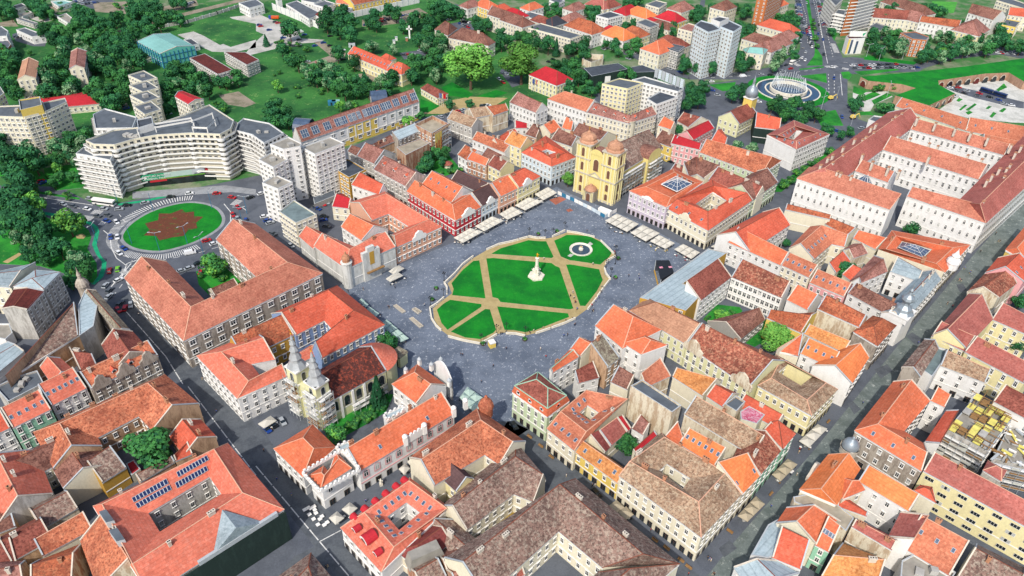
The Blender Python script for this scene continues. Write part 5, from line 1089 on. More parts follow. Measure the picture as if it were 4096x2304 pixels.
def fence(lb,t,s,h,m,name='wall',post=None):
 ps=[P(t,*q)for q in pts(s)];root=empty(name,ps[0],lb,'wall');mb=MB()
 for a,b in zip(ps,ps[1:]):
  d=(b-a).normalized();s_=perp(d)*.25;mb.prism([(v.x,v.y)for v in(a+s_,b+s_,b-s_,a-s_)],0,h,m)
 mb.obj('wall_panel',root)
 if post:
  mb=MB()
  for a,b in zip(ps,ps[1:]):
   n=int((b-a).length/6)
   for k in range(n+1):p=a.lerp(b,k/max(1,n));mb.box(p,.8,.8,h+.4,post)
  mb.obj('post',root)
 return root
fence('high white prison wall with pillars along the grass','A2','130,75 470,215',5.5,'wall_white',post='trim_grey');fence('white prison wall facing the car park','A2','710,138 1230,22',5,'wall_white',post='trim_grey')
for lb,q in(('white watchtower with red cap at the near prison corner','485,185'),('white watchtower with red cap at the far prison corner','180,60')):
 p=P('A2',*pts(q)[0]);tw_=empty('watchtower',p,lb,'tower');mb=MB();mb.box(p,4,4,8,'wall_white',.7);mb.obj('tower_body',tw_);mb=MB();mb.box(p+Vector((0,0,8)),5,5,2,'roof_rust',.7,.1);mb.obj('cap',tw_)
fence('long concrete panel fence beside the railway embankment','A1','1200,215 1420,175 1640,110 1860,35',2.4,'wall_pale_grey',post='trim_grey');fence('pale concrete fence along the meadow edge','A1','870,350 1035,305',2.2,'wall_pale_grey');fence('white yard wall in the industrial area','A1','360,105 500,160',2.2,'wall_white');fence('brick garden wall behind the orange roof','A2','1590,1260 1780,1330',4,'wall_brick')
sheet('foundation_slab','pale_concrete',.2,'A1','230,142 312,117 405,152 320,172',curb=2)
# ================================================================== avenue side

TB='tower_block'
FL(TB,'brown sided white tower block by the avenue','tower block','A4',62,'542,272 600,262 742,225 690,195',ground=True,wm='white',fh=2.7,sp=2.2,w=1.9,hh=1.3,wt='wide',bands='trim_white')
mb=MB();r_=[o for o in BLD[-1]['root'].children if o.name.startswith('wall')][0]
a,b=P('A4',542,272),P('A4',600,262);panel(BLD[-1]['root'],'brown_side_wall',a,b,0,62,'wall_rust_brick',.7,.6)
FL(TB,'brown brick tower block rising past the top edge','tower block','A3',62,'1795,236 1872,250 1992,180 1905,160',ground=True,wm='rust_brick',fh=2.7,sp=3.2,w=1.0,hh=1.1)
b_life=FL('office','little show office with white, yellow and blue striped front at the junction','building','A4',12.5,'590,272 642,241 735,286 612,292',wm='white',we='',fh=3,sp=2.2,w=1.6,hh=2.1,rm='roof_pink_brown')
p=P('A4',678,258,15);mb=MB();mb.box(p-Vector((0,0,1.8)),13,1,4,'trim_white',rad(4));mb.obj('sign_board',b_life)
text(b_life,'LifeCare',p+Vector((-5.4,-.6,-.6)),rad(4),2.3,'bike_green');mb=MB();mb.face([p+Vector((4.2,-.56,-1.2)),p+Vector((6.2,-.56,1.8)),p+Vector((3.6,-.56,.8))],'bike_green');mb.obj('leaf_emblem',b_life)
for k,m in enumerate(('wall_yellow','steel_blue','wall_white','steel_blue')):
 a,b=P('A4',592+k*3,274),P('A4',612,292)
a0,b0=P('A4',612,292,12.5),P('A4',735,286,12.5)
for k,m in enumerate(('wall_yellow','skylight_glass','trim_white','skylight_glass')):
 panel(b_life,'front_stripe',xy(a0.lerp(b0,k*.17)),xy(a0.lerp(b0,k*.17+.13)),.5,12-k*.6,m,.15,.12)
FL(AP,'white apartment house with curved corner balconies by the avenue tower','building','A4',15,'505,97 532,66 587,72 577,112',wm='white',**APT,bands='trim_white')
FL(AP,'long white apartment slab along the avenue at the top','building','A4',20,'435,-40 490,-75 565,-10 512,42',wm='white',**APT)
FL(AP,'brick and cream apartment block with grey roofs among trees','building','A4',14,'1000,246 1112,236 1217,276 1197,302 1092,292',wm='rust_brick',**APT,rm='bitumen')
B(AP,'long white apartment house with orange and brown roof patches','building','A4',12,o='1140,162 1440,212',r='1132,116 1542,166',rm='orange_brown',wm='white',fh=3,sp=3,we='o*',shop=False,ch=0)
VILLA('brown hipped yellow end house of the long white apartment house','A4',1535,205,26,22,1,12,'pink_brown','pale_yellow',ch=0)
B(AP,'white apartment house with grey brown hip roof near the football pitch','building','A4',13,o='1510,97 1702,152',r='1542,27 1802,92',ends='hg',rm='brown',wm='white',fh=3,sp=3,we='o*',shop=False,ch=0)
B('school','long crimson roofed school at the upper edge','building','A4',12,o='1810,112 1965,132',r='1842,57 1972,67',rm='red_orange',wm='cream',we='o*',shop=False,ch=0)
FL('school','white five storey school at the top corner','building','A4',16,'1725,0 1800,-25 1990,40 1960,70',wm='cream',**APT)
FL('house','bright yellow house with flat roof among the right hand trees','house','A4',11,'1765,185 1800,140 1905,160 1870,205',wm='yellow',**APT)
FL('house','grey modern villa with flat roof behind trees','house','A4',9,'760,200 820,168 905,200 850,230',wm='pale_grey',**APT)
for lb,x,y,L,Wd,a,h,rm,wm in[('orange roofed house at the avenue corner',65,15,22,14,1,8,'orange','cream'),('orange red roofed long house by the avenue',85,190,32,15,0,9,'red_orange','cream'),('pink roofed long house beside the avenue trees',45,320,34,16,1,9,'pink_brown','white'),('pink roofed rear house beside the avenue trees',120,265,26,14,1,9,'pink_brown','white'),('brown roofed long house behind the avenue tower',950,105,50,16,-8,10,'brown_red','cream'),('brown roof at right angles behind the avenue tower',1060,40,46,16,-60,10,'brown','cream'),('brown roofed wing near the brick and cream block',1100,120,24,18,0,10,'pink_brown','cream')]:
 VILLA(lb,'A4',x,y,L,Wd,a,h,rm,wm,ch=0)
 # bastion

bas=empty('bastion',P('A4',1350,650),'grass covered brick bastion with arched vaults around a pale plaza','bastion')
bp_=[P('A4',*q,6)for q in pts('700,580 1140,540 1500,500 1932,440 2300,520 2300,640 1932,615 1820,548 1640,555 1285,608 1290,640 1412,705 1215,795 960,720 1115,665 1010,635 760,610')]
mb=MB();mb.prism([(p.x,p.y)for p in bp_],0,6,'wall_bastion',top='grass');mb.obj('rampart',bas)
for s in('1285,608 1820,548','1820,548 2060,660','1412,705 1215,795','700,580 760,610'):
 a,b=[P('A4',*q,6)for q in pts(s)];n=max(1,int((b-a).length/7.5));d=(xy(b)-xy(a)).normalized();nn=-perp(d);nn=nn if nn.y<0 else-nn
 for k in range(n):
  c=xy(a.lerp(b,(k+.5)/n))+nn*.06;mb=MB();prof=[(-2.3,.1),(2.3,.1),(2.3,2.4)]+[(2.3*math.cos(t),2.4+2.2*math.sin(t))for t in(math.pi*j/8 for j in range(1,8))]+[(-2.3,2.4)]
  mb.face([(c.x+d.x*u,c.y+d.y*u,v)for u,v in prof],'glass' if k%4 else 'roof_rust')
  for(u0,v0),(u1,v1)in zip(prof[2:],prof[3:]):mb.tube((c.x+d.x*u0,c.y+d.y*u0,v0),(c.x+d.x*u1,c.y+d.y*u1,v1),.3,'trim_stone',4)
  mb.obj('vault_arch',bas)
for lb,h,o,r in[('long plain orange barrack roof with slot rooflights beside the bastion',7,'960,800 1490,986','985,727 1521,900'),('plain orange barrack roof nearest the picture edge behind the palace',7,'1490,986 1990,1085','1536,888 1990,962'),('lower orange lean-to roof against the barrack roofs',6,'1620,1090 1990,1150','1495,992 1990,1085')]:
 B('barrack',lb,'building','A4',h,o=o,r=r,rm='orange_tile',wm='cream',we='',ch=0,sk='o0:4:.5')
FL('gatehouse','small white crenellated gatehouse at the palace corner','building','A4',8,'760,900 800,870 870,880 830,925',wm='white',sp=3,fh=6)
byl=lambda s:[r for r in BLD if r['root'].get('label','').startswith(s)][0]
# ================================================================== churches and monuments

def arch_faces(mb,c,d,nn,w,h,m,trim='trim_white'):
 """arched opening on a wall: c foot centre, d along, nn outward"""
 prof=[(-w/2,0),(w/2,0),(w/2,h-w/2)]+[(w/2*math.cos(t),h-w/2+w/2*math.sin(t))for t in(math.pi*j/6 for j in range(1,6))]+[(-w/2,h-w/2)]
 q=lambda u,v,o:(c.x+d.x*u+nn.x*o,c.y+d.y*u+nn.y*o,c.z+v)
 mb.face([q(u*1.22,v*1.06,.08)for u,v in prof],trim);mb.face([q(u,v,.13)for u,v in prof],m)
 # cathedral

cl,crr=P('B3',462,-8),P('B3',752,104)
cd_=(crr-cl).normalized();ci=perp(cd_);ci=ci if ci.y>0 else-ci;cw=(crr-cl).length;crz=math.atan2(cd_.y,cd_.x)
cat=empty('cathedral',cl.lerp(crr,.5),'yellow baroque cathedral with two bell towers facing the square','church')
def CP(u,v,z):return cl+cd_*u+ci*v+Vector((0,0,z))
hT=29.0;tw_w=cw*.34
def cbox(par,name,u0,u1,v0,v1,z0,z1,m,extra=None):
 mb=MB();mb.prism([(CP(u,v,0).x,CP(u,v,0).y)for u,v in((u0,v0),(u1,v0),(u1,v1),(u0,v1))],z0,z1,m)
 if extra:extra(mb)
 return mb.obj(name,par)
cbox(cat,'facade',tw_w-.3,cw-tw_w+.3,.6,7,0,25,'wall_church_yellow')
for k,u0 in enumerate((0,cw-tw_w)):
 t_=cbox(cat,'bell_tower',u0,u0+tw_w,0,tw_w,0,hT,'wall_church_yellow')
 mb=MB()
 for z,e,hh in((12.5,.5,.7),(21,.5,.6),(hT-.5,.6,.8),(0,.3,1.2)):
  mb.prism([(CP(u,v,0).x,CP(u,v,0).y)for u,v in((u0-e,-e),(u0+tw_w+e,-e),(u0+tw_w+e,tw_w+e),(u0-e,tw_w+e))],z,z+hh,'trim_stone' if z else 'trim_stone',bottom=True)
 for uu in(.06,.3,.7,.94):
  p=CP(u0+tw_w*uu,-.2,0);mb.box(p,.7,.4,hT-.5,'wall_pale_yellow',crz);p=CP(u0+tw_w+.2,tw_w*uu,0);mb.box(p,.4,.7,hT-.5,'wall_pale_yellow',crz)
 mb.obj('cornice',t_)
 for z,hh in((1.8,3.6),(7,4),(14.5,4.6),(22.4,4.8)):
  for side in(0,1):
   mb=MB();c=CP(u0+tw_w/2,-.05,z)if side==0 else CP(u0+tw_w+.05,tw_w/2,z)
   arch_faces(mb,c,cd_ if side==0 else ci,-ci if side==0 else cd_,1.7,hh,'trim_brown','wall_pale_yellow');mb.obj('arched_window',t_)
 c=CP(u0+tw_w/2,tw_w/2,hT);mb=MB();R_=tw_w*.60
 mb.lathe(c,[(R_,0),(R_*.98,.9),(R_*.82,1.5),(R_*.84,2.6),(R_*.72,3.9),(R_*.42,4.8),(R_*.22,5.1),(R_*.2,5.7),(.05,6.2)],'roof_tan',8,crz+math.pi/8);mb.obj('dome',t_)
 mb=MB();mb.tube(c+Vector((0,0,6)),c+Vector((0,0,8.6)),.12,'gilt',5);mb.tube(c+cd_*-.7+Vector((0,0,7.8)),c+cd_*.7+Vector((0,0,7.8)),.1,'gilt',4);mb.obj('cross',t_)
mb=MB();c0,c1,cm=CP(tw_w,0,20),CP(cw-tw_w,0,20),CP(cw/2,0,23.5)
prof=[CP(tw_w+(cw-2*tw_w)*(.5-.5*math.cos(t)),.3,25+3.2*math.sin(t))for t in(math.pi*k/10 for k in range(11))]
back=[p+ci*5 for p in prof]
mb.face(prof,'wall_church_yellow');mb.face(back[::-1],'wall_church_yellow')
for k in range(10):mb.face([prof[k],prof[k+1],back[k+1],back[k]],'roof_brown')
mb.obj('gable',cat)
mb=MB()
arch_faces(mb,CP(cw/2,.5,16),cd_,-ci,3,6.5,'trim_brown','wall_pale_yellow');mb.obj('arched_window',cat)
mb=MB();a,b,c=CP(tw_w+.2,.2,12.6),CP(cw-tw_w-.2,.2,12.6),CP(cw/2,.2,15.2);mb.face([a,b,c],'wall_pale_yellow')
for p,q in((a,b),(b,c),(c,a)):mb.tube(p-ci*.2,q-ci*.2,.3,'trim_stone',4)
mb.obj('pediment',cat)
# portal

pu0,pu1=cw*.36,cw*.62
pt_=cbox(cat,'portal',pu0,pu1,-4.2,.6,0,6.2,'wall_old_stone');mb=MB();arch_faces(mb,CP((pu0+pu1)/2,-4.25,.2),cd_,-ci,2.2,4.6,'trim_brown','trim_stone')
for u in(pu0+.4,pu0+1.2,pu1-1.2,pu1-.4):mb.tube(CP(u,-4.5,.3),CP(u,-4.5,5.6),.28,'wall_pale_yellow',6)
mb.obj('portal_columns',pt_);mb=MB();mb.lathe(CP((pu0+pu1)/2,-2,6.2),[(3.4,0),(3.2,.8),(2.2,1.7),(.9,2.2),(.7,3),(0,3.4)],'roof_tan',12);mb.obj('portal_roof',pt_)
nave=B('x','x','','A3',14.5,o='806,1312 1138,1112',r='730,1115 1032,978',ends='gh',rm='mottled_grey',wm='church_yellow',we='',ch=0,parent=cat,ridge=True)
for k in range(6):
 a,b=nave['O'][0],nave['O'][1];dd=(b-a).normalized();nn=-perp(dd);nn=nn if nn.y<0 else-nn
 p=xy(a.lerp(b,(k+.5)/6))-nn*.2;mb=MB();arch_faces(mb,p+Vector((0,0,6)),dd,nn,2,5,'glass','wall_pale_yellow');mb.obj('arched_window',cat)
 # transept gable

a,b=nave['O'][0].lerp(nave['O'][1],.55),nave['O'][0].lerp(nave['O'][1],.85);dd=(b-a).normalized();mb=MB()
q=[xy(a),xy(b),xy(b)+nn*3,xy(a)+nn*3];mb.prism([(p.x,p.y)for p in(q[3],q[2],q[1]-nn*5,q[0]-nn*5)],0,15,'wall_church_yellow')
L_=(b-a).length;prof=[q[3]+dd*(L_*(.5-.5*math.cos(t)))+Vector((0,0,15+4*math.sin(t)))for t in(math.pi*k/10 for k in range(11))];back=[p-nn*9 for p in prof]
mb.face(prof,'wall_church_yellow')
for k in range(10):mb.face([prof[k],prof[k+1],back[k+1],back[k]],'roof_brown')
mb.obj('transept',cat)
def scaffold(lb,a,b,out,h,step=2.2,lift=2.1,net=False):
 a,b=xy(a)+out*.5,xy(b)+out*.5;root=empty('scaffolding',a,lb,'scaffold');L=(b-a).length;n=max(1,int(L/step));mb=MB();pk=MB()
 for k in range(n+1):
  for o in(0,1.3):
   p=a.lerp(b,k/n)+out*o;mb.tube(p,p+Vector((0,0,h)),.07,'trim_grey',4)
 z=lift
 while z<h:
  for zz,o in((z,0),(z,1.3),(z+1,1.3)):mb.tube(a+out*o+Vector((0,0,zz)),b+out*o+Vector((0,0,zz)),.06,'trim_grey',4)
  q=[a+out*.1,b+out*.1,b+out*1.25,a+out*1.25];pk.prism([(v.x,v.y)for v in q],z,z+.12,'trim_white' if random.random()<.6 else 'timber',bottom=True)
  for k in range(n):
   if random.random()<.35:p0,p1=a.lerp(b,k/n)+out*1.32,a.lerp(b,(k+1)/n)+out*1.32;pk.face([(*p0[:2],z+.1),(*p1[:2],z+.1),(*p1[:2],z+random.choice((.8,1.9))),(*p0[:2],z+.9)],'scaffold_net')
  z+=lift
 mb.obj('frame',root);pk.obj('planks',root);return root
scaffold('steel scaffolding along the cathedral nave',nave['O'][0].lerp(nave['O'][1],.02),nave['O'][0].lerp(nave['O'][1],.54),nn,13,2.6)
scaffold('steel scaffolding round the cathedral transept',q[3],q[2],nn,14,2.6)
# building fence round the cathedral

ps=[P('B3',*w)for w in pts('345,18 470,75 600,140 700,198 790,150')];fr=empty('hoarding',ps[0],'blue and white site hoarding in front of the cathedral','fence')
for a,b in zip(ps,ps[1:]):
 n=int((b-a).length/2.4)or 1
 for k in range(n):
  p0,p1=a.lerp(b,k/n),a.lerp(b,(k+.94)/n);mb=MB();sd=perp((p1-p0).normalized())*.06
  mb.prism([(v.x,v.y)for v in(p0+sd,p1+sd,p1-sd,p0-sd)],.1,2.1,random.choice(('trim_white','wall_blue_white','trim_white','steel_blue')));mb.obj('panel',fr)
mb=MB();mb.box(P('B3',700,165),7,2.5,2.8,'trim_white',crz);mb.obj('site_cabin',fr)
# church with two helm spires

sl_,sr_=P('C2',292,203),P('C2',505,352);sd_=(sr_-sl_).normalized();si=perp(sd_);si=si if si.y>0 else-si;sw=(sr_-sl_).length;srz=math.atan2(sd_.y,sd_.x)
ch2=empty('church',sl_.lerp(sr_,.5),'pale yellow church with two grey helm spires behind white scaffolding','church')
hx=0
for k,(px,py)in enumerate(((205,1062),(335,1192))):
 w=sw*.36;u=w/2 if k==0 else sw-w/2;c=sl_+sd_*u+si*(w/2);zt=zfor(c,'B2',px,py);hb=zt*.60;hx=hb
 mb=MB();mb.box(c,w,w,hb,'wall_church_pale',srz)
 for z in(hb*.45,hb*.72,hb-.6):mb.box(c+Vector((0,0,z)),w+.7,w+.7,.6,'trim_white',srz)
 b_=mb.obj('bell_tower',ch2);mb=MB()
 for z,hh in((hb*.76,hb*.16),(hb*.5,hb*.17),(hb*.15,hb*.2)):arch_faces(mb,c-si*(w/2+.02)+Vector((0,0,z)),sd_,-si,1.5,hh,'glass');arch_faces(mb,c+sd_*(w/2+.02)+Vector((0,0,z)),si,sd_,1.5,hh,'glass')
 mb.obj('arched_window',b_);mb=MB();s=zt-hb;r=w*.56
 mb.lathe(c+Vector((0,0,hb)),[(r*1.12,0),(r*1.0,.04*s),(r*.66,.16*s),(r*.60,.22*s),(r*.74,.25*s),(r*.44,.40*s),(r*.40,.45*s),(r*.54,.48*s),(r*.28,.60*s),(r*.25,.64*s),(r*.38,.67*s),(r*.15,.78*s),(r*.2,.81*s),(.08,.92*s),(.05,s)],'helm_pale',8,srz+math.pi/8);mb.obj('helm_spire',b_)
 mb=MB();mb.lathe(c+Vector((0,0,zt-.9)),[(0,0),(.35,.35),(0,.7)],'gilt',8);mb.tube(c+Vector((0,0,zt-.3)),c+Vector((0,0,zt+1.4)),.1,'gilt',4);mb.tube(c+sd_*.5+Vector((0,0,zt+.8)),c-sd_*.5+Vector((0,0,zt+.8)),.08,'gilt',4);mb.obj('cross',b_)
 scaffold('white scaffolding round the '+('taller looking rear' if k==0 else 'front')+' helm tower of the pale church',c-sd_*w/2-si*w/2,c+sd_*w/2-si*w/2,-si,hb*.85,1.8)
 if k:scaffold('white scaffolding on the garden side of the front helm tower',c+sd_*w/2-si*w/2,c+sd_*w/2+si*w/2,sd_,hb*.8,1.8)
mb=MB();mb.prism([((sl_+sd_*(sw*f)+si*g).x,(sl_+sd_*(sw*f)+si*g).y)for f,g in((.3,.5),(.7,.5),(.7,6),(.3,6))],0,hx*.8,'wall_church_pale');mb.obj('facade',ch2)
nv=B('x','x','','B2',11,o='545,1590 985,1345',r='470,1385 785,1210',ends='gg',rm='dark_patched',wm='church_pale',we='',ch=-1,parent=ch2)
a,b=nv['O'][0],nv['O'][1];dd=(b-a).normalized();nn=-perp(dd);nn=nn if nn.y<0 else-nn
for k in range(5):
 mb=MB();arch_faces(mb,xy(a.lerp(b,(k+.5)/5))-nn*.2+Vector((0,0,5)),dd,nn,2.2,4.6,'glass','trim_stone');mb.obj('arched_window',ch2)
 p=xy(a.lerp(b,k/5))-nn*.1;mb=MB();mb.box(p,.9,.5,10.4,'trim_white',math.atan2(dd.y,dd.x));mb.obj('pilaster',ch2)
c=(nv['O'][1]+nv['I'][1])/2;rr=(xy(nv['O'][1])-xy(nv['I'][1])).length/2;mb=MB()
n_=12;an=[math.atan2((nv['O'][1]-c).y,(nv['O'][1]-c).x)+math.pi*k/n_ for k in range(n_+1)]
ed=[Vector((c.x+rr*math.cos(t),c.y+rr*math.sin(t),0))for t in an]
for p,q2 in zip(ed,ed[1:]):mb.face([p,q2,q2+Vector((0,0,11)),p+Vector((0,0,11))],'wall_church_pale')
mb.obj('apse',ch2);mb=MB();top=Vector((c.x,c.y,nv['R'][1].z-.1))
for p,q2 in zip(ed,ed[1:]):mb.quadslope(c+(p-xy(c))*1.05 if 0 else Vector((c.x+(p.x-c.x)*1.06,c.y+(p.y-c.y)*1.06,11)),Vector((c.x+(q2.x-c.x)*1.06,c.y+(q2.y-c.y)*1.06,11)),top,top,'roof_salmon')
mb.obj('apse_roof',ch2)
scaffold('low scaffolding along the garden side of the pale church nave',a.lerp(b,.35),a.lerp(b,.95),nn,5.5,2.4)
# gate chapel by the square

gc=P('B2',1085,1290);gt=empty('gate_arch',gc,'grey arched churchyard gate beside the square','gate');mb=MB();mb.box(gc,5,4,5,'wall_church_pale',srz);arch_faces(mb,gc-Vector((0,2.1,0)),Vector((1,0,0)),Vector((0,-1,0)),2,4,'glass');mb.obj('wall',gt)
mb=MB();mb.lathe(gc+Vector((0,0,5)),[(3.6,0),(3.3,1),(1.6,2.2),(0,2.4)],'roof_lichen',4,srz+math.pi/4);mb.obj('roof',gt)
# column of the square

tc=P('B3',183,640);tr=(P('B3',248,640)-tc).length;zt=zfor(tc,'B3',184,492)
tri=empty('plague_column',tc,'white baroque column with a gilded top and statues on a six sided plinth','monument')
mb=MB();mb.lathe(tc,[(tr*1.0,0),(tr,.9),(tr*.92,.9),(tr*.92,1.1),(0,1.1)],'white_stone',6,.2);mb.obj('plinth',tri)
mb=MB();mb.lathe(tc+Vector((0,0,1.1)),[(tr*.46,0),(tr*.42,.9),(tr*.3,1),(tr*.26,3.2),(tr*.32,3.5),(tr*.18,4.1),(1.1,4.4)],'white_stone',6,.2);mb.obj('pedestal',tri)
mb=MB();mb.lathe(tc+Vector((0,0,5.2)),[(.95,0),(.75,.5),(.7,zt*.45),(1.0,zt*.47),(1.0,zt*.5),(.6,zt*.53),(0,zt*.56)],'white_stone',10);mb.obj('shaft',tri)
def figure(c,h,m):
 mb=MB();mb.lathe(c,[(.3*h*.9,0),(.24*h,.2*h),(.2*h,.5*h),(.23*h,.72*h),(.1*h,.8*h),(.12*h,.9*h),(.07*h,h),(0,h)],m,8);mb.tube(c+Vector((.2*h,0,.7*h)),c+Vector((.38*h,-.1*h,.5*h)),.06*h,m,5);mb.tube(c+Vector((-.2*h,0,.7*h)),c+Vector((-.3*h,-.12*h,.9*h)),.06*h,m,5);return mb
for k in range(3):
 t=2*math.pi*k/3-1.2;figure(tc+Vector((math.cos(t),math.sin(t),0))*tr*.36+Vector((0,0,2.1)),2.6,'white_stone').obj('statue',tri,smooth=True)
figure(tc+Vector((0,0,5.2+zt*.54)),max(2,zt-5.2-zt*.54),'gilt').obj('gilded_figures',tri,smooth=True)
# fountain of the square

fc=P('B3',520,437);fr_=(P('B3',608,437)-P('B3',433,430)).length/2
fo=empty('fountain',fc,'round sunken stone fountain basin in the square garden','fountain')
mb=MB();mb.lathe(fc,[(fr_,.05),(fr_,.62),(fr_*.95,.62),(fr_*.88,.45),(fr_*.86,.25),(fr_*.80,.25),(fr_*.78,.2)],'white_stone',36);mb.obj('basin',fo)
mb=MB();mb.lathe(fc,[(fr_*.79,.2),(0,.2)],'fountain_water',32);mb.obj('water',fo)
mb=MB();mb.lathe(fc,[(fr_*.2,.2),(fr_*.2,1.0),(fr_*.14,1.1),(fr_*.1,1.6),(fr_*.14,1.9),(fr_*.09,1.9),(0,1.7)],'white_stone',8);mb.obj('well_head',fo)
mb=MB();mb.lathe(fc+Vector((0,0,1.75)),[(fr_*.08,0),(fr_*.08,.25),(0,.3)],'gilt',8);mb.obj('gilded_rim',fo)
for s in('560,405 588,378 612,395 585,412','418,485 440,468 468,475 445,492'):sheet('fountain_steps','light_paving',.22,'B3',s,curb=2)
# balustrades of the garden: pieces between the lamps

bal=['1450,1095 1560,1125 1690,1150','1700,1145 1755,1118 1818,1080','1885,1072 1960,1075 2032,1092','1312,880 1325,960 1360,1015 1398,1050','1312,880 1365,848 1420,800','1440,775 1442,725 1420,688','1425,690 1500,620 1560,550 1640,490','1740,440 1830,400 1932,378 2050,345','2055,340 2120,352 2185,352','2235,342 2290,315 2332,295','2345,302 2430,315 2555,345','2600,372 2660,430 2700,472','2712,490 2660,518 2638,545','2628,580 2640,620 2675,665','2665,672 2620,730 2575,795','2570,805 2535,850 2503,890','2410,958 2330,995 2230,1030','2220,1035 2110,1072']
for k,s in enumerate(bal):
 ps=smooth_open=[P('B2',*q)for q in pts(s)];low=k%3==0
 root=empty('balustrade',ps[0],'white stone balustrade section, '+'first second third fourth fifth sixth seventh eighth ninth tenth eleventh twelfth thirteenth fourteenth fifteenth sixteenth seventeenth eighteenth'.split()[k]+' going clockwise from the yellow kiosk','balustrade','balustrades round the square garden');mb=MB();mb2=MB()
 for a,b in zip(ps,ps[1:]):
  d=(b-a).normalized();sd2=perp(d)
  mb.prism([(v.x,v.y)for v in(a+sd2*.3,b+sd2*.3,b-sd2*.3,a-sd2*.3)],.1,.35,'white_stone');mb.prism([(v.x,v.y)for v in(a+sd2*.28,b+sd2*.28,b-sd2*.28,a-sd2*.28)],.8,1.0,'white_stone',bottom=True)
  n=max(2,int((b-a).length/.8))
  for j in range(n):mb2.box(a.lerp(b,(j+.5)/n)+Vector((0,0,.35)),.26,.26,.45,'white_stone')
 mb.obj('rail',root);mb2.obj('baluster',root)['kind']='stuff'
 # domes and turrets on houses

def dome(par,t,x,y,z,prof,m,name='dome',n=14,k=1.0):
 p=P(t,x,y,z);mb=MB();mb.lathe((p.x,p.y,z),[(a*k,b*k)for a,b in prof],m,n);return mb.obj(name,par,smooth=False)
ON=[(2.6,-1),(2.6,0),(3.0,.3),(2.9,1.4),(2.2,2.6),(1.2,3.6),(.9,4.6),(1.2,5.2),(.7,6.2),(.25,7.4),(.05,10)]
r_=b_onion['root'];p=P('B4',1005,930,13);mb=MB();mb.box((p.x,p.y,12),8,7,2.6,'wall_white',rad(46));mb.box((p.x,p.y,14.6),8.8,7.8,.5,'trim_white',rad(46));mb.obj('tower_body',r_)
mb=MB();mb.lathe((p.x,p.y,15),[(4.4,0),(3.4,1),(3.0,2.2),(1.6,3.6),(1.3,4.6),(2.2,5.6),(2.6,6.4),(2.2,7.4),(1,8.6),(.6,9.8),(.9,10.6),(.3,11.6),(.08,14)],'silver_dome',8,.8);mb.obj('onion_dome',r_)
r_=b_glass['root'];p=P('B4',1385,560,13);mb=MB();mb.lathe((p.x,p.y,12),[(2.6,0),(2.6,3),(3,3.3),(2.7,4.6),(1.5,5.8),(1.8,6.6),(1,7.6),(.2,9.4),(.05,10.4)],'wall_white',10);mb.obj('corner_turret',r_)
r_=b_domeh['root'];p=P('C4',612,490,14.5);mb=MB();mb.lathe((p.x,p.y,13),[(2.8,0),(2.8,2.2),(3.1,2.4),(3.1,2.9)],'trim_stone',16);mb.obj('dome_drum',r_)
mb=MB();mb.lathe((p.x,p.y,15.8),[(2.7,0),(2.6,1.0),(2.2,2.0),(1.5,2.8),(.7,3.2),(.5,3.4),(.5,4.0),(.15,4.5),(0,4.6)],'silver_dome',18);mb.obj('dome',r_,smooth=True)
r_=b_wrap['root'];p=P('B2',690,600,8);mb=MB();mb.lathe((p.x,p.y,0),[(2.3,0),(2.3,12.5),(2.6,12.8),(2.6,13.2),(1.6,13.6)],'wall_sheeting',14);mb.obj('corner_turret',r_);mb=MB();mb.lathe((p.x,p.y,13.3),[(1.7,0),(1.7,1.4),(1.9,1.5),(1.7,2.6),(1.0,3.5),(.5,3.9),(.4,4.8),(0,5.4)],'chimney_brick',12);mb.obj('turret_dome',r_)
a,b=b_wrap['O'][1],b_wrap['O'][2];d=(b-a).normalized();nn=-perp(d);nn=nn if nn.y<0 else-nn;rz=math.atan2(d.y,d.x)
mb=MB()
for f0,f1,z in((.32,.42,15),(.42,.56,17),(.56,.66,15)):
 p0,p1=xy(a.lerp(b,f0))+nn*.6,xy(a.lerp(b,f1))+nn*.6;mb.prism([(v.x,v.y)for v in(p0,p1,p1-nn*1.6,p0-nn*1.6)],0,z,'wall_sheeting')
mb.obj('wrapped_gable',r_)
mb=MB();p0,p1=xy(a.lerp(b,.45))+nn*.7,xy(a.lerp(b,.54))+nn*.7;mb.prism([(v.x,v.y)for v in(p0,p1,p1-nn*.1,p0-nn*.1)],8,14.5,'wall_ochre');mb.obj('uncovered_facade',r_)
mb=MB();p0,p1=xy(a.lerp(b,.36))+nn*.8,xy(a.lerp(b,.7))+nn*.8;mb.prism([(v.x,v.y)for v in(p0,p1,p1+nn*1.2,p0+nn*1.2)],4.6,5.0,'timber',bottom=True);mb.obj('scaffold_deck',r_)
r_=b_turret['root'];p=P('B1',630,720,14);mb=MB();mb.lathe((p.x,p.y,0),[(2.2,0),(2.2,15),(2.6,15.3),(2.4,16.6),(1.6,18),(.8,18.6),(.8,20),(.9,20.3),(.3,22),(.05,24)],'wall_old_stone',12);mb.obj('corner_turret',r_)
# palace domes, crenellations

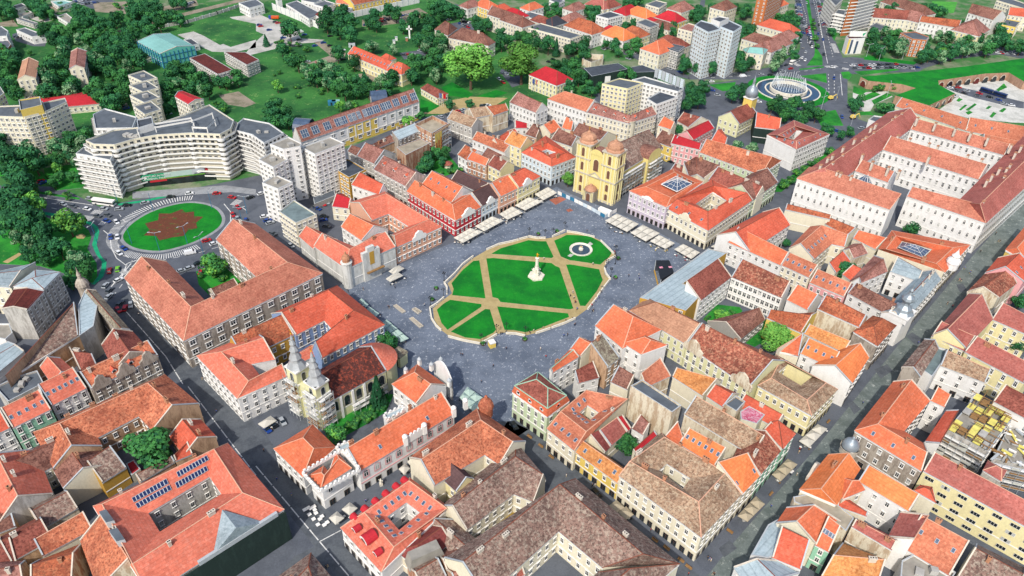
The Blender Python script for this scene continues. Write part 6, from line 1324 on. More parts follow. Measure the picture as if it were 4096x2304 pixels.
for t,x,y in(('B2',1232,1262),('B2',1322,1300),('B2',1130,1335),('B2',1458,1420),('B2',1395,1260)):
 p=P(t,x,y,12);mb=MB();mb.box((p.x,p.y,9),1.2,1.2,2.6,'trim_white',srz);mb.lathe((p.x,p.y,11.6),[(.85,0),(.8,.6),(.4,1.1),(.15,1.3),(.08,2)],'trim_grey',10);mb.obj('finial',b_p1['root'])
a,b=P('B2',1340,1290,10),P('B2',1475,1425,10);prof=[a.lerp(b,k/12)+Vector((0,0,4.6*math.sin(math.pi*k/12)))for k in range(13)];mb=MB();bk=perp((b-a).normalized())*.5
mb.face([xy(a)]+[xy(b)]+prof[::-1],'wall_white');mb.face([p+bk for p in[xy(a),xy(b)]+prof[::-1]],'wall_white')
for p,q2 in zip(prof,prof[1:]):mb.face([p,q2,q2+bk,p+bk],'trim_white')
mb.obj('curved_gable',b_p1['root'])
for(x,y)in((1128,445),(1272,356),(1492,228),(1580,170)):
 p=P('C2',x,y,10.5);mb=MB();mb.box((p.x,p.y,9.5),1.4,1.4,3.7,'trim_white',rad(30));mb.lathe((p.x,p.y,13.2),[(.9,0),(1.0,.5),(.6,1.1),(0,1.4)],'trim_white',10);mb.obj('finial',b_p2['root'])
def crenel(par,t,z,s,closed=False,lift=0):
 ps=[P(t,*q,z)+Vector((0,0,lift))for q in pts(s)];z+=lift;seg=list(zip(ps,ps[1:]+(ps[:1]if closed else[])));mb=MB()
 for a,b in seg:
  d=(b-a).normalized();sd2=perp(d)*.3;mb.prism([(v.x,v.y)for v in(a+sd2,b+sd2,b-sd2,a-sd2)],z-.9-lift,z,'trim_white',bottom=True)
  n=max(2,int((b-a).length/1.5))
  for j in range(n):mb.box(a.lerp(b,(j+.5)/n),.75,.6,.7,'trim_white',math.atan2(d.y,d.x))
 mb.obj('crenellated_parapet',par)
crenel(b_p3['root'],'C2',12.5,'350,665 478,810 785,640 645,495',True);crenel(b_p2['root'],'C2',10.5,'1128,443 1272,356',lift=2.2)
for o in[o for o in COL.objects if o.get('category')=='tower' and o.name.startswith('palace_tower')]:pass
crenel([o for o in COL.objects if o.name=='palace_tower'][0],'C2',11.6,'602,474 690,432 743,470 652,518',True);crenel([o for o in COL.objects if o.name=='palace_tower.001'][0],'C2',11.6,'963,235 1100,167 1122,195 987,273',True)
# hotel dormers

for x,y,s in((735,1110,1.0),(810,1190,1.7),(895,1290,1.0)):
 p=P('C2',x,y,11.2);n_=Vector((-.72,-.69,0));e_=Vector((.69,-.72,0));mb=MB();r=1.15*s
 f=[p+e_*(r*math.cos(t))+Vector((0,0,r*math.sin(t)))for t in(math.pi*k/8 for k in range(9))];g=[v-n_*2.3*s for v in f]
 mb.face(f,'wall_white');mb.face([p+(v-p)*.6+n_*.05 for v in f],'glass')
 for a,b,c,d in zip(f,f[1:],g[1:],g):mb.face([a,b,c,d],'roof_crimson')
 mb.obj('round_dormer',b_hotel['roof'])
for f in(.08,.26,.44,.62,.8,.95):
 a,b=b_hotel['O'][0],b_hotel['O'][1];p=a.lerp(b,.12+f*.84)+Vector((0,0,.4));mb=MB();d=(b-a).normalized();e_=perp(d);e_=e_ if e_.y>0 else-e_
 ff=[p+e_*.6+d*(1.2*math.cos(t))+Vector((0,0,1.4*math.sin(t)))for t in(math.pi*k/6 for k in range(7))];g=[v-e_*2.6 for v in ff];mb.face(ff,'glass')
 for a2,b2,c2,d2 in zip(ff,ff[1:],g[1:],g):mb.face([a2,b2,c2,d2],'roof_crimson')
 mb.obj('round_dormer',b_hotel['roof'])
p=P('C2',1270,1255,12);mb=MB();mb.box((p.x,p.y,8),11,4,4.2,'roof_concrete',rad(30),.8);mb.obj('lantern',BLD[[k for k,r in enumerate(BLD)if r['root'].get('label','').startswith('dark red roofed house with a grey lantern')][0]]['root'])
# green copper ridge and dormers of the corner palace

mb=MB()
for s in('180,-52 262,5 378,85','440,-232 180,-52','182,-50 270,182','-2,20 268,188 435,92'):
 pass
z_=b_bruck2;L_=[(z_['R'][0],z_['R'][1])]+[(z_[X][k],z_['R'][k])for X in 'OI' for k in(0,1)]+[(b_bruck['R'][k-1],b_bruck['R'][k])for k in range(4)]
z_=byl('white rear wing with orange roof and green');L_.append((z_['R'][0],z_['R'][1]))
for a,b in L_:mb.tube(a+Vector((0,0,.1)),b+Vector((0,0,.1)),.2,'copper_green',5)
mb.obj('copper_ridge',b_bruck['root'])
# solar arrays

BV={}
def onroof(rec,t,x,y,up=.3):
 """the place on a roof that the photo point shows"""
 ro=rec['roof']
 if ro.name not in BV:
  og=parent_world(ro);me=ro.data;BV[ro.name]=BVHTree.FromPolygons([v.co+og for v in me.vertices],[tuple(f.vertices)for f in me.polygons])
 u,v=src(t,x,y);d=(FW+R2*((u-2048)/F0)+D2*((v-1152)/F0)).normalized();h=BV[ro.name].ray_cast(Vector((0,0,H)),d)
 if h[0]is None:return P(t,x,y,rec['h']+1)
 n=h[1]if h[1].z>0 else-h[1];return h[0]+n*up
for s in('1330,668 1560,540 1576,572 1346,705','1320,748 1555,618 1571,652 1336,788','993,862 1256,715 1273,752 1010,894','1020,906 1280,762 1296,797 1040,940'):
 w4=[Vector(w)for w in pts(s)]
 for k in range(10):
  a,b=w4[0].lerp(w4[1],k/10+.006),w4[0].lerp(w4[1],(k+1)/10-.006);c,d=w4[3].lerp(w4[2],(k+1)/10-.006),w4[3].lerp(w4[2],k/10+.006);a,b,c,d=[onroof(b_solar,'C1',v.x,v.y)for v in(a,b,c,d)];mb=MB();mb.face([a,b,c,d],'solar')
  for e,f in((a,b),(b,c),(c,d),(d,a)):mb.tube(e,f,.07,'trim_grey',4)
  mb.obj('solar_panel',b_solar['roof'])
for s in('745,962 800,945 862,1030 800,1045','818,1102 885,1085 942,1172 880,1188'):
 q=[P('C1',*w,19.5)for w in pts(s)];mb=MB();mb.prism([(p.x,p.y)for p in q],15,19.5,'trim_grey',top='bitumen');mb.obj('light_well',b_solar['roof'])  # closed box: dark top painted in for the shade inside the shaft
q=[P('C1',*w)for w in pts('1560,1330 1900,1115')]
a,b=b_solar['O'][2],b_solar['O'][3];d=(b-a).normalized();nn=perp(d);nn=nn if nn.y<0 else-nn;L=(b-a).length
net=panel(b_solar['root'],'green_netting',xy(b),xy(a),.2,13.2,'wall_dark_net',.5,.3);a1,b1=b_solar['O'][1],b_solar['O'][2]
mb=MB();m_=a.lerp(b,.36);e=[m_-d*8+nn*.3,m_+d*8+nn*.3];tp=m_+Vector((0,0,5))-nn*2
mb.face([e[0],e[1],tp+nn*2.2],'roof_metal');mb.face([e[0],tp+nn*2.2,tp-nn*6],'roof_metal');mb.face([e[1],tp+nn*2.2,tp-nn*6],'roof_metal');mb.obj('pediment',b_solar['roof'])
mb=MB();mb.prism([(v.x,v.y)for v in(m_-d*12+nn*.5,m_+d*12+nn*.5,m_+d*12-nn*.4,m_-d*12-nn*.4)],13.4,15,'trim_grey',bottom=True);mb.obj('parapet',b_solar['root'])
# town crest gable, pediment gables on the square

def gable(rec,side,seg,f,w,h,m='trim_white'):
 X=rec[side];a,b=X[rec['idx'][seg][0]],X[rec['idx'][seg][1]];d=(b-a).normalized();nn=-perp(d);nn=nn if nn.y<0 else-nn;c=a.lerp(b,f);mb=MB()
 prof=[c+d*(w/2*u)+nn*.1+Vector((0,0,h*v))for u,v in((-1,-.4),(1,-.4),(1,.15),(.6,.35),(.45,.75),(0,1),(-.45,.75),(-.6,.35),(-1,.15))];bk=[p-nn*.8 for p in prof]
 mb.face(prof,m);mb.face(bk,m)
 for k in range(len(prof)):mb.face([prof[k],prof[k-1],bk[k-1],bk[k]],m)
 mb.obj('curved_gable',rec['root'])
gable(byl('pink fronted square'),'O',2,.5,8,3.4);gable(byl('red and white painted'),'O',1,.5,9,3.2);gable(byl('white townhouse with plum'),'O',0,.5,6,3);gable(b_lilac,'O',0,.5,7,1.3);gable(b_ycorner,'O',0,.45,7,2.8,'wall_cream');gable(byl('cream townhouse with gabled front'),'O',0,.4,7,3)
for f in(.15,.5,.85):gable(byl('ornate grey stone'),'O',0,f,6.5,4.2,'wall_old_stone')
for f in(.12,.88):gable(byl('red brown mottled roof townhouse'),'O',0,f,9,4.5,'wall_firewall')
gable(byl('bright orange corner palace'),'O',0,.5,8,3.6,'trim_stone')
# yellow formwork and timber scaffold on the construction block

r_=b_sitec;cs=[P('C4',*w,12.4)for w in pts('1350,345 1560,95 1860,240 1660,510')]
for i in range(5):
 for j in range(6):
  if random.random()<.22:continue
  f0,f1,g0,g1=i/5+.01,(i+1)/5-.02,j/6+.01,(j+1)/6-.02;bl=lambda f,g:cs[0].lerp(cs[1],g).lerp(cs[3].lerp(cs[2],g),f)
  q=[bl(f0,g0),bl(f1,g0),bl(f1,g1),bl(f0,g1)];z=random.choice((0,0,.5,1.2,2.0));mb=MB();mb.prism([(p.x,p.y)for p in q],12.1+z,12.5+z,random.choice(('formwork','formwork','formwork','timber','concrete')),bottom=True);mb.obj('formwork_panel',r_)
mb=MB()
for k in range(26):
 f,g=random.random(),random.random();p=cs[0].lerp(cs[1],g).lerp(cs[3].lerp(cs[2],g),f);a=random.choice((46,-44));e_=Vector((math.cos(rad(a)),math.sin(rad(a)),0))*random.uniform(2,6);z=Vector((0,0,random.uniform(.4,2.6)));mb.tube(p-e_+z,p+e_+z,.16,'timber',4);mb.tube(p,p+z,.14,'timber',4)
mb.obj('timber_beam',r_)['kind']='stuff'
for s,lb in(('1350,345 1660,510','timber scaffolding below the yellow formwork'),('1700,560 2050,640','pale scaffolding along the plank strewn floor')):
 a,b=[P('C4',*w,12)for w in pts(s)];d=(b-a).normalized();nn=perp(d);nn=nn if nn.y<0 else-nn;scaffold(lb,a,b,nn,12,2.4)
cs2=[P('C4',*w,9.2)for w in pts('1700,560 1850,250 2050,330 2050,640')];mb=MB()
for k in range(60):
 f,g=random.random(),random.random();p=cs2[0].lerp(cs2[1],g).lerp(cs2[3].lerp(cs2[2],g),f);mb.box(p,random.uniform(1,5),random.uniform(.3,.9),random.uniform(.1,.6),random.choice(('timber','concrete','trim_white','formwork','trim_grey')),random.uniform(0,3))
mb.obj('building_materials')['kind']='stuff'
# brick shell: banners on scaffold

a,b=P('A2',1327,1006,15),P('A2',1452,930,15);d=(b-a).normalized();nn=-perp(d);nn=nn if nn.y<0 else-nn
sc_=scaffold('scaffolding with yellow banners on the brick shell',a,b,nn,15,2.4)
for k in range(3):
 p0,p1=xy(a.lerp(b,.02+k*.14))+nn*2,xy(a.lerp(b,.14+k*.14))+nn*2;mb=MB();mb.prism([(v.x,v.y)for v in(p0,p1,p1-nn*.08,p0-nn*.08)],.5+k,14.5,'wall_yellow',bottom=True);mb.obj('banner',sc_)
 text(sc_,'Cerender',p0.lerp(p1,.75)+nn*.1+Vector((0,0,1.5+k)),math.atan2(d.y,d.x),2.0,'roof_crimson',tilt=-math.pi/2)
 # big fountain

bf=P('A4',150,685);BR=(P('A4',288,690)-bf).length;PR=(P('A4',393,705)-bf).length
fz=empty('fountain',bf,'large round fountain ring with water jets at the junction','fountain')
pc=bf;mb=MB();mb.lathe(pc,[(PR-.6,.25),(0,.25)],'water',48);mb.obj('pool',fz)
mb=MB();mb.lathe(pc,[(PR,.02),(PR,.6),(PR-.8,.6),(PR-.8,.2)],'white_stone',48);mb.obj('pool_rim',fz)
mb=MB();mb.lathe(bf,[(BR+3.2,.3),(BR+3.2,.8),(BR+2.2,.8),(BR+2.2,.3)],'white_stone',40);mb.lathe(bf,[(BR,.3),(BR,2.6),(BR-1,2.6),(BR-1,.3)],'white_stone',40);mb.obj('ring_wall',fz)
for k in range(14):
 t=-2.6+k*.16;w_='VICTORIA ESTE'[k%13]
for ch_,t in(('V',-1.75),('S',-1.2),('T',-1.13)):text(fz,ch_,bf+Vector((math.cos(t)*(BR+.1),math.sin(t)*(BR+.1),1.2)),t+math.pi/2,2.2,'black_metal')
mb=MB()
for k in range(40):
 t=2*math.pi*k/40;p=bf+Vector((math.cos(t)*(BR-1),math.sin(t)*(BR-1),3.4));h_=random.uniform(4,8);c_=bf+Vector((math.cos(t)*(BR-3),math.sin(t)*(BR-3),3.4+h_));mb.tube(p,c_,.12,'spray',4,.06);mb.tube(c_,bf+Vector((math.cos(t)*(BR-6),math.sin(t)*(BR-6),1)),.07,'spray',3,.04)
mb.obj('water_jet',fz)['kind']='stuff'
LR=(P('A4',455,700)-bf).length;mb=MB();mb.lathe(bf,[(LR,.0),(LR,.14),(PR,.14)],'grass',48);o=mb.obj('fountain_lawn');o['kind']='structure'
p=P('C2',1735,185,12);mb=MB();mb.lathe((p.x,p.y,9),[(2.4,0),(2.4,4),(2.8,4.2),(2.5,5.6),(1.7,7),(.7,7.8),(.5,9),(0,9.6)],'roof_orange_old',10);mb.obj('corner_turret',b_oldL['root'])
# kiosk, stage, underground stairs on the square

k_=P('B2',1780,1165);kk=empty('kiosk',k_,'yellow cube kiosk with white top on the square','kiosk');mb=MB();mb.box(k_,2.4,2.4,2.2,'wall_yellow',.5);mb.obj('body',kk);mb=MB();mb.box(k_+Vector((0,0,2.2)),2.5,2.5,.5,'trim_white',.5);mb.obj('top',kk)
q=[P('B3',*w,6)for w in pts('1087,515 1187,515 1222,605 1125,662')];sg=empty('stage',q[0],'black open stage tent at the edge of the square','stage');mb=MB();mb.prism([(p.x,p.y)for p in q],5.4,6,'black_metal',bottom=True)
for a,b in zip(q[:3],q[1:]):mb.face([xy(a),xy(b),b,a],'roof_slate')if a is not q[0]or 1 else None
mb.obj('tent',sg);mb=MB();
for p in q:mb.tube(xy(p),p,.18,'trim_grey',5)
mb.obj('post',sg);mb=MB();a,b=q[0],q[3];mb.tube(xy(a)+Vector((0,0,.3)),xy(b)+Vector((0,0,.3)),.35,'wall_ochre',4);mb.obj('step',sg)
mb=MB()
for w in('1125,568 1140,575','1195,565 1212,575'):
 c=P('B3',*pts(w)[0],6.1);mb.box((c.x,c.y,6.02),1.6,1.2,.04,'roof_magenta',.3)
mb.obj('emblem',sg)
for s,lb in(('1035,862 1062,852 1132,905 1105,918','open stair pit in the paving of the square, nearer the terrace'),('1155,958 1185,948 1265,1015 1235,1028','open stair pit in the paving of the square, nearer the church gate'),('1175,888 1205,875 1252,905 1222,925','fenced stair hatch between the two stair pits')):
 q=[P('B2',*w)for w in pts(s)];pl=ccw([(p.x,p.y)for p in q]);rt=empty('stair_pit',q[0],lb,'stairwell');inn=inset(pl,.4);mb=MB()
 for k in range(4):a,b,c,d=pl[k],pl[(k+1)%4],inn[(k+1)%4],inn[k];mb.face([(*a,.5),(*b,.5),(*c,.5),(*d,.5)],'trim_stone');mb.face([(*a,0),(*b,0),(*b,.5),(*a,.5)],'trim_stone');mb.face([(*c,.06),(*d,.06),(*d,.5),(*c,.5)],'trim_stone')
 mb.obj('coping',rt);mb=MB();mb.face([(*v,.07)for v in inn],'shop_glass')
 for k in range(7):a=Vector(inn[0]).lerp(Vector(inn[1]),k/7);b=Vector(inn[3]).lerp(Vector(inn[2]),k/7);mb.tube((*a,.12),(*b,.12),.06,'trim_stone',4)
 mb.obj('stair',rt)
 # ================================================================== windows (only where some eye near the camera can see them)

bpy.context.view_layer.update()
DG=bpy.context.evaluated_depsgraph_get()
def seen(p,out):
 for c in CAMS:
  d=p+out*.25-c;L=d.length
  if out.dot(-d)<=.03*L:continue
  hit=SC.ray_cast(DG,c,d/L,distance=L-.15)
  if not hit[0]:return True
 return False
WM={}
def win_mesh(ty,trim,var):
 k=(ty,trim,var)
 if k in WM:return WM[k]
 mb=MB()
 def slab(x0,x1,z0,z1,y,m):mb.face([(x0,-y,z0),(x1,-y,z0),(x1,-y,z1),(x0,-y,z1)],m)
 g='glass' if var==0 else 'curtain' if var==1 else 'shop_glass'
 if ty=='shop':
  slab(-.54,.54,-.5,.53,.03,'trim_stone');slab(-.48,.48,-.5,.47,.05,'shop_glass');slab(-.02,.02,-.5,.47,.07,'trim_brown');slab(-.48,.48,.2,.23,.07,'trim_brown')
 elif ty=='wide':
  slab(-.52,.52,-.55,.52,.03,'trim_white');slab(-.48,-.19,-.46,.46,.05,g);slab(-.16,.14,-.46,.46,.05,'glass');slab(.17,.48,-.46,.46,.05,g)
 elif ty=='arch':
  pr=[(-.5,-.5),(.5,-.5),(.5,.2)]+[(.5*math.cos(t),.2+.3*math.sin(t))for t in(math.pi*j/6 for j in range(1,6))]+[(-.5,.2)]
  mb.face([(x*1.28,-.04,z*1.1)for x,z in pr],trim);mb.face([(x*.9,-.06,z*.95)for x,z in pr],'trim_white');mb.face([(x*.76,-.07,z*.86)for x,z in pr],g);slab(-.05,.05,-.45,.44,.08,'trim_white');slab(-.38,.38,.1,.17,.08,'trim_white');slab(-.62,.62,-.62,-.5,.14,trim)
 else:
  slab(-.64,.64,-.58,.62,.04,trim);mb.box((0,-.12,.6),1.4,.3,.09,trim);slab(-.5,.5,-.5,.5,.06,'trim_white');slab(-.42,-.05,-.45,.12,.075,g);slab(.05,.42,-.45,.12,.075,g);slab(-.42,-.05,.18,.45,.075,'glass');slab(.05,.42,.18,.45,.075,'glass');mb.box((0,-.1,-.62),1.3,.26,.06,trim)
 WM[k]=mb.mesh('window');return WM[k]
by={}
for c in CAND:
 if seen(c[1],c[2]):by.setdefault(c[0].name,[]).append(c)
rw=random.Random(3);nwin=0
for nm,L in by.items():
 root=L[0][0];org=parent_world(root);L.sort(key=lambda c:(c[1]-CAMS[0]).length)
 rest=MB()
 for k,(o_,p,out,w,h,ty,trim)in enumerate(L):
  var=1 if rw.random()<.16 else 0;me=win_mesh(ty,trim,var);rz=math.atan2(out.x,-out.y)
  if k<100:
   o=bpy.data.objects.new('shop_window' if ty=='shop' else 'window',me);link(o,root);o.location=p-org+out*.1;o.rotation_euler.z=rz;o.scale=(w,1,h);nwin+=1
  else:
   Mx=Matrix.Translation(p+out*.1)@Matrix.Rotation(rz,4,'Z')@Matrix.Diagonal((w,1,h,1))
   for f in me.polygons:rest.face([Mx@me.vertices[v].co for v in f.vertices],me.materials[f.material_index].name)
 if rest.f:rest.obj('window',root)['kind']='stuff'
print('windows',nwin,'of',len(CAND))
# ================================================================== repeated things: helpers

def copy_tree(src_,loc,rz=0,s=1.0,mats=None):
 r=src_.copy();COL.objects.link(r);r.location=loc;r.rotation_euler.z=rz;r.scale=(s,s,s)if isinstance(s,(int,float))else s
 for ch in src_.children:
  c=ch.copy();COL.objects.link(c);c.parent=r
  for g in ch.children:d=g.copy();COL.objects.link(d);d.parent=c
 return r
ORD='first second third fourth fifth sixth seventh eighth ninth tenth eleventh twelfth thirteenth fourteenth fifteenth sixteenth seventeenth eighteenth nineteenth'.split()
TEN='twent thirt fort fift sixt sevent eight ninet'.split()
def ordn(k):
 if k<20:return ORD[k-1]
 if k>=100:return 'hundred and '+ordn(k-100)if k>100 else 'hundredth'
 return TEN[k//10-2]+('ieth' if k%10==0 else 'y-'+ORD[k%10-1])
REG={}
def reg(o,phrase,mark,at,cat,group):
 """phrase: its look and place; told apart from its equals by how far out from a landmark it stands"""
 tag(o,None,cat,group);REG.setdefault((phrase,mark),[]).append((o,at))
def settle():
 for(phrase,mark),L in REG.items():
  L.sort(key=lambda q:(q[0].location-q[1]).length)
  for k,(o,a)in enumerate(L):o['label']=phrase if len(L)==1 else phrase+', '+ordn(k+1)+' from '+mark
  # ================================================================== trees

def crown_mesh(kind,seed):
 r=random.Random(seed);mb=MB();bl=[]
 if kind=='con':
  for k in range(700):
   z=r.random()**1.3;R=(1-z)*.30+.02;t=r.uniform(0,6.283);q=R*r.uniform(.6,1.08);c=Vector((q*math.cos(t),q*math.sin(t),.08+z*.92));n=Vector((math.cos(t),math.sin(t),.5)).normalized();leaf(mb,c,n,r,.05,'leaf_con')
  return mb.mesh('crown')
 nb=13 if kind=='bush' else 20
 for k in range(nb):
  t=r.uniform(0,6.283);u=r.random()**.6;z=r.uniform(.36,.86);wz=math.sqrt(max(.05,1-((z-.58)/.40)**2));q=u*.30*wz
  bl.append((Vector((q*math.cos(t),q*math.sin(t),z)),r.uniform(.10,.19)))
 lv={'a':('leaf_a','leaf_b','leaf_a'),'b':('leaf_b','leaf_b','leaf_a'),'c':('leaf_c','leaf_a','leaf_c'),'d':('leaf_d','leaf_b','leaf_d'),'e':('leaf_e','leaf_c','leaf_e'),'bush':('leaf_a','leaf_c','leaf_b')}[kind]
 for c,R in bl:
  m0=r.choice(lv)
  for k in range(int(75*(R/.14)**2*(2.6 if kind=='e' else 1))):
   n=Vector((r.gauss(0,1),r.gauss(0,1),r.gauss(.25,1))).normalized();p=c+n*R*r.uniform(.8,1.1);p.z=max(.18,p.z);leaf(mb,p,(n+Vector((r.gauss(0,.3),r.gauss(0,.3),r.gauss(0,.3)))).normalized(),r,.027 if kind=='e' else .045,m0 if r.random()<.8 else r.choice(lv))
 return mb.mesh('crown')
def leaf(mb,c,n,r,s,m):
 u=n.orthogonal().normalized();w=n.cross(u);a=r.uniform(0,3.1);u,w=u*math.cos(a)+w*math.sin(a),w*math.cos(a)-u*math.sin(a);s1,s2=s*r.uniform(.6,1.2),s*r.uniform(.5,1)
 mb.face([c-u*s1,c-w*s2+n*s*.2,c+u*s1,c+w*s2-n*s*.1],m)
def trunk_mesh(kind,seed):
 r=random.Random(seed);mb=MB();top=.9 if kind=='con' else .5
 mb.tube((0,0,0),(0,0,.22),.026,'bark',7,.02);mb.tube((0,0,.22),(r.uniform(-.03,.03),r.uniform(-.03,.03),top),.02,'bark',6,.008)
 if kind!='con':
  for k in range(5):t=r.uniform(0,6.28);mb.tube((0,0,r.uniform(.2,.4)),(.24*math.cos(t),.24*math.sin(t),r.uniform(.5,.75)),.011,'bark',5,.004)
 return mb.mesh('trunk')
PROTO={}
def tree_proto(kind,j):
 if(kind,j)not in PROTO:
  sd=hash((kind,j))%1 if 0 else(sum(map(ord,kind))*13+j*101);PROTO[(kind,j)]=(crown_mesh(kind,sd),trunk_mesh(kind,sd+1))
 return PROTO[(kind,j)]
KN={'a':'full green tree','b':'dark dense tree','c':'bright green tree','d':'grey green tree','e':'light plane tree','con':'dark conical conifer','bush':'low round bush'}
TREES=[]
def tree(t,x,y,hgt,kind,where,mark,mp,wide=1.0,ground=None,group=None):
 p=ground if ground is not None else P(t,x,y,hgt*.55);p=Vector((p.x,p.y,0))
 cm,tm=tree_proto(kind,random.randrange(3));nm={'con':'conifer','bush':'bush'}.get(kind,'tree');ry=random.uniform(0,6.28);w=hgt*wide*random.uniform(.95,1.15)
 TREES.append((nm,p,ry,w,hgt,cm,tm,KN[kind]+' '+where,mark,mp,group or 'trees '+where))
def plant(nm,p,ry,w,hgt,cm,tm,phrase,mark,mp,group):
 r=bpy.data.objects.new(nm,None);COL.objects.link(r);r.location=p;r.rotation_euler.z=ry;r.scale=(w,w,hgt)
 for m_,n_ in((cm,'foliage' if nm=='bush' else 'crown'),(tm,'trunk')):
  o=bpy.data.objects.new(n_,m_);COL.objects.link(o);o.parent=r
 reg(r,phrase,mark,mp,nm,group)
def inpoly(p,poly):
 c=False
 for k in range(len(poly)):
  a,b=poly[k-1],poly[k]
  if(a.y>p.y)!=(b.y>p.y)and p.x<(b.x-a.x)*(p.y-a.y)/(b.y-a.y)+a.x:c=not c
 return c
def wood(t,s,n,h0,h1,kinds,where,mark,mp,sep=.62):
 """n trees of one stand; s: the outline of the stand at crown height"""
 hm=(h0+h1)/2;poly=[P(t,*q,hm*.55)for q in pts(s)];xs=[p.x for p in poly];ys=[p.y for p in poly];got=[];tries=0
 while len(got)<n and tries<n*60:
  tries+=1;p=Vector((random.uniform(min(xs),max(xs)),random.uniform(min(ys),max(ys)),0))
  if inpoly(p,poly)and all((p-g).length>hm*sep*(1 if tries<n*30 else .6)for g in got):
   got.append(p);tree(t,0,0,random.uniform(h0,h1),random.choice(kinds),where,mark,mp,ground=p)
mp_=lambda t,x,y:P(t,x,y)
bg_,rb,hall,cv,mus,sch,plane,fnt=mp_('A1',250,860),RC,mp_('A1',1250,400),mp_('A1',1200,1100),mp_('A2',700,900),mp_('A2',850,480),mp_('A2',1620,600),bf
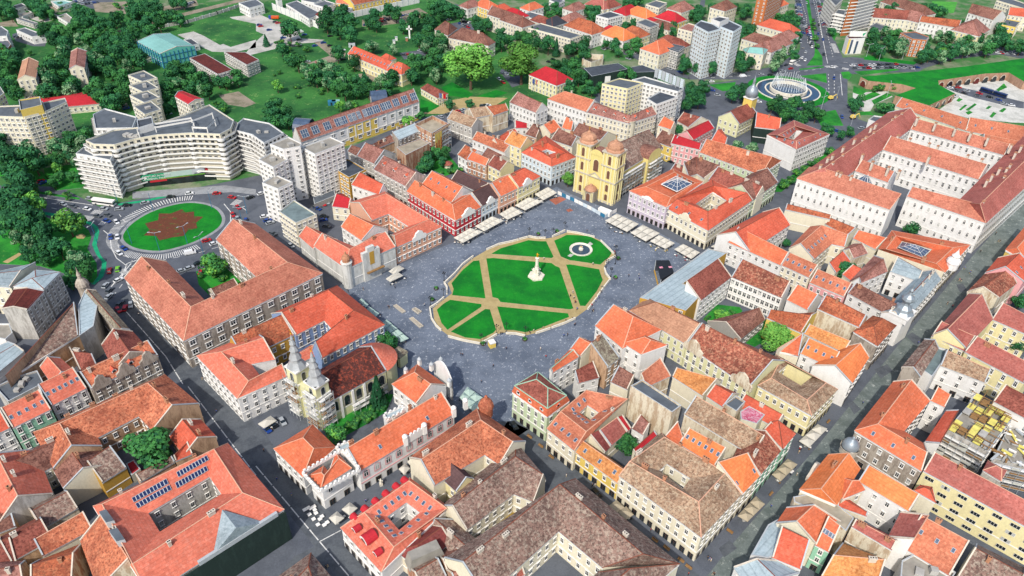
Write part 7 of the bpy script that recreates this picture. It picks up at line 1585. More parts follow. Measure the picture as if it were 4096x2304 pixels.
for a in[('A1','-40,390 130,380 160,440 130,600 140,740 -40,640',13,10,15,'aab','at the far edge behind the beige slab','the beige slab',bg_),('A1','300,470 520,400 520,560 610,700 330,740 300,600',15,10,15,'abd','between the two brown gabled blocks','the beige slab',bg_),('A1','350,230 700,200 1000,330 1010,380 1090,480 960,540 700,560 680,400 520,370 340,330',30,10,15,'aabbd','in the wood by the teal hall','the teal hall',hall),('A1','680,640 950,550 970,700 920,830 760,800 680,740',12,10,14,'aab','left of the stepped brick striped block'.replace('left of','beside'),'the curved building',cv),('A1','700,120 1200,60 1360,150 1330,210 960,280 690,215',20,9,14,'bba','along the railway embankment','the teal hall',hall),('A1','0,1000 270,1170 300,1390 60,1380 -20,1250',9,14,18,'bbd','below the beige slab','the beige slab',bg_),('A1','360,1110 560,1020 690,1000 600,1240 460,1230',9,9,14,'bda','between beige slab and curved building','the curved building',cv),('A1','1220,540 1400,470 1560,600 1590,690 1400,680 1330,720 1250,680',11,9,14,'bda','behind the crimson roofed slab','the curved building',cv),('A1','1200,640 1330,680 1310,840 1230,830',4,9,12,'ab','in the lane beside the stepped block','the curved building',cv),('A1','340,1280 590,1240 640,1350 410,1410',6,5,8,'ca','on the verge by the shops','the curved building',cv),('B1','-20,60 180,50 230,290 120,320 -20,220',8,13,18,'bb','in the dark park corner','the flower bed',rb),('B1','110,310 420,280 460,460 200,510',8,8,13,'bdb','in the park by the roundabout','the flower bed',rb),('B1','480,470 620,440 660,640 520,690',6,8,12,'bda','beside the grey hospital block','the flower bed',rb),('A2','210,420 480,490 700,570 760,650 1080,560 1090,640 940,720 700,720 420,620',24,9,14,'aabbd','in the belt across the meadow','the yellow school',sch),('A2','80,780 270,800 270,950 110,900',5,10,14,'ba','in the meadow by the glass vault','the long barracks',mus),('A2','630,780 780,770 700,840 620,830',3,6,9,'dc','against the long barracks','the long barracks',mus),('A2','510,100 720,100 800,210 700,270 540,210',7,14,18,'bb','in front of the prison wall','the yellow school',sch),('A2','820,130 960,110 960,190 860,200',3,12,14,'b','in the prison car park','the yellow school',sch),('A2','1000,80 1070,80 1060,150 1010,150',2,12,14,'b','by the prison lawn','the yellow school',sch),('A2','1310,40 1560,70 1550,120 1330,100',7,11,15,'ba','at the top street corner','the manor',plane),('A2','1200,140 1420,130 1340,200 1100,200',6,11,15,'ba','behind the grassy mound','the manor',plane),('A2','1210,240 1340,230 1500,330 1420,400 1220,360',9,11,15,'abd','in front of the manor','the big plane trees',plane),('A2','1090,440 1500,420 1480,520 1280,570 1090,600',9,10,15,'abd','between school and plane trees','the big plane trees',plane),('A2','1640,150 1780,180 1780,250 1640,240',4,11,14,'b','by the apartment block with washing lines','the big plane trees',plane),('A3','-100,240 280,260 300,350 180,360 60,300 -90,330',8,11,15,'ab','behind the big plane trees','the big plane trees',plane),('A2','1290,1170 1450,1150 1440,1230 1230,1270',6,6,10,'ba','in the garden yard with the ivy wall','the ivy wall',mp_('A2',1150,1130)),('A3','310,460 490,480 520,630 430,690 340,560',9,9,13,'ba','beside the crimson restaurant villa','the crimson villa',mp_('A3',300,560)),('A3','520,650 670,640 670,710 540,720',4,7,10,'ba','under the U-shaped block','the crimson villa',mp_('A3',300,560)),('A3','800,530 980,520 960,570 820,580',4,7,9,'a','between netted building and U-shaped block','the crimson villa',mp_('A3',300,560)),('A3','390,310 570,310 560,420 400,420',5,10,14,'b','by the long flat cream block','the crimson villa',mp_('A3',300,560)),('A3','670,280 800,330 910,360 980,300 960,400 740,400',8,7,11,'ba','along the garden quarter street','the orange villa',mp_('A3',805,245)),('A3','1260,430 1440,470 1430,530 1270,510',5,9,12,'ba','below the white blue tower','the white blue tower',mp_('A3',1560,500)),('A3','1500,440 1630,440 1620,520 1500,520',4,9,12,'b','before the white blue tower','the white blue tower',mp_('A3',1560,500)),('A3','1690,400 1800,440 1800,530 1700,540',4,9,13,'b','by the house with teal roof','the white blue tower',mp_('A3',1560,500)),('A3','1300,640 1450,660 1440,760 1310,800',7,10,14,'ba','behind the U-shaped block','the big fountain',fnt),('A3','1610,690 1750,660 1760,740 1620,740',4,9,12,'b','by the silver church tower','the big fountain',fnt),('A3','1700,160 1790,180 1830,290 1720,330',6,9,12,'b','beside the brown tower block','the white blue tower',mp_('A3',1560,500)),('A3','540,50 650,60 640,130 560,130',3,10,13,'b','in the gardens at the top','the orange villa',mp_('A3',805,245)),('A3','840,10 1030,0 1000,50 850,40',4,8,12,'b','behind the twin roofed villa','the orange villa',mp_('A3',805,245)),('A3','220,60 400,60 400,110 240,110',5,7,11,'ba','behind the slate house','the orange villa',mp_('A3',805,245)),('A3','1300,80 1520,60 1500,140 1310,150',6,8,12,'b','behind the yellow crimson house','the white blue tower',mp_('A3',1560,500)),('A3','1650,60 1780,30 1770,130 1690,140',4,9,12,'b','near the tall cream house','the white blue tower',mp_('A3',1560,500)),('A3','1090,220 1240,200 1240,290 1100,300',4,9,12,'b','behind the orange townhouse','the white blue tower',mp_('A3',1560,500)),('A3','830,150 930,150 930,200 840,210',3,8,11,'b','beside the white office','the orange villa',mp_('A3',805,245)),('A4','30,70 200,100 240,190 230,290 180,260 50,160',9,9,13,'ab','on the avenue bank','the big fountain',fnt),('A4','90,300 230,310 200,440 30,510 0,450',9,9,13,'bd','at the avenue bend','the big fountain',fnt),('A4','-20,745 330,780 390,900 190,910 60,850',11,9,13,'ba','in the grove below the big fountain','the big fountain',fnt),('A4','750,80 960,60 940,180 780,170',6,10,14,'b','behind the avenue tower','the big fountain',fnt),('A4','740,250 1000,240 1060,390 780,390',11,10,15,'bda','behind the show office','the big fountain',fnt),('A4','1160,50 1340,90 1330,110 1180,110',5,9,12,'b','beside the football pitch','the football pitch',mp_('A4',1330,60)),('A4','1150,340 1420,360 1420,430 1160,440',8,9,14,'bdb','along the bastion road','the football pitch',mp_('A4',1330,60)),('A4','1220,220 1500,260 1690,300 1690,380 1440,400',13,9,14,'bda','in front of the long white apartment house','the football pitch',mp_('A4',1330,60)),('A4','1640,150 1760,200 1820,300 1940,290 1920,390 1700,330',11,9,14,'b','by the bright yellow house','the football pitch',mp_('A4',1330,60)),('A4','620,770 690,740 800,770 790,840 660,830',4,6,9,'ab','by the palace forecourt','the big fountain',fnt),('A4','420,960 480,960 480,1010 430,1010',2,6,8,'b','by the maroon courtyard building','the big fountain',fnt),('A4','550,970 620,970 620,1050 550,1050',2,7,9,'ab','at the palace corner','the big fountain',fnt),('A1','-20,20 90,20 100,110 0,130',7,9,13,'b','at the far top corner','the teal hall',hall),('A1','180,-10 300,0 290,80 200,70',6,9,13,'b','behind the white sheds','the teal hall',hall),('A1','300,50 430,90 400,120 310,110',4,8,11,'ba','by the white yard wall','the teal hall',hall),('A1','560,80 690,110 690,190 570,180',8,9,13,'b','beside the works yard','the teal hall',hall),('A1','950,40 1190,50 1190,130 980,120',12,9,13,'b','behind the railway bed','the teal hall',hall),('A1','1480,560 1900,560 1700,660 1500,640',8,6,10,'ba','below the derelict blocks','the curved building',cv),('A1','1290,-10 1400,-10 1390,30 1300,30',4,9,12,'b','at the top works yard','the teal hall',hall)]:
 wood(*a)
for a in[('A2',1620,500,30,'e','in the park before the manor, broadest of all',1.45),('A3',75,470,29,'e','beside the crimson restaurant villa, tallest there',1.3),('B1',1608,545,12,'c','standing alone in the barracks yard',1.15),('B1',515,235,14,'c','spreading over the park lawn by the cycle lane',1.3),('B1',255,90,13,'c','at the park edge by the bus',1.0),('B1',580,620,9,'c','in front of the grey hospital block',1.1),('C1',1150,500,15,'a','filling the yard beside the solar building',1.35),('C3',868,465,9,'a','in the yard behind the yellow townhouse',1.2),('C2',605,375,9,'c','feathery beside the church garden hedge',1.0),('C2',915,45,15,'con','tall against the pale church nave',.8),('B2',987,1130,9,'a','between blue building and churchyard gate',1.1),('A3',425,1352,9,'e','at the cathedral facade',.95),('A3',1262,980,8,'b','behind the pink townhouse',1.0),('A3',1700,1108,8,'d','in the green townhouse yard, outer one',1.0),('A3',1805,1115,8,'d','in the green townhouse yard, inner one',1.2),('B4',588,598,11,'b','round and dense in the orange roofed yard',1.15),('B4',55,1090,12,'e','brightest, in the yard under the orange loft',1.25),('B4',1092,278,8,'b','round against the white palace',1.3),('B4',1905,830,8,'b','at the yard behind the dull red wing',1.1),('B4',1885,1130,9,'b','in the pale yellow yard',1.2),('B3',1590,930,5,'c','in the overgrown yard under the galleries',1.6),('B4',140,385,5,'b','by the white firewall',1.0),('B4',695,545,3,'c','on the faded brown house terrace',1.2),('A2',615,405,13,'b','alone by the meadow path',1.0),('A2',738,470,13,'b','against the yellow school front',1.0),('A2',818,580,10,'con','in the school yard',1.1),('A2',255,235,16,'b','dark beside the ruined yard paving',1.0),('A2',72,300,9,'con','on the white paving of the yard',1.1),('A2',1460,790,8,'b','by the flags',1.1),('A2',1612,785,7,'b','on the gravel forecourt',1.2),('A2',1240,875,6,'a','at the end of the long barracks',1.1),('A2',1150,920,8,'c','in front of the long barracks',1.3),('A2',160,650,9,'c','yellowish in the open meadow',1.1),('A2',880,350,11,'d','round behind the school',1.2),('A2',1030,370,10,'d','drooping behind the school',1.2),('A2',195,370,11,'b','at the meadow edge path',1.0),('A2',1360,570,12,'d','slender by the small hall',.9),('A2',1260,1260,7,'b','beside the studio dormer roof',1.3),('A3',335,350,14,'con','before the long flat cream block',.8),('A3',150,255,13,'con','at the end of the long flat cream block',.8),('A3',755,40,13,'con','among the top gardens',.8),('A3',1130,230,14,'con','behind the grey glazed house',.8),('A4',480,240,7,'b','round on the avenue island',1.3),('A4',645,780,7,'b','round by the palace road',1.3),('A4',885,812,8,'a','wide before the palace gatehouse',1.9),('A4',1300,918,7,'b','between palace and barrack roofs',1.6),('A4',1768,1058,7,'b','behind the palace north wing',1.5),('A4',1310,400,10,'e','willow like by the bastion road',1.0),('A4',1600,90,10,'con','by the red stand of the pitch',.9),('A4',1805,215,11,'con','beside the bright yellow house',.8),('A3',215,915,4,'b','in the balconied house yard',1.1),('A3',60,880,4,'b','in the narrow old quarter yard',1.6)]:
 t,x,y,h,k,w,wd=a;tree(t,x,y,h,k,w,'the square',Vector((0,300,0)),wd,group='single trees')
def bushes(t,s,n,h0,h1,where,mark,mpt):
 hm=(h0+h1)/2;poly=[P(t,*q,hm*.5)for q in pts(s)];xs=[p.x for p in poly];ys=[p.y for p in poly];k=0;tr_=0
 while k<n and tr_<900:
  tr_+=1;p=Vector((random.uniform(min(xs),max(xs)),random.uniform(min(ys),max(ys)),0))
  if inpoly(p,poly):tree(t,0,0,random.uniform(h0,h1),'bush',where,mark,mpt,1.4,p,'bushes '+where);k+=1
bushes('A4','60,1400 470,1125 500,1135 110,1420',11,4,6,'in the strip along the palace','the big fountain',fnt);bushes('A4','740,620 1040,600 1030,700 800,690',9,4,6,'at the bastion foot','the big fountain',fnt);bushes('A4','330,90 350,90 378,380 355,380',8,3,4.5,'on the avenue median','the big fountain',fnt);bushes('A4','405,30 450,40 510,230 450,190',8,3,5,'on the avenue verge','the big fountain',fnt)
bushes('C2','650,310 880,190 1040,90 1050,130 900,240 680,350',16,2.2,3,'in the church garden hedge','the pale church',sl_);bushes('B1','1500,640 1600,590 1830,650 1760,700',6,2,3,'in the barracks yard','the flower bed',rb);bushes('A2','1360,1290 1560,1280 1460,1330',8,2,3.5,'round the garden pavilion','the ivy wall',mp_('A2',1150,1130));bushes('B3','1460,960 1560,860 1710,880 1560,1000',8,1.5,2.5,'in the overgrown yard','the square',Vector((0,300,0)))
bushes('A3','60,80 700,30 1000,60 1200,180 1000,300 700,250 300,180',34,3,5.5,'in the garden quarter','the orange villa',mp_('A3',805,245));bushes('A3','1250,50 1800,60 1750,160 1350,160',14,3,5.5,'behind the white blue tower','the white blue tower',mp_('A3',1560,500));bushes('A1','100,400 1000,300 950,560 200,720',26,3,5,'under the wood','the teal hall',hall);bushes('A4','760,120 1300,120 1800,240 1500,300 1000,300',24,3,6,'between the right hand houses','the football pitch',mp_('A4',1330,60));bushes('A2','100,520 700,600 900,700 500,760 150,700',18,2,4,'scattered in the meadow','the yellow school',sch);bushes('A1','100,20 1000,30 900,200 200,150',20,3,5,'among the top sheds','the teal hall',hall)
bushes('B1','90,-10 560,60 600,40 200,-40',6,2.5,4,'on the verge by the bus','the flower bed',rb);bushes('A3','470,330 560,420 520,460 420,470',6,3,5,'near the cream ruin','the crimson villa',mp_('A3',300,560));bushes('A2','100,300 400,340 420,440 240,420',9,3,5,'along the meadow path','the yellow school',sch);bushes('A1','1560,780 1700,760 1680,860 1600,840',6,3,6,'behind the curved building roof','the curved building',cv);bushes('A4','1290,540 1480,500 1500,560 1320,590',4,2,3,'on the bastion lawn','the big fountain',fnt)
TREES.sort(key=lambda q:(q[0]!='tree',-q[4]/(q[1]-CAMS[0]).length));NT=sum(q[0]=='tree' for q in TREES)
for q in TREES[:290]+TREES[NT:]:plant(*q)
import numpy as np
def merge(L,name):
 """the far trees past the first three hundred, as one mass"""
 vs,fs,ms,mt=[],[],[],[];off=0
 for(nm,p,ry,w,h,cm,tm,*_)in L:
  for me in(cm,tm):
   co=np.empty(len(me.vertices)*3,'f');me.vertices.foreach_get('co',co);co=co.reshape(-1,3);c,s=math.cos(ry),math.sin(ry)
   vs.append(np.stack([(co[:,0]*c-co[:,1]*s)*w+p.x,(co[:,0]*s+co[:,1]*c)*w+p.y,co[:,2]*h],1))
   mm=[m.name for m in me.materials]
   for f in me.polygons:
    n=mm[f.material_index]
    if n not in mt:mt.append(n)
    fs.append([v+off for v in f.vertices]);ms.append(mt.index(n))
   off+=len(co)
 me=bpy.data.meshes.new(name);me.from_pydata(np.concatenate(vs).tolist(),[],fs)
 for n in mt:me.materials.append(MATS[n])
 me.polygons.foreach_set('material_index',ms);o=bpy.data.objects.new(name,me);COL.objects.link(o);o['kind']='stuff'
if NT>290:merge(TREES[290:NT],'woodland')
for k,(x,y)in enumerate(((1360,735),(1330,818),(1715,1152),(2130,325),(2272,303),(2735,508),(2712,652),(2028,1118))):
 p=P('B2',x,y);r=empty('planter',p);mb=MB();mb.lathe(p,[(.9,0),(1.1,.6),(1.0,.6),(1.0,.5)],'planter',10);mb.obj('pot',r);o=bpy.data.objects.new('plant',tree_proto('bush',k%3)[0]);link(o,r);o.scale=(2.6,2.6,1.6);o.location.z=.1
 reg(r,'round planter with clipped green shrub by the balustrade','the kiosk',P('B2',1780,1165),'planter','planters round the square garden')
 # ================================================================== vehicles

def car_mesh(col,kind):
 mb=MB();L,Wd=(4.3,1.75)if kind=='car' else(5.2,2.0);hb=.85 if kind=='car' else 1.1;ht=1.45 if kind=='car' else 2.1
 prof=[(-L/2,.35),(L/2,.35),(L/2,.7),(L/2-.15,hb),(-L/2+.1,hb+.05),(-L/2,.75)]
 for s in(-1,1):mb.face([(x,s*Wd/2,z)for x,z in prof],col)
 for(x0,z0),(x1,z1)in zip(prof,prof[1:]+prof[:1]):mb.face([(x0,-Wd/2,z0),(x1,-Wd/2,z1),(x1,Wd/2,z1),(x0,Wd/2,z0)],col)
 body=mb.mesh('body');cb=MB();b0,b1,t0,t1=(-1.9,1.1,-1.4,.35)if kind=='car' else(-2.4,1.9,-2.3,1.2);w0,w1=Wd/2*.94,Wd/2*.8
 lo=[(b0,-w0,hb),(b1,-w0,hb-.02),(b1,w0,hb-.02),(b0,w0,hb)];hi=[(t0,-w1,ht),(t1,-w1,ht),(t1,w1,ht),(t0,w1,ht)]
 for k in range(4):cb.face([lo[k],lo[(k+1)%4],hi[(k+1)%4],hi[k]],'glass' if kind=='car' or k==1 else col)
 cb.face(hi,col);cab=cb.mesh('cabin');wb=MB();wb.tube((0,-.12,0),(0,.12,0),.33,'black_metal',10);wb.tube((0,-.13,0),(0,.13,0),.18,'trim_grey',8)
 return body,cab,wb.mesh('wheel'),L,Wd
for n,c in[('white','d8dadb'),('silver','9ba1a6'),('black','15181c'),('grey','50565c'),('blue','1d3f86'),('red','b01822'),('green','6fb52c'),('orange','c9551c')]:flatmat('car_'+n,c,.35,.5,var=.02)
CM={}
NC=0
def car(t,x,y,ang,col,where,mark,mpt,kind='car',parts=True,at=None,rz=None):
 """ang: photo direction as a second point offset dx,dy"""
 global NC
 NC+=1
 p=at if at is not None else P(t,x,y,.3);p=Vector((p.x,p.y,.07))
 if rz is None:
  q=P(t,x+ang[0],y+ang[1],.3);d=q-P(t,x,y,.3);rz=math.atan2(d.y,d.x)
 k=(col,kind)
 if k not in CM:CM[k]=car_mesh('car_'+col,kind)
 bo,ca,wh,L,Wd=CM[k]
 r=bpy.data.objects.new({'car':'car','van':'van'}[kind],None);COL.objects.link(r);r.location=p;r.rotation_euler.z=rz
 for m_,n_ in((bo,'body'),(ca,'cabin')):o=bpy.data.objects.new(n_,m_);COL.objects.link(o);o.parent=r
 if parts:
  for sx in(-.31,.31):
   for sy in(-.45,.45):o=bpy.data.objects.new('wheel',wh);COL.objects.link(o);o.parent=r;o.location=(sx*L,sy*Wd,.33)
 reg(r,col+' '+kind+' '+where,mark,mpt,kind,kind+'s '+where)
FB=('the flower bed',rb)
for x,y,dx,dy,c in[(480,95,60,25,'silver'),(555,110,60,22,'grey'),(660,132,60,15,'white'),(785,130,60,5,'silver'),(900,132,60,-5,'silver'),(958,104,60,-4,'black'),(1095,85,60,-15,'silver'),(1290,40,60,-6,'black'),(1430,14,60,-8,'white'),(1637,14,60,-5,'red'),(1752,44,55,10,'red'),(1797,120,30,30,'red'),(1758,175,20,40,'red'),(1793,205,15,40,'silver'),(1855,220,-10,40,'blue'),(1890,45,50,-20,'black'),(737,184,60,12,'grey'),(815,178,50,15,'grey'),(808,222,50,20,'blue'),(880,230,30,35,'white'),(835,343,0,50,'blue'),(888,343,0,50,'white'),(935,430,45,30,'blue'),(900,465,50,35,'white'),(828,598,12,-50,'red'),(888,586,5,-50,'green'),(1022,572,60,-35,'silver'),(1092,568,60,-15,'white'),(1560,370,60,-18,'red'),(1617,393,60,-20,'white'),(897,668,50,-25,'white'),(800,708,40,-45,'silver'),(828,745,40,-40,'grey'),(828,790,45,-40,'silver'),(908,847,40,-40,'grey'),(945,880,12,-40,'red'),(988,855,0,50,'silver'),(893,893,40,40,'red'),(1372,597,50,-15,'silver'),(1432,577,55,-20,'silver'),(1500,540,50,-20,'black'),(1520,605,25,-45,'red'),(680,52,60,5,'silver')]:
 car('B1',x,y,(dx,dy),c,'on the flower roundabout',*FB)
car('B1',1437,463,(60,-12),'white','on the flower roundabout',*FB,kind='van')
for x,y,dx,dy,c in[(40,15,60,-20,'white'),(65,188,60,-12,'white'),(88,218,55,-15,'blue'),(108,236,50,-15,'silver'),(128,318,50,20,'grey'),(265,408,55,40,'silver'),(515,92,10,40,'red'),(541,78,10,40,'silver'),(573,65,10,40,'black'),(465,130,50,20,'blue'),(515,188,50,15,'black'),(508,215,55,-10,'blue'),(535,262,50,10,'grey'),(480,100,10,40,'grey'),(445,120,30,30,'grey')]:
 car('B2',x,y,(dx,dy),c,'by the white towers and car yard','the crimson sheet roof',P('B2',640,90))
for x,y,dx,dy,c in[(83,345,40,40,'blue'),(130,308,35,40,'black'),(200,287,30,45,'silver')]:car('C2',x,y,(dx,dy),c,'in the churchyard parking bay','the pale church',sl_)
car('C3',635,830,(50,55),'black','in the alley under the yellow townhouse','the square',RC)
car('C3',15,320,(35,45),'black','in the alley by the green palace','the square',RC)
RX=random.Random(11)
def row(t,a,b,n,across,where,mark,mpt,cols='white silver black grey blue red grey silver'.split(),gap=.12,kind='car'):
 A_,B_=P(t,*a),P(t,*b);d=(B_-A_);rz=math.atan2(d.y,d.x)+(math.pi/2 if across else 0)
 for k in range(n):
  if RX.random()<gap:continue
  car(t,0,0,None,RX.choice(cols),where,mark,mpt,parts=False,at=A_+d*((k+.5)/n),rz=rz+RX.gauss(0,.03),kind=kind)
BF=('the big fountain',bf)
for a in[((205,40),(245,330),26,False),((225,0),(262,260),22,True),((375,10),(430,210),22,True),((265,150),(325,350),14,False),((300,170),(330,340),9,False)]:row('A4',*a,'parked along the avenue',*BF)
for x,y,dx,dy,c in[(335,30,5,40,'grey'),(383,190,5,40,'black'),(415,300,5,40,'blue'),(378,258,5,40,'blue'),(419,412,5,40,'black'),(485,510,40,5,'white'),(497,592,0,40,'blue'),(258,437,20,-30,'white'),(282,455,20,-30,'white'),(285,395,15,-35,'silver'),(330,328,5,-40,'black'),(332,355,5,-40,'white'),(172,520,45,-15,'red'),(108,540,50,-12,'silver'),(18,568,50,-5,'black'),(137,492,40,-20,'black'),(290,25,3,40,'silver'),(265,360,12,-35,'grey'),(557,885,10,40,'blue'),(703,968,45,-8,'silver'),(520,992,45,15,'blue')]:car('A4',x,y,(dx,dy),c,'driving at the fountain junction',*BF)
for x,y,dx,dy,c in[(1505,618,60,-3,'white'),(1432,612,60,-5,'grey'),(1440,580,60,5,'black')if 0 else(1218,572,50,20,'black'),(1468,660,60,-5,'silver'),(1510,685,55,10,'blue'),(1550,720,60,10,'silver'),(1683,568,60,-8,'grey'),(1880,565,60,-5,'silver'),(1265,545,50,18,'blue'),(1190,522,50,15,'silver'),(1130,505,50,15,'black'),(925,405,55,-10,'white'),(695,370,55,15,'grey'),(982,362,40,-20,'blue'),(580,345,50,15,'black'),(878,445,60,18,'silver'),(310,452,50,10,'black'),(280,470,50,10,'black'),(1200,1225,50,12,'black'),(1860,770,50,5,'white'),(690,372,50,20,'silver')]:car('A3',x,y,(dx,dy),c,'on the street by the white blue tower',*BF)
car('A3',1742,578,(60,-5),'white','on the street by the white blue tower',*BF,kind='van')
row('A4',(620,500),(980,490),11,False,'in the dense queue at the junction',*BF);row('A4',(640,520),(1140,515),15,False,'in the dense queue at the junction',*BF);row('A4',(980,500),(1130,530),5,False,'in the dense queue at the junction',*BF)
row('A4',(1690,370),(1900,420),9,True,'in the car park beyond the bastion',*BF);row('A4',(1700,400),(1840,415),6,False,'in the car park beyond the bastion',*BF)
for x,y,dx,dy,c in[(1373,665,45,3,'white'),(1437,663,45,3,'red'),(1425,685,45,10,'grey'),(1480,706,45,10,'black'),(1500,688,45,10,'silver'),(1580,722,45,10,'grey'),(1595,708,45,12,'red'),(1670,735,45,8,'black'),(1738,758,45,10,'blue'),(1780,785,45,10,'silver'),(1838,797,45,8,'white'),(1428,732,45,3,'white')]:car('A4',x,y,(dx,dy),c,'on the bastion plaza road',*BF)
SM=('the yellow school',sch)
row('A2',(810,195),(1100,130),12,True,'parked in front of the prison',*SM);row('A2',(830,165),(1180,110),11,False,'parked in front of the prison',*SM);row('A2',(450,480),(530,465),3,True,'parked on the meadow track',*SM);row('A2',(1100,420),(1200,415),3,False,'parked behind the school',*SM);row('A2',(1225,385),(1300,405),3,False,'parked behind the school',*SM);row('A2',(1530,180),(1610,215),4,False,'parked near the manor',*SM);row('A2',(1560,165),(1620,175),3,True,'parked near the manor',*SM);row('A2',(1820,590),(1880,640),2,False,'on the lane by the plane trees',*SM);row('A2',(1850,560),(1900,570),2,False,'on the lane by the plane trees',*SM)
for x,y,c in[(35,200,'red'),(100,228,'blue'),(25,190,'blue'),(165,175,'red'),(145,168,'grey'),(205,288,'blue'),(325,300,'black'),(365,264,'blue'),(560,275,'black'),(630,268,'black'),(508,325,'blue'),(558,347,'black'),(655,380,'white'),(390,468,'silver'),(285,350,'grey'),(325,342,'silver'),(445,348,'blue'),(655,450,'black'),(828,190,'blue'),(1455,152,'white')]:car('A2',x,y,(40,-6),c,'scattered over the old yard paving',*SM,parts=False)
car('A2',592,238,(45,10),'white','scattered over the old yard paving',*SM,kind='van');car('A2',335,245,(45,-10),'white','scattered over the old yard paving',*SM,kind='van');car('A2',1562,150,(50,-25),'white','parked near the manor',*SM,kind='van')
row('A2',(1385,890),(1580,830),9,True,'parked on the gravel forecourt edge',*SM);row('A2',(1700,805),(1760,800),3,False,'parked on the gravel forecourt edge',*SM);row('A2',(1620,1095),(1680,1120),2,False,'parked in the old quarter lane',*SM)
HM=('the teal hall',hall)
row('A1',(550,20),(720,-10),12,True,'in the car park at the top',*HM);row('A1',(580,40),(740,20),11,True,'in the car park at the top',*HM);row('A1',(110,280),(220,300),6,True,'by the grey workshop',*HM);row('A1',(250,325),(330,312),4,True,'by the grey workshop',*HM);row('A1',(930,790),(960,830),3,True,'beside the stepped block',*HM);row('A1',(1225,670),(1250,690),2,False,'beside the stepped block',*HM);row('A1',(1260,855),(1280,870),2,True,'beside the stepped block',*HM);row('A1',(1380,40),(1470,20),6,True,'in the yard by the railway',*HM);row('A1',(300,1370),(340,1390),2,True,'below the beige slab',*HM)
def bus(t,x,y,ang,L,lb,dark=False):
 p=P(t,x,y);q=P(t,x+ang[0],y+ang[1]);d=q-p;r=empty('bus',(p.x,p.y,.07),lb,'bus',rz=math.atan2(d.y,d.x));w=r.rotation_euler.z;e=Vector((math.cos(w),math.sin(w),0));secs=[(0,L)]if L<14 else[(-L*.26,L*.47),(L*.25,L*.5)]
 r.rotation_euler.z=0
 for off,l_ in secs:
  mb=MB();c=Vector((p.x,p.y,.35))+e*off;mb.box(c,l_,2.5,1.0,'solar' if dark else 'trim_white',w);mb.box(c+Vector((0,0,1.9)),l_,2.5,.8,'solar' if dark else 'trim_white',w);mb.obj('body',r);mb=MB();mb.box(c+Vector((0,0,1.0)),l_-.1,2.44,.9,'glass',w);mb.obj('window_band',r)
  for k in(-.33,.33):
   for s in(-1,1):mb=MB();c2=Vector((p.x,p.y,.5))+e*(off+l_*k)+perp(e)*s*1.15;mb.tube(c2-perp(e)*.15,c2+perp(e)*.15,.48,'black_metal',10);mb.obj('wheel',r)
bus('B1',790,95,(60,8),12,'white city bus entering the flower roundabout');bus('A4',198,475,(40,-20),12,'white city bus on the avenue bend');bus('A4',1695,715,(60,18),18,'dark blue articulated bus crossing the bastion plaza',True)
# lorry, digger, paving truck

p=P('A2',137,145);r=empty('lorry',p,'orange and blue tipper lorry on the old yard paving','lorry');mb=MB();mb.box(p+Vector((1,0,.9)),6,2.5,1.8,'car_orange',.1,1.05);mb.obj('tipper_body',r);mb=MB();mb.box(p+Vector((-3.2,-.3,.6)),2,2.4,2.3,'car_blue',.1);mb.obj('cab',r);mb=MB();[mb.tube(p+Vector((k,-1.3,.5)),p+Vector((k,1.3,.5)),.5,'black_metal',8)for k in(-3,0,2.5)];mb.obj('axle',r)
for(x,y,lb)in((637,895,'yellow digger at the road works by the palace'),(470,750,'yellow road roller near the fountain ring')):
 p=P('A4',x,y);r=empty('digger',p,lb,'digger');mb=MB();mb.box(p+Vector((0,0,.9)),3,2.4,1.5,'wall_yellow',.4,.85);mb.obj('body',r);mb=MB();mb.box(p+Vector((0,1.1,0)),4,.6,.9,'black_metal',.4);mb.box(p+Vector((0,-1.1,0)),4,.6,.9,'black_metal',.4);mb.obj('track',r);mb=MB();mb.tube(p+Vector((1,0,2)),p+Vector((3.6,.5,3.6)),.25,'wall_yellow',5);mb.tube(p+Vector((3.6,.5,3.6)),p+Vector((5,.6,.8)),.2,'wall_yellow',5);mb.obj('arm',r)
 # ================================================================== lamps, parasols, furniture, people

def lamp(t,x,y,h,kind,where,mark,mpt):
 p=P(t,x,y);r=empty('street_lamp',p);key='lamp_'+kind
 if key not in CM:
  mb=MB();hd=MB()
  if kind=='plaza':
   mb.tube((0,0,0),(0,0,4.6),.12,'black_metal',6,.07);mb.lathe((0,0,0),[(.35,0),(.3,.6),(.12,.8)],'black_metal',8)
   for k in range(4):a=k*math.pi/2;mb.tube((0,0,3.9),(.7*math.cos(a),.7*math.sin(a),4.2),.06,'black_metal',4);hd.lathe((.7*math.cos(a),.7*math.sin(a),4.2),[(.1,0),(.24,.3),(.2,.5),(0,.65)],'black_metal',6)
   hd.lathe((0,0,4.6),[(.1,0),(.26,.3),(.2,.6),(0,.75)],'black_metal',6)
  else:
   mb.tube((0,0,0),(0,0,10),.16,'steel_blue' if kind=='teal' else 'trim_grey',6,.08);mb.tube((0,0,9.9),(2.2,0,10.4),.09,'trim_grey',5);mb.tube((0,0,9.9),(-2.2,0,10.4),.09,'trim_grey',5);hd.box((2.4,0,10.35),1,.4,.2,'trim_grey');hd.box((-2.4,0,10.35),1,.4,.2,'trim_grey')
  CM[key]=(mb.mesh('pole'),hd.mesh('lamp_head'))
 for m_,n_ in zip(CM[key],('pole','lamp_head')):o=bpy.data.objects.new(n_,m_);link(o,r)
 r.rotation_euler.z=random.uniform(0,1.5)
 reg(r,where,mark,mpt,'street lamp','lamps '+('of the square' if kind=='plaza' else 'by the roads'))
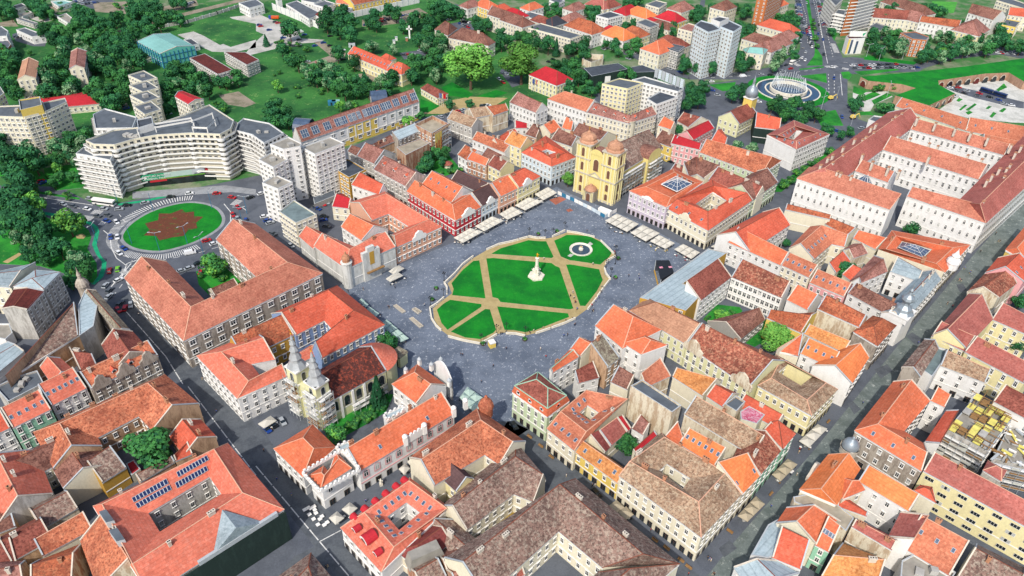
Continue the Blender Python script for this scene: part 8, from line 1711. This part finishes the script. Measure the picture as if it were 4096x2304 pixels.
for x,y in((1420,672),(1415,795),(1317,858),(1698,1143),(1815,1072),(1888,1058),(2060,335),(2180,348),(2240,338),(2328,290),(2710,545),(2676,640),(2640,570),(2030,1085),(2712,470)):lamp('B2',x,y,5,'plaza','black five-armed lamp standing at the garden balustrade','the kiosk',P('B2',1780,1165))
for x,y in((1158,140),(995,390),(1415,392),(1600,125),(1205,445),(735,385),(1535,465),(1832,250),(1865,165),(890,80)):lamp('B1',x,y,10,'teal','tall teal twin-armed lamp post round the flower roundabout','the flower bed',rb)
for x,y in((170,470),(395,840),(410,790),(610,990),(510,760),(740,430),(1010,450),(1500,430),(835,460),(1370,450),(895,730)):lamp('A4',x,y,10,'grey','tall grey twin-armed lamp post at the fountain junction','the big fountain',bf)
def parasols(t,s,nx,ny,m,z,where,mark,mpt):
 q=[P(t,*w,z)for w in pts(s)]
 for i in range(nx):
  for j in range(ny):
   bl=lambda f,g:q[0].lerp(q[1],g).lerp(q[3].lerp(q[2],g),f)
   f0,f1,g0,g1=i/nx+.01,(i+1)/nx-.01,j/ny+.01,(j+1)/ny-.01;c=bl((f0+f1)/2,(g0+g1)/2);cs=[bl(f0,g0),bl(f1,g0),bl(f1,g1),bl(f0,g1)];top=c+Vector((0,0,1.15))
   r=empty('parasol',(c.x,c.y,.06));mb=MB()
   for k in range(4):mb.face([cs[k],cs[(k+1)%4],top],m);mb.face([cs[k]-Vector((0,0,.22)),cs[(k+1)%4]-Vector((0,0,.22)),cs[(k+1)%4],cs[k]],m)
   mb.obj('canopy',r);mb=MB();mb.tube((c.x,c.y,.06),(c.x,c.y,z+.6),.07,'trim_grey',5);mb.box((c.x,c.y,.06),.9,.9,.12,'concrete');mb.obj('pole',r)
   reg(r,where,mark,mpt,'parasol','parasols of '+mark)
   for k in range(2):
    p=bl(random.uniform(f0,f1),random.uniform(g0-.3/ny,g1+.3/ny));tables.append((p,where))
tables=[]
PS=[('B2','1490,345 1610,272 1715,298 1562,383',2,4,'canvas','white square parasol outside the red baroque house','the red baroque house'),('B2','1650,257 1780,182 1872,215 1722,296',2,4,'canvas','white square parasol outside the plum roofed house','the plum roofed house'),('B3','-98,165 0,107 82,155 -35,208',2,4,'canvas','white square parasol outside the peach house','the peach house'),('B3','20,100 120,40 232,70 100,138',2,4,'canvas','white square parasol on the long terrace row','the terrace row'),('B3','170,15 270,-38 342,5 236,62',2,4,'canvas','white square parasol nearest to the cathedral hoarding'.replace('nearest to','beside'),'the hoarding'),('B3','700,215 790,160 960,240 870,300',4,2,'canvas','white square parasol before the lilac building','the lilac building'),('B3','893,305 985,245 1118,310 1010,372',3,2,'canvas','white square parasol before the cream corner building','the cream corner building'),('B3','1040,370 1110,320 1230,385 1160,428',3,2,'canvas','white square parasol with yellow chairs around it','the yellow chairs'),('B3','1222,430 1290,390 1420,455 1355,505',3,2,'canvas','cream square parasol with red chairs around it','the red chairs'),('B3','1500,412 1590,365 1632,385 1562,427',2,1,'canvas','pale parasol in the gap beside the metal roof','the gap'),('B2','1000,598 1078,552 1122,575 1042,622',2,1,'canvas','white parasol in the wrapped house terrace rear row','the wrapped house'),('B2','978,655 1070,602 1112,630 1012,678',2,1,'canvas','white parasol in the wrapped house terrace front row','the wrapped house'),('B2','935,1000 985,957 1155,1105 1092,1133',4,2,'canvas_green','pale green awning outside the blue building','the blue building'),('B2','835,882 860,865 932,915 905,940',2,1,'canvas_green','pale awning at the middle of the blue building','the blue building'),('B2','775,815 797,800 850,850 828,870',2,1,'canvas_green','pale awning at the far corner of the blue building','the blue building'),('C2','1535,100 1595,17 1775,145 1640,210',3,2,'canvas_green','pale glassy awning by the domed palace end','the domed palace end'),('C2','645,945 708,890 768,935 705,990',1,1,'canvas','white parasol at the palace corner, inner one','the palace corner'),('C2','548,1010 612,958 668,1010 600,1062',1,1,'canvas','white parasol at the palace corner, outer one','the palace corner'),('C2','1075,640 1125,597 1165,635 1118,685',1,1,'canvas','white parasol under the long palace wing','the palace wing'),('C2','1140,585 1190,548 1215,572 1160,610',1,1,'canvas','small white parasol between palace wing and old orange house','the palace wing'),('C3','732,915 790,873 850,930 793,972',1,1,'canvas_beige','beige parasol in the alley beside the mottled corner house, upper','the alley'),('C3','800,968 862,920 920,985 863,1022',1,1,'canvas_beige','beige parasol in the alley beside the mottled corner house, lower','the alley'),('C3','1700,995 1842,842 1912,905 1778,1040',1,3,'canvas_beige','beige parasol on the pedestrian street at the corner house','the corner house'),('C4','232,430 375,300 450,335 310,480',1,3,'canvas','white parasol on the pedestrian street by the yellow palace','the yellow palace'),('C4','28,682 150,560 225,605 95,735',1,3,'canvas_beige','cream parasol on the pedestrian street opposite the silver dome','the silver dome'),('C2','12,300 110,238 158,275 60,335',1,1,'canvas','pale carport canopy in the churchyard bay','the churchyard')]
for t,s,nx,ny,m,w,mk in PS:parasols(t,s,nx,ny,m,2.7,w,mk,P(t,*pts(s)[0]))
tmb=MB();tmb.tube((0,0,0),(0,0,.72),.05,'black_metal',5);tmb.box((0,0,.72),.8,.8,.05,'trim_white');TMB=tmb.mesh('table_top')
def chair_mesh(m):
 mb=MB();mb.box((0,0,.42),.45,.45,.06,m);mb.box((0,.22,.45),.45,.06,.45,m)
 for x in(-.19,.19):
  for y in(-.19,.19):mb.tube((x,y,0),(x,y,.43),.03,'black_metal',4)
 return mb.mesh('chair')
CHM2={m:chair_mesh(m)for m in('roof_crimson','wall_yellow','black_metal','timber')}
for p,w in tables:
 r=bpy.data.objects.new('terrace_table',None);COL.objects.link(r);r.location=(p.x,p.y,.06);o=bpy.data.objects.new('table',TMB);COL.objects.link(o);o.parent=r;r.rotation_euler.z=random.uniform(0,3)
 for wd in('parasol','awning','canopy'):
  if wd in w:w=w.split(wd,1)[1].split(',')[0].strip()
 reg(r,'white terrace table '+w,'the kiosk',P('B2',1780,1165),'table','terrace tables')
 col='roof_crimson' if 'red chairs' in w else 'wall_yellow' if 'yellow chairs' in w else random.choice(('black_metal','timber'))
 cn={'roof_crimson':'red','wall_yellow':'yellow','black_metal':'black','timber':'wooden'}[col]
 a=random.uniform(0,6.28);o=bpy.data.objects.new('terrace_chair',CHM2[col]);COL.objects.link(o);o.location=(p.x+.85*math.cos(a),p.y+.85*math.sin(a),.06);o.rotation_euler.z=a-math.pi/2
 reg(o,cn+' terrace chair '+w,'the kiosk',P('B2',1780,1165),'chair','terrace chairs')
for k,(x,y)in enumerate(((370,960),(398,945),(415,950),(405,995),(437,1030),(470,1072),(517,1075),(485,1030),(455,985),(445,960),(540,1055),(500,1010),(440,935))):
 p=P('C2',x,y);r=bpy.data.objects.new('terrace_table',None);COL.objects.link(r);r.location=(p.x,p.y,.06);o=bpy.data.objects.new('table',TMB);COL.objects.link(o);o.parent=r;o.scale=(1.5,1.5,1);r.rotation_euler.z=.7
 reg(r,'square white table on the open crossing below the palace corner','the palace corner',P('C2',600,1000),'table','terrace tables')
bm_=MB();bm_.box((0,0,.35),2.2,.6,.1,'timber');bm_.box((0,.28,.5),2.2,.08,.5,'timber');bm_.box((-.8,0,0),.12,.5,.36,'black_metal');bm_.box((.8,0,0),.12,.5,.36,'black_metal');BEN=bm_.mesh('bench')
for t,x,y in(('C3',295,558),('C3',1163,1245),('C3',1330,1390),('C3',1272,1338),('C3',1075,1185),('C3',1640,1120),('C4',455,290),('C4',22,835),('C3',130,405),('C3',215,475)):
 p=P(t,x,y);o=bpy.data.objects.new('bench',BEN);COL.objects.link(o);o.location=(p.x,p.y,.06);o.rotation_euler.z=rad(-44 if t=='C3' else 46);reg(o,'brown wooden bench on the shopping streets','the mottled corner house',P('C3',1400,1300),'bench','street benches')
 # people: one continuous skin-modified body per pose, clothes as material regions

for n,c in[('skin','b98a6c'),('hair','3a2a20'),('cloth_white','d5d3cd'),('cloth_red','b02a30'),('cloth_blue','2f5fae'),('cloth_dark','20242c'),('cloth_teal','2a9aa0'),('cloth_beige','b5a283'),('jeans','33415c'),('cloth_pink','c86a86')]:flatmat(n,c,.9,.2,var=.05)
def person_mesh(pose,top,leg):
 J={'pel':(0,0,.95),'ch':(0,0,1.32),'nk':(0,0,1.48),'hd':(0,-.02,1.60),'tp':(0,-.01,1.72),'sl':(-.18,0,1.42),'sr':(.18,0,1.42)}
 if pose=='walk':J.update(el=(-.25,.1,1.16),hl=(-.22,-.05,.95),er=(.25,-.12,1.18),hr=(.22,-.28,1.0),kl=(-.09,-.16,.52),fl=(-.09,-.2,.06),kr=(.09,.1,.5),fr=(.09,.32,.1),tl=(-.09,-.36,.03),tr=(.09,.2,.03))
 elif pose=='sit':J={k:(x,y,z-.45)for k,(x,y,z)in J.items()};J.update(el=(-.26,-.05,.72),hl=(-.16,-.3,.58),er=(.26,-.05,.72),hr=(.16,-.3,.58),kl=(-.11,-.42,.5),fl=(-.11,-.44,.07),kr=(.11,-.42,.5),fr=(.11,-.44,.07),tl=(-.11,-.6,.04),tr=(.11,-.6,.04))
 else:J.update(el=(-.25,.02,1.16),hl=(-.23,-.08,.93),er=(.25,.02,1.16),hr=(.23,-.08,.93),kl=(-.1,-.02,.5),fl=(-.1,.02,.07),kr=(.11,-.02,.5),fr=(.12,.02,.07),tl=(-.1,-.16,.04),tr=(.13,-.16,.04))
 Rr={'pel':.16,'ch':.16,'nk':.06,'hd':.105,'tp':.06,'sl':.075,'sr':.075,'el':.045,'er':.045,'hl':.038,'hr':.038,'kl':.075,'kr':.075,'fl':.05,'fr':.05,'tl':.045,'tr':.045}
 names=list(J);E_=[('pel','ch'),('ch','nk'),('nk','hd'),('hd','tp'),('ch','sl'),('ch','sr'),('sl','el'),('el','hl'),('sr','er'),('er','hr'),('pel','kl'),('kl','fl'),('fl','tl'),('pel','kr'),('kr','fr'),('fr','tr')]
 me=bpy.data.meshes.new('body_frame');me.from_pydata([J[n]for n in names],[(names.index(a),names.index(b))for a,b in E_],[]);o=bpy.data.objects.new('body_frame',me);COL.objects.link(o)
 md=o.modifiers.new('s','SKIN');sk_=me.skin_vertices[0].data
 for k,n in enumerate(names):sk_[k].radius=(Rr[n],Rr[n])
 sk_[0].use_root=True;sb=o.modifiers.new('d','SUBSURF');sb.levels=1
 dg=bpy.context.evaluated_depsgraph_get();ev=o.evaluated_get(dg);out=bpy.data.meshes.new_from_object(ev);bpy.data.objects.remove(o);out.name='person'
 out.materials.clear()
 for m_ in(leg,top,'skin','hair'):out.materials.append(MATS[m_])
 zo=-.45 if pose=='sit' else 0
 for f in out.polygons:
  c=f.center;z=c.z-zo;f.use_smooth=True
  f.material_index=3 if z>1.64 or(z>1.55 and c.y>.02)else 2 if z>1.46 else 1 if z>.98 else 0
  if(Vector((c.x,c.y,c.z))-Vector(J['hl'])).length<.1 or(Vector((c.x,c.y,c.z))-Vector(J['hr'])).length<.1:f.material_index=2
 return out
PM={};CN={'cloth_white':'white','cloth_red':'red','cloth_blue':'blue','cloth_dark':'dark','cloth_teal':'teal','cloth_beige':'beige','cloth_pink':'pink'};RP=random.Random(5)
def person(t,x,y,top=None,pose=None,where='on the square',z=.05):
 top=top or RP.choice(('cloth_dark','cloth_dark','cloth_white','cloth_blue','cloth_beige','cloth_red'));pose=pose or RP.choice(('walk','stand','walk'));leg=RP.choice(('jeans','cloth_dark','cloth_beige'));k=(pose,top,leg)
 if k not in PM:PM[k]=person_mesh(*k)
 p=P(t,x,y,.05);o=bpy.data.objects.new('person',PM[k]);COL.objects.link(o);o.location=(p.x,p.y,z);o.rotation_euler.z=RP.uniform(0,6.28)
 reg(o,'person in a '+CN[top]+' top '+{'walk':'walking','stand':'standing','sit':'sitting'}[pose]+' '+where,'the kiosk',P('B2',1780,1165),'person','people '+where)
for x,y in((1050,727),(810,742),(998,876),(1006,880),(1857,1075),(1845,1078),(1888,1192),(1790,1322),(1700,1442),(1545,1237),(1560,1240)):person('B2',x,y,'cloth_dark')
person('B2',1272,862,'cloth_white')
for x,y in((605,907),(615,902),(470,1012),(390,1092),(418,1087),(215,1192),(255,1252),(770,417),(565,302),(880,642),(955,637),(960,662),(478,1008)):person('B3',x,y)
for x,y,c in((240,512,'cloth_white'),(440,792,'cloth_dark'),(460,772,'cloth_white'),(467,807,'cloth_white'),(475,837,'cloth_dark'),(480,840,'cloth_red'),(490,892,'cloth_blue'),(610,552,'cloth_white'),(458,762,'cloth_white')):person('B3',x,y,c,None,'on the garden paths',.12)
for x,y,c in((300,1022,'cloth_pink'),(235,1038,'cloth_beige'),(165,1058,'cloth_white'),(650,806,'cloth_blue'),(668,764,'cloth_dark'),(630,838,'cloth_blue'),(600,864,'cloth_red'),(405,982,'cloth_dark'),(455,966,'cloth_dark'),(770,462,'cloth_red'),(775,480,'cloth_dark'),(45,365,'cloth_dark'),(130,1072,'cloth_dark'),(685,735,'cloth_dark'),(678,728,'cloth_teal')):person('B3',x,y,c,'sit','on the stone balustrade',.65)
for t,x,y in(('C1',1635,217),('C2',60,512),('C2',160,727),('C2',270,842),('C2',830,892),('C2',530,1390),('C2',545,1385),('B1',1052,935),('B1',1530,1420)):person(t,x,y,None,None,'on the dark street')
for t,x,y,c in(('C3',410,702,'cloth_white'),('C3',605,775,'cloth_dark'),('C3',625,772,'cloth_white'),('C3',1045,1112,'cloth_red'),('C3',1490,1332,'cloth_blue'),('C3',1500,1338,'cloth_white'),('C3',1475,1322,'cloth_dark'),('C3',1330,1442,'cloth_red'),('C3',1525,1446,'cloth_dark'),('C3',1515,1442,'cloth_dark')):person(t,x,y,c,None,'on the alley and its corner')
for t,x,y in(('C4',215,692),('C4',20,932),('C4',235,502),('C4',230,522),('B4',1715,322),('B4',1735,377),('B4',1747,380),('B4',1520,617),('B4',1440,672),('B4',1455,677),('B4',1388,872),('B4',1350,850),('B4',1130,1147),('B4',1600,457),('B4',1480,582),('C4',712,152),('B4',1525,612)):person(t,x,y,None,None,'on the pedestrian street')
# flags, statue, car yard details

for t,x,y,where in(('A2',1385,800,'by the small yellow hall'),('A3',150,690,'by the crimson villa')):
 for k,(c0,nm)in enumerate((('car_blue','blue'),('wall_yellow','tricolour'),('car_red','red and blue'))):
  p=P(t,x+k*14,y+k*3);r=empty('flagpole',p,nm+' flag on a white pole '+where,'flag');mb=MB();mb.tube(p,p+Vector((0,0,9)),.1,'trim_white',5);mb.obj('pole',r);mb=MB();cols=(c0,'car_red')if k==2 else('car_blue','wall_yellow','car_red')if k==1 else(c0,)
  for j,m in enumerate(cols):mb.face([p+Vector((.1+j*1.8/len(cols),0,5.6)),p+Vector((.1+(j+1)*1.8/len(cols),.1,5.4)),p+Vector((.1+(j+1)*1.8/len(cols),.1,8.6)),p+Vector((.1+j*1.8/len(cols),0,8.8))],m)
  mb.obj('flag',r)
p=P('A2',1160,290);r=empty('cross_monument',p,'tall white stone cross on the grassy mound','monument');mb=MB();mb.box(p,1.2,.7,10,'trim_white');mb.box(p+Vector((0,0,7)),4.6,.7,1,'trim_white');mb.obj('cross',r)
p=P('C2',945,765);r=empty('statue',p,'pale stone figure on a pedestal in front of the long palace wing','statue');mb=MB();mb.box(p,1,1,1.3,'white_stone',.5);mb.obj('pedestal',r);figure(p+Vector((0,0,1.3)),2,'white_stone').obj('figure',r,smooth=True)
for x,y,c in((1060,305,'trim_white'),(1042,330,'trim_white'),(1138,310,'chimney_brick')):
 p=P('A2',x,y);r=empty('mound_pillar',p);mb=MB();mb.box(p,1.6,1.6,2.6,c,.4);mb.box(p+Vector((0,0,2.6)),2,2,.3,'trim_grey',.4);mb.obj('pillar',r);reg(r,'small '+('brick' if 'brick' in c else 'white')+' pillar on the grassy mound','the stone cross',P('A2',1160,290),'pillar','pillars on the mound')
for x,y,m in((575,790,'steel_blue'),(605,788,'roof_teal'),(725,355,'trim_grey')):
 p=P('A2',x,y);r=empty('site_container',p);mb=MB();mb.box(p,5,3,2.8,m,.2);mb.obj('body',r);mb=MB();mb.face([p+Vector((-.5,-1.75,.2)),p+Vector((.5,-1.7,.2)),p+Vector((.5,-1.7,2.2)),p+Vector((-.5,-1.75,2.2))],'glass');mb.obj('door',r);reg(r,'small site cabin in the meadow','the long barracks',mus,'cabin','site cabins')
pv=P('A2',1445,1262);r=empty('pavilion',pv,'little round roofed pavilion in the garden yard','pavilion');mb=MB();mb.lathe(pv,[(2,0),(2,2.4)],'wall_cream',8);mb.obj('wall',r);mb=MB();mb.lathe(pv+Vector((0,0,2.4)),[(3,0),(1,1.4),(0,1.8)],'roof_brown_red',8);mb.obj('roof',r)
settle()
print('trees',NT,'cars',NC,'objects',len(SC.objects))
